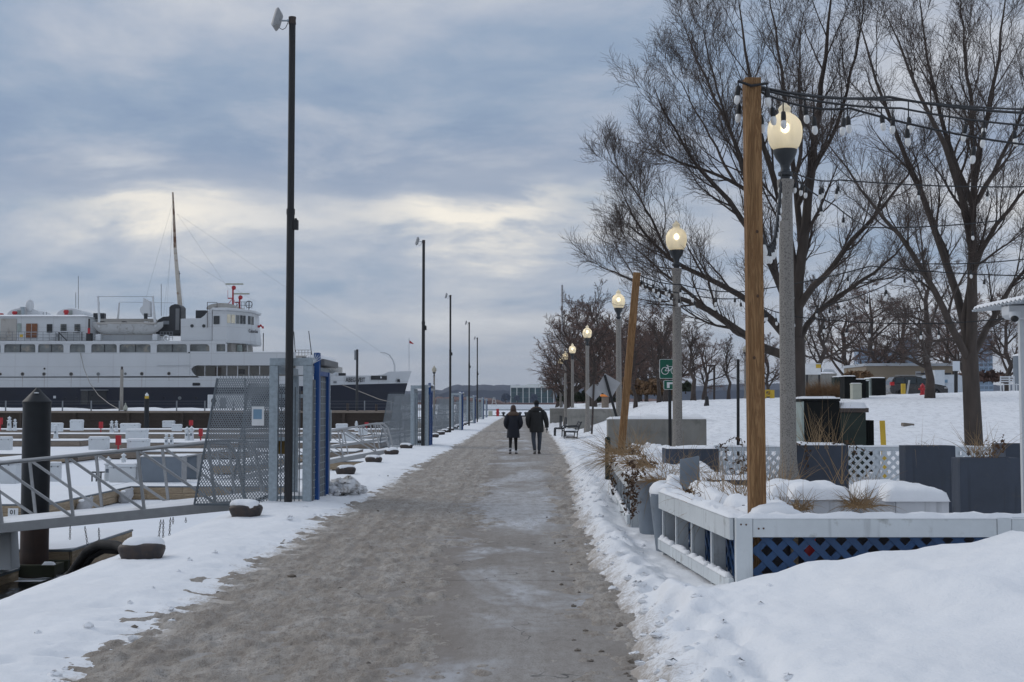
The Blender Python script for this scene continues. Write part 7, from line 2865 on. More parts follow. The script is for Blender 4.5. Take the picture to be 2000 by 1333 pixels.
for (px0, px1, pyt, Yd, m, lab, fl) in ((1676, 1700, 683, 1150, 'glass_tower', 'tall pale blue glass tower on the skyline', 16), (1691, 1712, 688, 1180, 'glass_tower', 'second blue tower overlapping the tall glass one', 14),
          (1712, 1756, 686, 1400, 'tower_dark', 'wide hazy dark tower block on the skyline', 12), (1757, 1792, 664, 1500, 'tower_dark', 'dark tower block behind the hill trees', 14),
          (1905, 1938, 655, 1300, 'glass_tower', 'hazy glass tower behind the right tree', 16)):
 a, b = at(px0, 790, Yd), at(px1, pyt, Yd)
 t = thing('skyline_tower', lab, 'tower', (a.x, Yd, -1.5), 0, 'towers on the skyline')
 W_, H_ = b.x - a.x, b.z + 1.5
 mb = MB()
 mb.box(0, W_, 0, W_, 0, H_)
 mb.build('shaft', m, t)
 mb = MB()
 mb.box(W_ * .2, W_ * .8, W_ * .2, W_ * .8, H_ + .01, H_ + 2.5)
 mb.build('roof_plant', m, t)
 mb = MB()
 for f in range(fl):
  z = H_ * (f + .2) / fl
  for q in range(4):
   x = W_ * (q + .12) / 4
   mb.box(x, x + W_ * .19, -.4, -.02, z, z + H_ / fl * .62)
 tag(mb.build('window_grid', 'tower_pane', t), kind='stuff')
# ================================================================== PEOPLE
def skin_body(name, verts, edges, radii, root, m, parent, sub=1):
 me = bpy.data.meshes.new(name + '_skeleton')
 me.from_pydata(verts, edges, [])
 ob = bpy.data.objects.new(name + '_skeleton', me)
 COL.objects.link(ob)
 sk = ob.modifiers.new('skin', 'SKIN')
 sk.use_smooth_shade = True
 for k, d in enumerate(me.skin_vertices[0].data):
  r = radii[k]
  d.radius = r if isinstance(r, tuple) else (r, r)
  d.use_root = (k == root)
 ss = ob.modifiers.new('sub', 'SUBSURF')
 ss.levels = sub
 ss.render_levels = sub
 dg = bpy.context.evaluated_depsgraph_get()
 dg.update()
 out = bpy.data.meshes.new_from_object(ob.evaluated_get(dg))
 bpy.data.objects.remove(ob)
 out.materials.clear()
 out.materials.append(MATS[m])
 smooth_all(out)
 o = bpy.data.objects.new(name, out)
 COL.objects.link(o)
 o.parent = parent
 return o
def ering(cx, cy, z, rx, ry, n=20, w=0.0, ph=0):
 return [(cx + rx * (1 + w * math.sin(3 * a + ph)) * math.cos(a), cy + ry * math.sin(a), z) for a in [2 * PI * k / n for k in range(n)]]
def hand_mesh(parent, wrist, down, m, flip=1):
 """relaxed hand: palm plus four curled fingers and a thumb"""
 w = Vector(wrist)
 d = Vector(down).normalized()
 side = Vector((0, 1, 0))
 across = d.cross(side).normalized()
 V, E, Rr = [w, w + d * .05, w + d * .095], [(0, 1), (1, 2)], [(.026, .018), (.036, .018), (.038, .015)]
 for k in range(4):
  b = w + d * .095 + side * (-.027 + .018 * k)
  L = (.07, .08, .075, .058)[k]
  i0 = len(V)
  V += [b, b + d * L * .5 + across * -.008 * flip, b + d * L * .9 + across * -.028 * flip]
  E += [(2, i0), (i0, i0 + 1), (i0 + 1, i0 + 2)]
  Rr += [.0095, .0088, .0075]
 i0 = len(V)
 b = w + d * .035 + side * -.034
 V += [b, b + d * .035 + side * -.014, b + d * .062 + side * -.012]
 E += [(1, i0), (i0, i0 + 1), (i0 + 1, i0 + 2)]
 Rr += [.012, .011, .009]
 return skin_body('hand', V, E, Rr, 1, m, parent, 1)
def head_parts(body_parent, c, hair=True):
 f = MB()
 f.ell((c[0], c[1] + .098, c[2] - .01), .014, .02, .024, 8, 6)
 f.build('nose', 'skin', body_parent, smooth=60)
 for s in (-1, 1):
  e = MB()
  e.ell((c[0] + s * .032, c[1] + .082, c[2] + .018), .012, .008, .008, 8, 6)
  e.build('eye', 'text_dark', body_parent, smooth=60)
 mo = MB()
 mo.ell((c[0], c[1] + .085, c[2] - .055), .024, .008, .007, 8, 5)
 mo.build('mouth', 'red_paint' if False else 'skin', body_parent, smooth=60)
def shoe(parent, heel, toe_dir, lift, m_up, m_sole, L=.27):
 """shoe whose heel is at 'heel'; lift tilts the heel up about the toe"""
 d = Vector(toe_dir).normalized()
 s = Vector((-d.y, d.x, 0))
 rings = []
 for (u, w, h) in ((0, .03, .075), (.05, .040, .10), (.3, .040, .105), (.55, .046, .075), (.8, .045, .055), (.95, .03, .04), (1.0, .012, .03)):
  ring = []
  for k in range(10):
   a = PI * k / 9
   ring.append((u, w * math.cos(a), .022 + (h - .022) * math.sin(a)))
  rings.append(ring)
 sole = [[(u, w * 1.08 * sgn, z) for sgn in (-1, 1) for z in ()] for u, w in ()]
 def tr(q):
  u, v, h = q
  z = h + lift * max(0, 1 - u) ** 1.3
  p = Vector(heel) + d * (u * L - .06) + s * v
  return (p.x, p.y, p.z + z)
 mb = MB()
 mb.loft([[tr(q) for q in r] for r in rings])
 up = mb.build('shoe', m_up, parent, smooth=60)
 rr = []
 for (u, w) in ((-.01, .03), (.05, .043), (.3, .041), (.55, .049), (.8, .048), (.95, .033), (1.01, .014)):
  rr.append([tr(q) for q in ((u, -w, 0), (u, w, 0), (u, w, .023), (u, -w, .023))])
 mb = MB()
 mb.loft(rr)
 mb.build('sole', m_sole, up)
 return up
mp = gnd(1048, 887)
man = thing('person', 'person on the right in a black parka, black beanie and slate trousers walking away', 'person', (mp.x, mp.y, 0), 0, None)
V = [(0, 0, .93), (0, .0, 1.10), (0, .0, 1.32), (0, .02, 1.50), (0, .03, 1.57), (0, .05, 1.66), (0, .045, 1.72),
  (-.10, -.01, .88), (-.105, -.01, .50), (-.06, -.10, .10),           # left leg: pushing off, heel lifting
  (.10, .02, .88), (.105, .12, .50), (.085, .12, .09),               # right leg: forward
  (-.19, .01, 1.45), (-.27, -.02, 1.17), (-.23, .07, .93),
  (.19, .01, 1.45), (.29, -.03, 1.17), (.335, .02, .93)]
E = [(0, 1), (1, 2), (2, 3), (3, 4), (4, 5), (5, 6), (0, 7), (7, 8), (8, 9), (0, 10), (10, 11), (11, 12), (2, 13), (13, 14), (14, 15), (2, 16), (16, 17), (17, 18)]
RR = [.14, .14, .16, .065, .06, .088, .082, .105, .078, .058, .105, .078, .058, .07, .055, .042, .07, .055, .042]
body = skin_body('body', V, E, RR, 0, 'trouser_slate', man, 2)
head_parts(man, (0, .05, 1.68))
mb = MB()
rings = [ering(0, .0, .735, .235, .175, 20, .03), ering(0, 0, .80, .245, .185, 20, .03, 1), ering(0, 0, .95, .235, .18, 20, .02, 2), ering(0, 0, 1.15, .225, .17), ering(0, .0, 1.30, .24, .175), ering(0, .01, 1.42, .235, .165), ering(0, .015, 1.49, .17, .13), ering(0, .02, 1.53, .11, .11)]
mb.loft(rings)
coat = mb.build('parka', 'coat_black', man, smooth=60)
for s, pts in ((-1, [(-.17, .0, 1.45), (-.245, -.01, 1.36), (-.295, -.04, 1.17), (-.285, .02, 1.02), (-.235, .08, .90)]), (1, [(.17, .0, 1.45), (.25, -.01, 1.36), (.315, -.04, 1.17), (.345, -.01, 1.02), (.355, .03, .90)])):
 mb = MB()
 mb.tube(pts, [.085, .098, .088, .076, .062], 14)
 mb.build('sleeve', 'coat_black', man, smooth=60)
mb = MB()
for k, (z, r1, r2, dy) in enumerate(((1.44, .17, .13, -.07), (1.50, .175, .14, -.075), (1.57, .15, .13, -.06))):
 pass
mb.loft([ering(0, -.06, 1.38, .10, .06), ering(0, -.075, 1.44, .165, .10), ering(0, -.06, 1.52, .175, .115), ering(0, -.03, 1.585, .14, .10), ering(0, 0, 1.60, .09, .07)])
mb.build('hood', 'coat_black', man, smooth=60)
mb = MB()
rng = [(.175 * math.cos(a), -.02 + .105 * math.sin(a) + .02, 1.575 - .065 * abs(math.cos(a)) ** 2) for a in [2 * PI * k / 22 for k in range(23)]]
mb.tube(rng, .036, 9, cap=False)
mb.build('fur_trim', 'fur', man, smooth=60)
mb = MB()
mb.ell((0, .045, 1.715), .092, .102, .115, 18, 10, z0=-.35)
mb.build('beanie', 'hat_black', man, smooth=60)
mb = MB()
mb.box(.085, .14, -.158, -.150, 1.425, 1.452)
mb.build('back_patch', 'text_white', coat, bevel=.004)
hand_mesh(man, (.357, .035, .885), (.02, .05, -1), 'hat_black')
hand_mesh(man, (-.228, .085, .885), (.2, .25, -1), 'hat_black', -1)
shoe(man, (-.06, -.13, .0), (-.05, 1, 0), .10, 'shoe_dark', 'shoe_white')
shoe(man, (.085, .08, .0), (.1, 1, 0), .02, 'shoe_dark', 'shoe_dark')
wp = gnd(1002.5, 887)
wom = thing('person', 'person on the left in a long navy coat with brown fur collar walking away', 'person', (wp.x, wp.y, 0), 0, None)
V = [(0, 0, .86), (0, 0, 1.02), (0, 0, 1.22), (0, .02, 1.38), (0, .03, 1.44), (0, .045, 1.53), (0, .04, 1.59),
  (-.085, -.01, .80), (-.095, -.03, .45), (-.105, -.10, .09),
  (.085, .02, .80), (.085, .08, .45), (.095, .09, .08),
  (-.16, .01, 1.32), (-.235, -.02, 1.07), (-.15, .12, .90),
  (.16, .01, 1.32), (.235, -.02, 1.07), (.15, .12, .90)]
RR = [.135, .125, .14, .055, .052, .08, .075, .095, .062, .045, .095, .062, .045, .06, .048, .038, .06, .048, .038]
body = skin_body('body', V, E, RR, 0, 'trouser_black', wom, 2)
head_parts(wom, (0, .045, 1.55))
mb = MB()
mb.loft([ering(0, 0, .545, .225, .165, 20, .03), ering(0, 0, .62, .222, .165, 20, .02), ering(0, 0, .80, .205, .16), ering(0, 0, 1.0, .19, .15), ering(0, 0, 1.16, .205, .155), ering(0, .0, 1.28, .21, .15), ering(0, .01, 1.36, .15, .12), ering(0, .02, 1.40, .10, .10)])
mb.build('long_coat', 'coat_navy', wom, smooth=60)
for s in (-1, 1):
 mb = MB()
 mb.tube([(s * .15, 0, 1.33), (s * .215, -.02, 1.23), (s * .26, -.045, 1.06), (s * .25, 0, .96), (s * .19, .09, .87)], [.075, .085, .078, .068, .055], 14)
 mb.build('sleeve', 'coat_navy', wom, smooth=60)
 hand_mesh(wom, (s * .175, .11, .87), (-s * .35, .35, -1), 'skin', s)
mb = MB()
mb.loft([ering(0, -.03, 1.29, .18, .11), ering(0, -.045, 1.33, .205, .13, 20, .03), ering(0, -.03, 1.385, .185, .135, 20, .03), ering(0, -.005, 1.43, .13, .11, 20, .03), ering(0, .01, 1.455, .09, .08)])
mb.build('fur_collar', 'fur', wom, smooth=60)
mb = MB()
mb.ell((0, .035, 1.565), .092, .105, .105, 18, 12)
n0 = len(mb.v)
mb.loft([ering(0, -.035, 1.39, .09, .04), ering(0, -.04, 1.44, .105, .06), ering(0, -.02, 1.52, .10, .08), ering(0, .0, 1.58, .08, .08)])
mb.build('hair', 'hair_brown', wom, smooth=60)
shoe(wom, (-.105, -.13, .0), (-.03, 1, 0), .07, 'shoe_dark', 'shoe_white', .24)
shoe(wom, (.095, .06, .0), (.05, 1, 0), .02, 'shoe_white', 'shoe_dark', .24)
mb = MB()
mb.cyl((-.105, -.115, .145), (-.105, -.105, .20), .052, None, 12)
mb.build('boot_cuff', 'shoe_white', wom, smooth=40)
pp = at(417, 801, PY0 + 3)
far = thing('person', 'distant person in a dark jacket standing on the pier in front of the ship', 'person', (pp.x, PY0 + 3, PZ + .05), 0, None)
V = [(0, 0, .90), (0, 0, 1.10), (0, 0, 1.32), (0, .0, 1.50), (0, 0, 1.60), (0, 0, 1.72), (-.09, 0, .85), (-.10, 0, .5), (-.10, 0, .05), (.09, 0, .85), (.10, 0, .5), (.12, 0, .05), (-.2, 0, 1.42), (-.27, 0, 1.15), (-.22, .1, .95), (.2, 0, 1.42), (.27, 0, 1.15), (.22, .1, .95)]
E2 = [(0, 1), (1, 2), (2, 3), (3, 4), (4, 5), (0, 6), (6, 7), (7, 8), (0, 9), (9, 10), (10, 11), (2, 12), (12, 13), (13, 14), (2, 15), (15, 16), (16, 17)]
skin_body('body', V, E2, [.15, .15, .17, .07, .09, .09, .11, .08, .06, .11, .08, .06, .08, .065, .05, .08, .065, .05], 0, 'coat_black', far, 1)
mb = MB()
mb.loft([ering(0, 0, .78, .24, .17), ering(0, 0, 1.1, .23, .17), ering(0, 0, 1.38, .25, .17), ering(0, 0, 1.52, .1, .1)])
mb.build('jacket', 'coat_black', far, smooth=60)
# ================================================================== TREES
class Tubes:
 """many thin tubes with the same number of points, built in one go"""
 def __init__(s):
  s.v, s.q = [], []
  s.n = 0
 def add(s, P_, R_, sides):
  """P_: (N,K,3) points, R_: (N,K) radii"""
  N, K, _ = P_.shape
  if N == 0:
   return
  d = P_[:, -1] - P_[:, 0]
  d /= np.linalg.norm(d, axis=1, keepdims=True) + 1e-9
  up = np.where(np.abs(d[:, 2:3]) > .9, np.array([[1.0, 0, 0]]), np.array([[0, 0, 1.0]]))
  a = np.cross(d, up)
  a /= np.linalg.norm(a, axis=1, keepdims=True) + 1e-9
  b = np.cross(d, a)
  th = 2 * PI * np.arange(sides) / sides
  ring = a[:, None, None, :] * np.cos(th)[None, None, :, None] + b[:, None, None, :] * np.sin(th)[None, None, :, None]
  v = P_[:, :, None, :] + ring * R_[:, :, None, None]
  base = s.n + (np.arange(N)[:, None, None] * K + np.arange(K - 1)[None, :, None]) * sides
  k = np.arange(sides)[None, None, :]
  k2 = (k + 1) % sides
  q = np.stack([base + k, base + k2, base + sides + k2, base + sides + k], -1).reshape(-1, 4)
  s.v.append(v.reshape(-1, 3))
  s.q.append(q)
  s.n += N * K * sides
 def mesh(s, name):
  me = np_mesh(name, np.concatenate(s.v), np.concatenate(s.q))
  smooth_all(me)
  return me
def sprout(rs, P_, R_, m, t0, ang, lenf, K, up=0.15, jit=0.12, rf=0.55, tip=0.35, lmax=None, lmin=0.0, flat=None, tb=0.55):
 """m children on every parent polyline"""
 N, Kp, _ = P_.shape
 t = t0 + (1 - t0) * (np.arange(m)[None, :] + rs.random((N, m))) / m
 t = np.clip(t, 0, 0.985)
 f = t * (Kp - 1)
 i = np.minimum(f.astype(int), Kp - 2)
 w = f - i
 idx = np.arange(N)[:, None]
 p0 = P_[idx, i] * (1 - w)[..., None] + P_[idx, i + 1] * w[..., None]
 r0 = R_[idx, i] * (1 - w) + R_[idx, i + 1] * w
 tan = P_[idx, i + 1] - P_[idx, i]
 tan /= np.linalg.norm(tan, axis=-1, keepdims=True) + 1e-9
 rv = rs.normal(size=(N, m, 3))
 perp = rv - tan * (rv * tan).sum(-1, keepdims=True)
 perp /= np.linalg.norm(perp, axis=-1, keepdims=True) + 1e-9
 an = np.radians(ang[0] + (ang[1] - ang[0]) * rs.random((N, m)))[..., None]
 d = tan * np.cos(an) + perp * np.sin(an)
 plen = np.linalg.norm(np.diff(P_, axis=1), axis=-1).sum(1)[:, None]
 L = plen * lenf * (1 - tb * t) * (0.65 + 0.7 * rs.random((N, m)))
 if lmax:
  L = np.minimum(L, lmax * (0.7 + .3 * rs.random((N, m))))
 L = np.maximum(L, lmin)
 n = N * m
 d = d.reshape(n, 3)
 L = L.reshape(n)
 p = p0.reshape(n, 3)
 r = (r0 * rf).reshape(n)
 pts = [p]
 step = (L / (K - 1))[:, None]
 for k in range(K - 1):
  d = d + np.array([0, 0, up]) + rs.normal(size=(n, 3)) * jit
  d /= np.linalg.norm(d, axis=1, keepdims=True)
  p = p + d * step
  pts.append(p)
 Pc = np.stack(pts, 1)
 Rc = r[:, None] * np.linspace(1, tip, K)[None, :]
 return Pc, Rc
def resample(pts, K):
 pts = np.array(pts, float)
 d = np.concatenate([[0], np.cumsum(np.linalg.norm(np.diff(pts, axis=0), axis=1))])
 s = np.linspace(0, d[-1], K)
 out = np.stack([np.interp(s, d, pts[:, k]) for k in range(3)], 1)
 for _ in range(2):
  out[1:-1] = out[1:-1] * .5 + (out[:-2] + out[2:]) * .25
 return out
def big_tree(name, label, base, trunk, limbs, Yd, seed, r0, counts, twig_m='twig', minr=.0030):
 """limbs: [(pixel path, y offset at tip, start radius)]"""
 rs = np.random.RandomState(seed)
 t = thing(name, label, 'tree', tuple(base))
 K = 14
 bx = np.array(base)
 tr = np.array([at(px, py, Yd) for px, py in trunk]) - bx
 tr[0][2] = -.2
 TP = resample(tr, 12)
 TR = np.interp(np.linspace(0, 1, 12), [0, .06, .2, 1], [r0 * 1.5, r0 * 1.15, r0, r0 * .85])
 mb = MB()
 mb.tube([tuple(p) for p in TP], list(TR), 18)
 trunk_o = mb.build('trunk', 'bark', t, smooth=60)
 LP, LR = [], []
 for path, dy, rr in limbs:
  pts = []
  m = len(path)
  for k, (px, py) in enumerate(path):
   pts.append(np.array(at(px, py, Yd + dy * (k / (m - 1)) ** 1.0)) - bx)
  pts = np.array(pts)
  if LP:                       # root the limb on the nearest wood already grown
   allp = np.concatenate([TP] + LP)
   allr = np.concatenate([TR] + LR)
   j = np.argmin(((allp - pts[0]) ** 2).sum(1))
   sh = allp[j] - pts[0]
   fall = np.linspace(1, 0, m) ** 2
   pts = pts + sh * fall[:, None]
   rr = min(rr, allr[j] * .9)
  p = resample(pts, K)
  p[1:] += rs.normal(size=(K - 1, 3)) * .018
  r = rr * (np.linspace(1, 0, K) ** .95 * .93 + .07)
  LP.append(p)
  LR.append(r)
  mb = MB()
  mb.tube([tuple(q) for q in p], list(r), 10)
  mb.build('limb', 'bark', t, smooth=60)
 P1, R1 = np.array(LP), np.array(LR)
 tb = Tubes()
 P2, R2 = sprout(rs, P1, R1, counts[0], .16, (20, 44), .44, 9, up=.09, jit=.08, rf=.44, tip=.2, lmax=1.9, tb=.72)
 tb.add(P2, R2, 6)
 P3, R3 = sprout(rs, P2, R2, counts[1], .12, (20, 42), .58, 7, up=.08, jit=.09, rf=.52, tip=.25, lmin=.35)
 tb.add(P3, np.maximum(R3, minr * 1.3), 4)
 cm = tb.mesh('branches')
 o = link('branches', cm, 'bark_far', t)
 tag(o, kind='stuff')
 tb = Tubes()
 P4, R4 = sprout(rs, P3, R3, counts[2], .1, (22, 50), .6, 5, up=.08, jit=.11, rf=.55, tip=.45, lmax=1.25, lmin=.3)
 tb.add(P4, np.maximum(R4, minr), 3)
 P5, R5 = sprout(rs, P4, R4, counts[3], .15, (22, 55), .55, 4, up=.06, jit=.12, rf=.65, tip=.5, lmax=.8, lmin=.22)
 tb.add(P5, np.maximum(R5, minr * .75), 3)
 P6, R6 = sprout(rs, P2, R2, counts[4], .3, (20, 55), .35, 5, up=.05, jit=.12, rf=.4, tip=.4, lmax=.8, lmin=.2)
 tb.add(P6, np.maximum(R6, minr), 3)
 o = link('crown', tb.mesh('crown'), twig_m, t)
 tag(o, kind='stuff')
 return t
T1Y = 30.0
b = at(1551, 870, T1Y)
base1 = (b.x, T1Y, float(ground_z(b.x, T1Y)))
big_tree('bare_tree', 'big bare tree with a long low limb behind the near lamp column', base1, [(1554, 900), (1554, 800), (1555, 720), (1554, 660)],
   [([(1552, 700), (1500, 688), (1457, 655), (1380, 600), (1302, 578), (1246, 555), (1202, 530), (1174, 520)], -2.0, .115),
   ([(1550, 690), (1515, 640), (1469, 588), (1380, 548), (1313, 514), (1262, 460), (1222, 409), (1209, 363)], 1.5, .10),
   ([(1551, 650), (1540, 580), (1513, 522), (1463, 444), (1413, 377), (1352, 318), (1302, 239), (1279, 173)], -1.5, .11),
   ([(1500, 505), (1480, 400), (1440, 290), (1395, 190), (1345, 80), (1320, 10)], 1.0, .085),
   ([(1552, 660), (1556, 560), (1574, 420), (1586, 311), (1598, 220), (1616, 90), (1630, -60)], -1.0, .15),
   ([(1553, 600), (1580, 560), (1613, 530), (1669, 461), (1725, 405), (1768, 350), (1800, 290)], -2.5, .095),
   ([(1556, 690), (1580, 625), (1630, 583), (1707, 539), (1765, 480), (1800, 440)], 1.5, .085),
   ([(1552, 560), (1535, 440), (1505, 340), (1475, 240), (1455, 110), (1440, -40)], -.5, .10),
   ([(1556, 480), (1548, 330), (1535, 190), (1505, 20), (1500, -60)], 2.0, .085),
   ([(1580, 400), (1625, 290), (1660, 190), (1680, 80), (1690, -40)], -1.8, .075),
   ([(1430, 400), (1370, 350), (1310, 320), (1272, 289), (1259, 273)], -2.2, .05),
   ([(1413, 377), (1390, 300), (1342, 194), (1296, 103)], 2.2, .05),
   ([(1463, 444), (1430, 300), (1380, 120), (1370, 20)], -2.5, .055),
   ([(1540, 430), (1575, 300), (1560, 150), (1570, 20)], -2.4, .06),
   ([(1300, 500), (1260, 410), (1217, 334), (1184, 308)], -1.0, .045),
   ([(1340, 590), (1280, 530), (1237, 482), (1209, 458)], 1.8, .045)],
   T1Y, 11, .24, (13, 7, 5, 3, 7), minr=.0031)
T2Y = 26.5
b = at(1905, 868, T2Y)
base2 = (b.x, T2Y, float(ground_z(b.x, T2Y)))
big_tree('bare_tree', 'bare tree forking low on the snowy hill beside the kiosk', base2, [(1905, 890), (1899, 800), (1896, 740), (1894, 690)],
   [([(1895, 710), (1897, 609), (1902, 515), (1887, 402), (1876, 350), (1854, 305), (1827, 245), (1775, 155), (1735, 30)], -1.2, .125),
   ([(1890, 700), (1869, 571), (1842, 515), (1812, 410), (1772, 315), (1735, 235), (1690, 90), (1670, 0)], 1.5, .10),
   ([(1900, 640), (1910, 540), (1920, 489), (1944, 447), (2000, 375), (2070, 280)], -1.5, .095),
   ([(1893, 480), (1895, 400), (1900, 320), (1925, 234), (1944, 150), (1965, 0), (1970, -60)], .8, .085),
   ([(1890, 705), (1850, 630), (1814, 548), (1782, 490), (1737, 440), (1692, 384), (1640, 315), (1605, 262)], -2.0, .085),
   ([(1898, 700), (1930, 640), (1960, 575), (2010, 520), (2070, 440)], 1.6, .085),
   ([(1868, 380), (1845, 300), (1815, 170), (1800, 60), (1790, -60)], 2.0, .075),
   ([(1880, 340), (1890, 230), (1880, 110), (1875, -40)], -1.5, .07),
   ([(1920, 400), (1960, 320), (2000, 220), (2030, 100)], 1.0, .06)],
   T2Y, 23, .19, (13, 7, 5, 3, 7), minr=.0031)
def proto_tree(seed, H, spread, counts, trunk_h=.28, twig_m='twig', r0=None, nl=9, up0=.10, droop=0.05, minr=.011, inc=(28, 62)):
 rs = np.random.RandomState(seed)
 r0 = r0 or H * .026
 K = 8
 th = H * trunk_h
 leader = np.stack([rs.normal(0, .02 * H, K), rs.normal(0, .02 * H, K), np.linspace(0, H * .93, K)], 1)
 leader[0, :2] = 0
 leader[1, :2] *= .2
 lr = r0 * (np.linspace(1, 0, K) ** .7 * .94 + .06)
 lr[0] *= 1.35
 mb = MB()
 mb.tube([tuple(p) for p in leader], list(lr), 9)
 mb.v = [(x, y, z - .25 if z < .02 else z) for x, y, z in mb.v]
 trunk_mb = mb
 P1, R1 = sprout(rs, leader[None], lr[None], nl, trunk_h, inc, spread, 9, up=up0, jit=.10, rf=.6, tip=.15, tb=.62)
 tb = Tubes()
 tb.add(P1, R1, 5)
 P2, R2 = sprout(rs, P1, R1, counts[0], .18, (25, 50), .52, 7, up=droop, jit=.12, rf=.6, tip=.3)
 tb.add(P2, np.maximum(R2, minr), 4)
 br = tb.mesh('branches')
 tb = Tubes()
 P3, R3 = sprout(rs, P2, R2, counts[1], .12, (25, 52), .55, 5, up=droop, jit=.13, rf=.6, tip=.5)
 tb.add(P3, np.maximum(R3, minr * .85), 3)
 P4, R4 = sprout(rs, P3, R3, counts[2], .1, (25, 55), .6, 4, up=droop * .5, jit=.14, rf=.7, tip=.6)
 tb.add(P4, np.maximum(R4, minr * .7), 3)
 cr = tb.mesh('crown')
 return trunk_mb, br, cr, twig_m
PROTOS = {
 'oval': proto_tree(1, 8.0, .52, (9, 6, 4), .22, 'twig_far', nl=13),
 'round': proto_tree(2, 7.0, .60, (9, 6, 4), .20, 'twig_brown', nl=14, up0=.05, droop=.0, inc=(35, 75)),
 'slim': proto_tree(3, 7.0, .36, (7, 5, 4), .28, 'twig_tan', nl=13, up0=.14, inc=(22, 45)),
 'wide': proto_tree(4, 9.0, .62, (10, 6, 4), .18, 'twig_far', nl=14, up0=.03, droop=.01, inc=(40, 80)),
 'wild': proto_tree(5, 8.0, .58, (9, 7, 4), .12, 'twig_brown', nl=16, up0=.07, droop=.03, inc=(25, 70)),
}
PM = {}
def place_tree(kind, label, px, pyb, pyt, Yd, rz, m=None, group='bare trees on the hill and along the path', wide=1.0, zb=None):
 b = at(px, pyb, Yd)
 z = float(ground_z(b.x, Yd)) if zb is None else zb
 top = at(px, pyt, Yd).z
 tm, br, cr, tw = PROTOS[kind]
 H0 = max(v.co.z for v in cr.vertices) if kind not in PM else PM[kind][1]
 if kind not in PM:
  me = bpy.data.meshes.new('trunk')
  me.from_pydata(tm.v, [], tm.f)
  me.materials.append(MATS['bark_far'])
  smooth_all(me)
  br.materials.append(MATS['bark_far'])
  cr.materials.append(MATS[tw])
  PM[kind] = (me, H0)
 t = thing('bare_tree', label, 'tree', (b.x, Yd, z), rz, group)
 s = (top - z) / H0
 t.scale = (s * wide, s * wide, s)
 for nm, me_ in (('trunk', PM[kind][0]), ('branches', br), ('crown', cr)):
  o = bpy.data.objects.new(nm, me_)
  COL.objects.link(o)
  o.parent = t
  if nm != 'trunk':
   tag(o, kind='stuff')
 return t
place_tree('wide', 'medium bare tree with crooked low branches beside the red hydrant', 1816, 772, 470, 66, 1.0, wide=1.15)
place_tree('oval', 'dark bare tree right behind the big left tree trunk', 1602, 745, 505, 96, 2.2, wide=1.0)
place_tree('wild', 'bare tree filling the gap left of the hydrant tree', 1700, 752, 535, 120, .4, wide=1.25)
place_tree('wild', 'bushy bare tree behind the right fork tree', 1890, 755, 560, 112, 2.9, wide=1.2)
place_tree('wild', 'bushy bare tree at the right edge behind the kiosk roof', 1965, 752, 560, 105, .7, wide=1.2)
place_tree('wide', 'brown bare tree beyond the beige building', 1765, 752, 560, 135, 1.7, wide=1.35)
place_tree('wild', 'brown bare tree beyond the roof of the beige building, right part', 1850, 752, 590, 140, .2, wide=1.3)
place_tree('slim', 'small pale slender bare tree on the open slope', 1423, 772, 650, 104, 1.2, wide=1.1)
place_tree('slim', 'pale fan-shaped bare tree right of the second lamp', 1354, 790, 618, 72, .3, wide=1.25)
place_tree('oval', 'bare tree on the slope just left of the bicycle sign', 1287, 787, 598, 75, 2.4, wide=1.0)
place_tree('round', 'brown bare tree on the slope between leaning post and bicycle sign', 1241, 790, 612, 76, .9, wide=1.0)
place_tree('oval', 'tall dark bare tree above the lamps at the path end', 1150, 795, 545, 105, 1.5, wide=.95, zb=.8)
place_tree('wild', 'dense brown bare tree behind the third lamp', 1190, 795, 600, 112, 2.0, wide=1.05, zb=.8)
place_tree('wild', 'dense brown bare tree left of the fourth lamp', 1112, 795, 605, 124, .5, wide=.9, zb=.5)
place_tree('round', 'brown bare tree behind the two diamond signs', 1220, 790, 610, 130, 2.6, wide=1.15, zb=1.2)
place_tree('wild', 'far brown bare tree over the hedge', 1165, 795, 630, 140, 3.0, wide=1.2, zb=.8)
place_tree('round', 'far brown bare tree right of the leaning post', 1262, 785, 620, 128, 1.9, wide=1.1, zb=1.3)
place_tree('round', 'far brown bare tree behind the bicycle sign', 1312, 780, 625, 118, .1, wide=1.1, zb=1.5)
place_tree('wild', 'low far bare tree left of the glass office side of the hedge', 1086, 795, 655, 138, 1.0, wide=.9, zb=.2)
place_tree('wild', 'far brown bare tree behind the wooden post', 1500, 760, 640, 150, 2.2, wide=1.1)
place_tree('wild', 'far brown bare tree behind the transformer', 1648, 752, 570, 140, 1.1, wide=1.4)
place_tree('wild', 'full brown bare tree crown between the third and fourth lamps', 1160, 795, 575, 92, 2.3, wide=1.1, zb=.9)
place_tree('wild', 'wide brown bare tree behind the leaning post top', 1215, 792, 590, 100, 4.0, wide=1.25, zb=1.2)
place_tree('round', 'dense reddish bare tree low behind the leaning post', 1250, 788, 605, 110, 5.1, wide=1.3, zb=1.3)
place_tree('wild', 'dense brown bare tree left of the second lamp column', 1292, 785, 600, 106, 3.6, wide=1.2, zb=1.4)
place_tree('wild', 'brown bare tree mass nearest the path at the lamp row end', 1108, 795, 580, 112, 5.6, wide=1.0, zb=.4)
place_tree('round', 'brown bare tree right of the bicycle sign plates', 1375, 782, 625, 112, 4.4, wide=1.2, zb=1.6)
place_tree('wild', 'tall brown bare tree just right of the leaning post top', 1300, 788, 575, 88, 1.4, wide=1.0, zb=1.5)
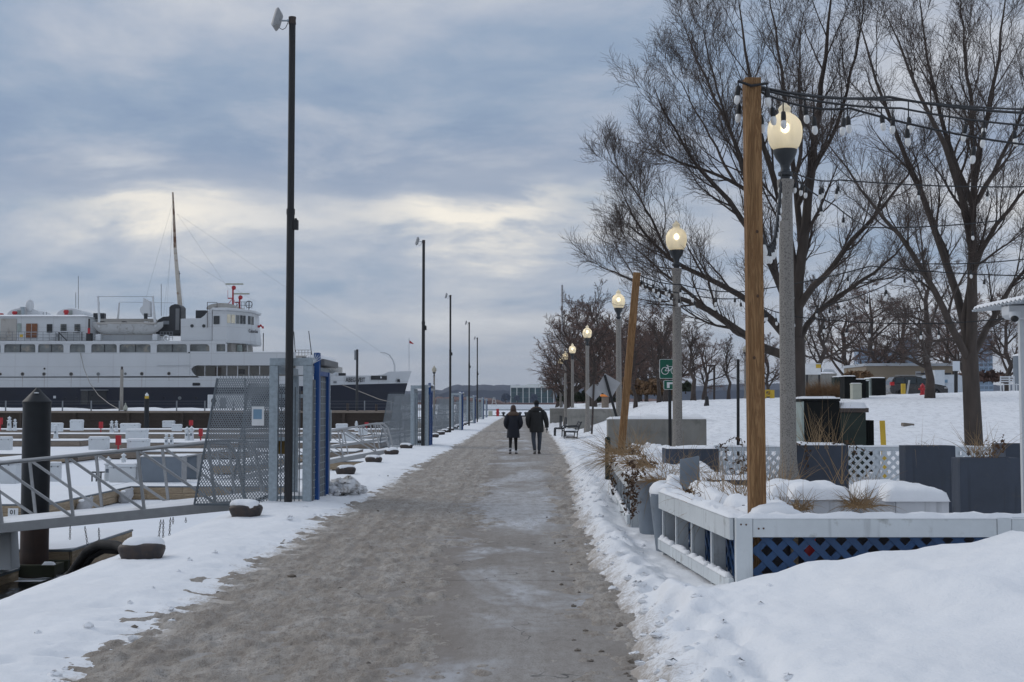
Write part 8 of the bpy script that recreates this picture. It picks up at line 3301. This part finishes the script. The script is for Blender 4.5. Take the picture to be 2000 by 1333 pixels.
def foliage(name, label, cat, boxes, n, leaf, m, seed, group=None, stem=True, kind=None):
 rs = np.random.RandomState(seed)
 x0, y0, z0 = boxes[0][0]
 t = thing(name, label, cat, (x0, y0, z0), 0, group)
 vs_, qs = [], []
 cnt = 0
 for (c, r) in boxes:
  k = n // len(boxes)
  d = rs.normal(size=(k, 3))
  d /= np.linalg.norm(d, axis=1, keepdims=True)
  rad = rs.random(k) ** .38
  wob = 1 + .22 * np.sin(d[:, 0] * 5 + c[0]) * np.cos(d[:, 2] * 6)
  p = np.array(c) - np.array((x0, y0, z0)) + d * np.array(r) * (rad * wob)[:, None]
  p[:, 2] = np.maximum(p[:, 2], .02)
  a = rs.normal(size=(k, 3))
  a /= np.linalg.norm(a, axis=1, keepdims=True)
  b = np.cross(a, rs.normal(size=(k, 3)))
  b /= np.linalg.norm(b, axis=1, keepdims=True)
  s = leaf * (.6 + .8 * rs.random(k))[:, None]
  q = np.stack([p - a * s, p + b * s * .45, p + a * s, p - b * s * .45], 1)
  vs_.append(q.reshape(-1, 3))
  qs.append(np.arange(k * 4).reshape(-1, 4) + cnt)
  cnt += k * 4
 me = np_mesh('foliage', np.concatenate(vs_), np.concatenate(qs))
 o = link('foliage', me, m, t)
 tag(o, kind='stuff')
 if stem:
  mb = MB()
  for (c, r) in boxes:
   mb.cyl((c[0] - x0, c[1] - y0, -.3), (c[0] - x0, c[1] - y0, c[2] - z0), .06, .03, 6)
  st = mb.build('stem', 'bark_far', t)
  if len(boxes) > 1:
   tag(st, kind='stuff')
 return t
def bx(px, py, Yd, rpx, rpy, ry):
 c = at(px, py, Yd)
 k = Yd / F
 return ((c.x, Yd, c.z), (rpx * k, ry, rpy * k))
foliage('hedge', 'dark evergreen hedge on top of the far concrete wall', 'hedge', [bx(1100 + 13 * k, 782 + 3 * math.sin(k), 119, 12, 17, 1.6) for k in range(8)], 9000, .17, 'evergreen', 3)
foliage('evergreen_shrub', 'small round dark evergreen shrub right of the second lamp', 'shrub', [bx(1339, 762, 96, 13, 15, .9)], 1600, .13, 'evergreen', 5)
foliage('rusty_thicket', 'rusty brown thicket of shrubs and reeds behind the leaning post', 'thicket', [bx(1222 + 14 * k, 766 - 5 * math.sin(k * 1.7), 98, 15, 24, 1.5) for k in range(7)], 8000, .22, 'shrub_rust', 7)
foliage('rusty_shrub', 'dull brown scrub on the crest right of the notice board', 'shrub', [bx(1660 + 15 * k, 738, 112, 12, 13, 1) for k in range(3)], 1500, .2, 'shrub_rust', 8)
foliage('bramble', 'dark scrub below the trees at the right edge of the hill', 'shrub', [bx(1885 + 18 * k, 742, 108, 15, 15, 1.2) for k in range(5)], 3200, .22, 'twig_brown', 9)
def grass_tuft(base, n, L, lean, w, rs, spread=.08, bias=None, tilt=None):
 """returns (verts, quads) of thin curved blades rooted round base"""
 a = rs.random(n) * 2 * PI
 rad = np.sqrt(rs.random(n)) * spread
 p = np.stack([base[0] + rad * np.cos(a), base[1] + rad * np.sin(a), np.full(n, base[2])], 1)
 az = rs.random(n) * 2 * PI
 d = np.stack([np.cos(az), np.sin(az), np.zeros(n)], 1)
 ln = np.abs(rs.normal(lean, lean * .4, n))
 d = d * np.sin(ln)[:, None]
 d[:, 2] = np.cos(ln)
 if bias is not None:
  d = d + np.array(bias)
 d /= np.linalg.norm(d, axis=1, keepdims=True)
 LL = L * (.45 + .75 * rs.random(n))
 side = np.cross(d, np.array([0, 1.0, .1]))
 side /= np.linalg.norm(side, axis=1, keepdims=True) + 1e-9
 K = 5
 V = []
 for k in range(K):
  ww = w * (1 - .85 * k / (K - 1))
  V += [p - side * ww, p + side * ww]
  if k < K - 1:
   p = p + d * (LL / (K - 1))[:, None]
   d = d + np.array([0, 0, -.16]) * (ln[:, None] * 1.4) + rs.normal(size=(n, 3)) * .05
   d /= np.linalg.norm(d, axis=1, keepdims=True)
 V = np.stack(V, 1)            # n, 2K, 3
 base_i = np.arange(n)[:, None] * (2 * K)
 q = []
 for k in range(K - 1):
  q.append(np.concatenate([base_i + 2 * k, base_i + 2 * k + 1, base_i + 2 * k + 3, base_i + 2 * k + 2], 1))
 return V.reshape(-1, 3), np.concatenate(q)
def grass_obj(name, label, cat, tufts, m, seed, group=None):
 rs = np.random.RandomState(seed)
 vs_, qs, cnt = [], [], 0
 for kw in tufts:
  v, q = grass_tuft(rs=rs, **kw)
  vs_.append(v)
  qs.append(q + cnt)
  cnt += len(v)
 me = np_mesh(name, np.concatenate(vs_), np.concatenate(qs))
 o = link(name, me, m)
 tag(o, label, cat, group, 'stuff')
 return o
for k, (px, lab) in enumerate([(1580, 'left rounded tuft of dry brown ornamental grass on the hill'), (1604, 'middle and tallest tuft of dry brown ornamental grass on the hill'), (1632, 'right darker tuft of dry brown ornamental grass on the hill')]):
 b = at(px, 770, 72)
 grass_obj('ornamental_grass', lab, 'ornamental grass', [dict(base=(b.x, 72, float(ground_z(b.x, 72)) - .05), n=800, L=.95 + .12 * (k == 1), lean=.75, w=.011, spread=.22)], 'dry_tuft', 40 + k)
tufts = []
def tf(px, py, Yd, n, L, lean, bias=None, spread=.08, w=.0035):
 p = at(px, py, Yd)
 tufts.append(dict(base=(p.x, p.y, p.z - .03), n=n, L=L, lean=lean, w=w, spread=spread, bias=bias))
tf(1425, 985, 13.0, 42, .62, .55, (.05, 0, .1), .12)
tf(1400, 960, 14.2, 40, .55, .6, (-.1, 0, 0), .14)
tf(1450, 975, 12.4, 36, .55, .45, (-.25, 0, 0), .10)
tf(1345, 965, 13.6, 30, .5, .9, (.5, 0, -.1), .12)
tf(1372, 975, 13.2, 22, .6, 1.0, (-.6, 0, -.1), .10)
tf(1390, 1000, 12.3, 26, .5, 1.2, (-.5, -.1, -.2), .10)
tf(1290, 925, 16.0, 110, .6, 1.0, (-.5, 0, -.1), .16)
tf(1260, 905, 17.5, 120, .7, 1.1, (-.8, 0, -.25), .25)
tf(1225, 885, 20.0, 130, .7, .9, (-.7, 0, -.1), .25)
tf(1240, 880, 22.5, 60, .6, .8, (.2, 0, 0), .25)
tf(1205, 895, 22.0, 90, .9, 1.0, (-1.0, 0, -.45), .2)
tf(1290, 935, 15.6, 90, .5, 1.1, (-.6, -.3, -.3), .16)
tf(1340, 925, 16.4, 50, .6, .9, (.3, 0, -.1), .2)
grass_obj('dry_grass', 'dry straw-coloured grass blades sticking out of the snow along the fence', 'dry grass', tufts, 'dry_grass', 61)
tufts = []
tf(1530, 990, 12.0, 100, .30, 1.0, (.1, 0, -.05), .2)
tf(1568, 988, 12.25, 60, .24, 1.1, (.1, 0, -.1), .12)
tf(1520, 965, 13.5, 70, .55, .6, (.2, 0, .1), .2)
tf(1678, 985, 12.3, 200, .30, 1.0, (.15, 0, -.1), .12)
tf(1690, 960, 13.5, 60, .40, .9, (.2, 0, 0), .16)
grass_obj('dry_grass', 'matted brown dry grass between the two white snow-topped planters', 'dry grass', tufts, 'dry_grass', 62)
tufts = []
tf(1605, 872, 18.2, 46, .75, .5, (0, 0, .1), .25)
tf(1640, 940, 13.4, 12, .75, .35, None, .1, .003)
tf(1925, 893, 13.8, 36, .42, .6, None, .14)
tf(1905, 880, 16.0, 18, .5, .6, None, .12)
tf(1800, 868, 17.1, 14, .35, 1.1, None, .2, .0025)
grass_obj('dry_grass', 'thin dry stalks growing out of the slate planter boxes', 'dry grass', tufts, 'dry_grass', 63)
def vine(label, strands, seed, leafn=26, leaf=.022):
 rs = np.random.RandomState(seed)
 mb = MB()
 V, Q, c = [], [], 0
 for path in strands:
  pts = [np.array(at(*q)) for q in path]
  p = resample(pts, 14)
  p[1:] += rs.normal(size=(13, 3)) * .015
  mb.tube([tuple(q) for q in p], [.0045] * 14, 5)
  n = leafn
  i = rs.randint(0, 14, n)
  c0 = p[i] + rs.normal(size=(n, 3)) * .028
  a = rs.normal(size=(n, 3))
  a /= np.linalg.norm(a, axis=1, keepdims=True)
  b = np.cross(a, rs.normal(size=(n, 3)))
  b /= np.linalg.norm(b, axis=1, keepdims=True)
  s = leaf * (.5 + rs.random(n))[:, None]
  m_ = np.cross(a, b) * s * .35
  q = np.stack([c0 - a * s, c0 + b * s * .6 + m_, c0 + a * s, c0 - b * s * .6 + m_], 1)
  V.append(q.reshape(-1, 3))
  Q.append(np.arange(n * 4).reshape(-1, 4) + c)
  c += n * 4
 me = np_mesh('leaves', np.concatenate(V), np.concatenate(Q))
 t = thing('dead_vine', label, 'vine', (0, 0, 0), 0, None)
 o = link('leaves', me, 'dry_leaf', t)
 tag(o, kind='stuff')
 tag(mb.build('stems', 'dry_leaf', t, smooth=60), kind='stuff')
 return t
vine('dead brown vine hanging down over the wide grey pot and fence end', [[(1232, 905, 15.6), (1240, 935, 15.5), (1232, 975, 15.4), (1238, 1010, 15.3)], [(1225, 915, 16.4), (1228, 960, 16.4), (1222, 1000, 16.4)], [(1245, 925, 15.2), (1236, 960, 15.1), (1240, 990, 15.1)], [(1200, 890, 20), (1196, 920, 20), (1200, 965, 19.8)], [(1215, 880, 21), (1260, 890, 19), (1240, 915, 18)], [(1198, 880, 22), (1230, 872, 22), (1262, 885, 21)], [(1240, 900, 18), (1280, 905, 17), (1258, 930, 15.8)]], 5, 64, .026)
vine('dead brown vine with red leaves trailing over the near corner bed', [[(1335, 955, 13.4), (1345, 975, 13.2), (1330, 995, 13.0)], [(1350, 960, 13.3), (1338, 975, 13.2), (1345, 990, 13.1)], [(1372, 1, 12.9)] * 0 or [(1360, 965, 13.2), (1380, 975, 13.0), (1365, 985, 12.9)]], 6, 24)
vine('dead vine climbing the lattice left of the first slate planter', [[(1552, 872, 17.95), (1543, 900, 17.9), (1548, 940, 17.9)], [(1560, 866, 17.95), (1540, 880, 17.9), (1538, 925, 17.9)], [(1575, 868, 17.9), (1578, 890, 17.85), (1572, 915, 17.85)]], 7, 26)
vine('dead vine arching over the right end of the first slate planter', [[(1648, 868, 18.0), (1668, 872, 18.0), (1672, 890, 18.0), (1660, 910, 18.0)], [(1630, 866, 18.0), (1655, 866, 18.1), (1690, 880, 18.2)]], 8, 22)
vine('dead vine on the far lattice behind the wooden post', [[(1405, 872, 18.3), (1420, 880, 18.2), (1415, 900, 18.2)], [(1430, 905, 16.5), (1450, 890, 16.5), (1455, 920, 16.5)], [(1425, 915, 16.5), (1440, 930, 16.4), (1460, 905, 16.4)], [(1410, 870, 18.3), (1440, 850, 18.3), (1450, 870, 18.3)]], 9, 24)
vine('dead leafy vine drooping beside the far right slate planter', [[(1925, 868, 15.5), (1950, 862, 15.5), (1942, 880, 15.5), (1930, 898, 15.5)], [(1955, 862, 15.6), (1965, 866, 15.6), (1940, 890, 15.6)]], 10, 26)
# ================================================================== STRING LIGHTS
bulb_mesh = {}
def make_bulb_meshes():
 g = MB()
 g.lathe([(.012, -.080), (.019, -.086), (.024, -.102), (.0255, -.120), (.023, -.138), (.015, -.152), (.003, -.159)], 14)
 o = g.build('bulb', 'bulb_glass', None, smooth=60)
 bulb_mesh['bulb'] = o.data
 bpy.data.objects.remove(o)
 g = MB()
 g.lathe([(.008, .0), (.014, -.006), (.020, -.014), (.0225, -.055), (.021, -.083), (.006, -.085)], 12)
 o = g.build('socket', 'socket_black', None, smooth=50)
 bulb_mesh['socket'] = o.data
 bpy.data.objects.remove(o)
make_bulb_meshes()
r5 = random.Random(77)
def string_light(label, pts, sag, bulbs, drop=.05, r=.011, lit=None):
 """cord through points (sagging between them) with hanging bulbs at the given fractions"""
 pts = [Vector(p) for p in pts]
 t = thing('string_light', label, 'string light', tuple(pts[0]), 0, 'bulb cords strung over the patio')
 o = pts[0]
 poly = []
 for a, b in zip(pts[:-1], pts[1:]):
  for k in range(16):
   u = k / 16
   poly.append(a.lerp(b, u) - Vector((0, 0, sag * 4 * u * (1 - u))) - o)
 poly.append(pts[-1] - o)
 mb = MB()
 mb.tube(poly, r, 5)
 mb.build('cord', 'cord_black', t, smooth=60)
 n = len(poly) - 1
 for u in bulbs:
  f = min(n - 1e-4, u * n)
  i_ = int(f)
  p = poly[i_].lerp(poly[i_ + 1], f - i_)
  d = drop * r5.uniform(.6, 1.3)
  s = bpy.data.objects.new('socket', bulb_mesh['socket'])
  COL.objects.link(s)
  s.parent = t
  s.location = p - Vector((0, 0, d))
  s.rotation_euler = (r5.uniform(-.15, .15), r5.uniform(-.15, .15), 0)
  s.scale = (1.04,) * 3
  g = bpy.data.objects.new('bulb', bulb_mesh['bulb'])
  COL.objects.link(g)
  g.parent = s
  mb = MB()
  mb.bar(p, p - Vector((0, 0, d)), .010, .010, (0, 1, 0))
  mb.build('drop_wire', 'cord_black', t)
 return t
def fr(px_list, x0, x1):
 return [(p - x0) / (x1 - x0) for p in px_list]
A0 = POST1 + Vector((.07, 0, -.07))
far1 = at(2100, 222, 13.2)
string_light('upper thick light cord from the near wooden post to the right edge', [A0, at(1735, 190, 12.2), far1], .05, [], r=.014)
string_light('second light cord from the near post with big bulbs at left', [A0 - Vector((0, 0, .04)), at(1660, 212, 11.3), at(2100, 292, 12.2)], .06, fr([1524, 1561, 1664, 1770, 1865, 1955], 1483, 2100), drop=.075)
string_light('third light cord from the near post passing over the globe lamp', [A0 - Vector((0, 0, .02)), at(1760, 212, 12.0), at(2100, 250, 13.0)], .04, fr([1575, 1668, 1745, 1772, 1900, 1932, 1985], 1483, 2100), drop=.085)
string_light('fourth light cord running high to the right from the near post', [A0 + Vector((0, .03, .0)), at(1760, 196, 12.6), at(2100, 215, 14.0)], .03, fr([1803, 1930, 2040], 1483, 2100), drop=.14)
string_light('short cord wrapped round the near post top with two bulbs', [POST1 + Vector((-.13, -.05, -.03)), POST1 + Vector((-.02, -.085, -.08)), POST1 + Vector((.13, -.05, -.05))], .0, [.02, .97], drop=.03, r=.012)
string_light('bulb cord on the far side of the near post top', [POST1 + Vector((-.10, .12, -.03)), POST1 + Vector((.02, .1, -.12)), POST1 + Vector((.10, .09, -.15))], .01, [.05, .95], drop=.16, r=.009)
LP1 = at(1526, 340, 17.2)
sw = [POST1 + Vector((.06, .1, -1.05 - .1)), at(1497, 478, 12.6), at(1512, 462, 14.0), at(1520, 400, 16.2), LP1]
string_light('heavy hanging swag of gathered bulbs between near post and globe lamp', sw, .03, [k / 26 for k in range(1, 26)], drop=.03, r=.008)
string_light('light cord from the near lamp column to the right edge', [at(1548, 336, 17.6), at(1640, 352, 18.4), at(2100, 362, 20.5)], .06, fr([1565, 1600, 1624, 1705, 1716, 1806, 1815, 1910, 1990], 1548, 2100), drop=.10)
string_light('second cord from the near lamp column sagging into the right tree', [at(1540, 338, 17.6), at(1632, 402, 19.0), at(1700, 445, 21), at(1960, 430, 22)], .04, fr([1633, 1709, 1926], 1540, 1960), drop=.12)
P2T = POST2 + Vector((.05, 0, -.05))
string_light('light cord from the leaning far post past the second lamp', [P2T, at(1330, 556, 24.6), at(1450, 570, 24.5), at(1700, 520, 23), at(2100, 540, 21)], .05, fr([1254, 1286, 1312, 1345, 1378, 1400, 1452, 1500, 1582, 1646, 1700, 1760, 1850, 1940, 2010], 1244, 2100), drop=.11)
string_light('lower light cord from the leaning far post to the right', [P2T - Vector((0, 0, .1)), at(1340, 574, 25.5), at(1450, 583, 26), at(1560, 620, 26), at(1840, 632, 24), at(2100, 600, 22)], .05, fr([1318, 1357, 1388, 1440, 1505, 1581, 1611, 1655, 1660, 1688, 1742, 1790, 1818, 1845, 1905, 1925], 1244, 2100), drop=.11)
string_light('faint bulb cord high among the branches of the right tree', [at(1580, 600, 27), at(1700, 570, 26), at(1790, 515, 25), at(2050, 500, 23)], .06, fr([1602, 1634, 1654, 1729, 1787, 1791, 1853, 1881, 1960], 1580, 2050), drop=.11)
# ================================================================== HAZE
hz_mb = MB()
hz_mb.box(-3500, 3500, -60, 4600, -3.4, 150)
hm = bpy.data.materials.new('haze')
hm.use_nodes = True
g = G(hm.node_tree)
g.n.clear()
o_ = g.node('ShaderNodeOutputMaterial')
pv_ = g.node('ShaderNodeVolumePrincipled')
pv_.inputs['Color'].default_value = (0.80, 0.87, 1.0, 1)
pv_.inputs['Density'].default_value = 0.00009
pv_.inputs['Anisotropy'].default_value = 0.2
g.l.new(pv_.outputs[0], o_.inputs['Volume'])
MATS['haze'] = hm
tag(hz_mb.build('haze', 'haze'), kind='stuff')
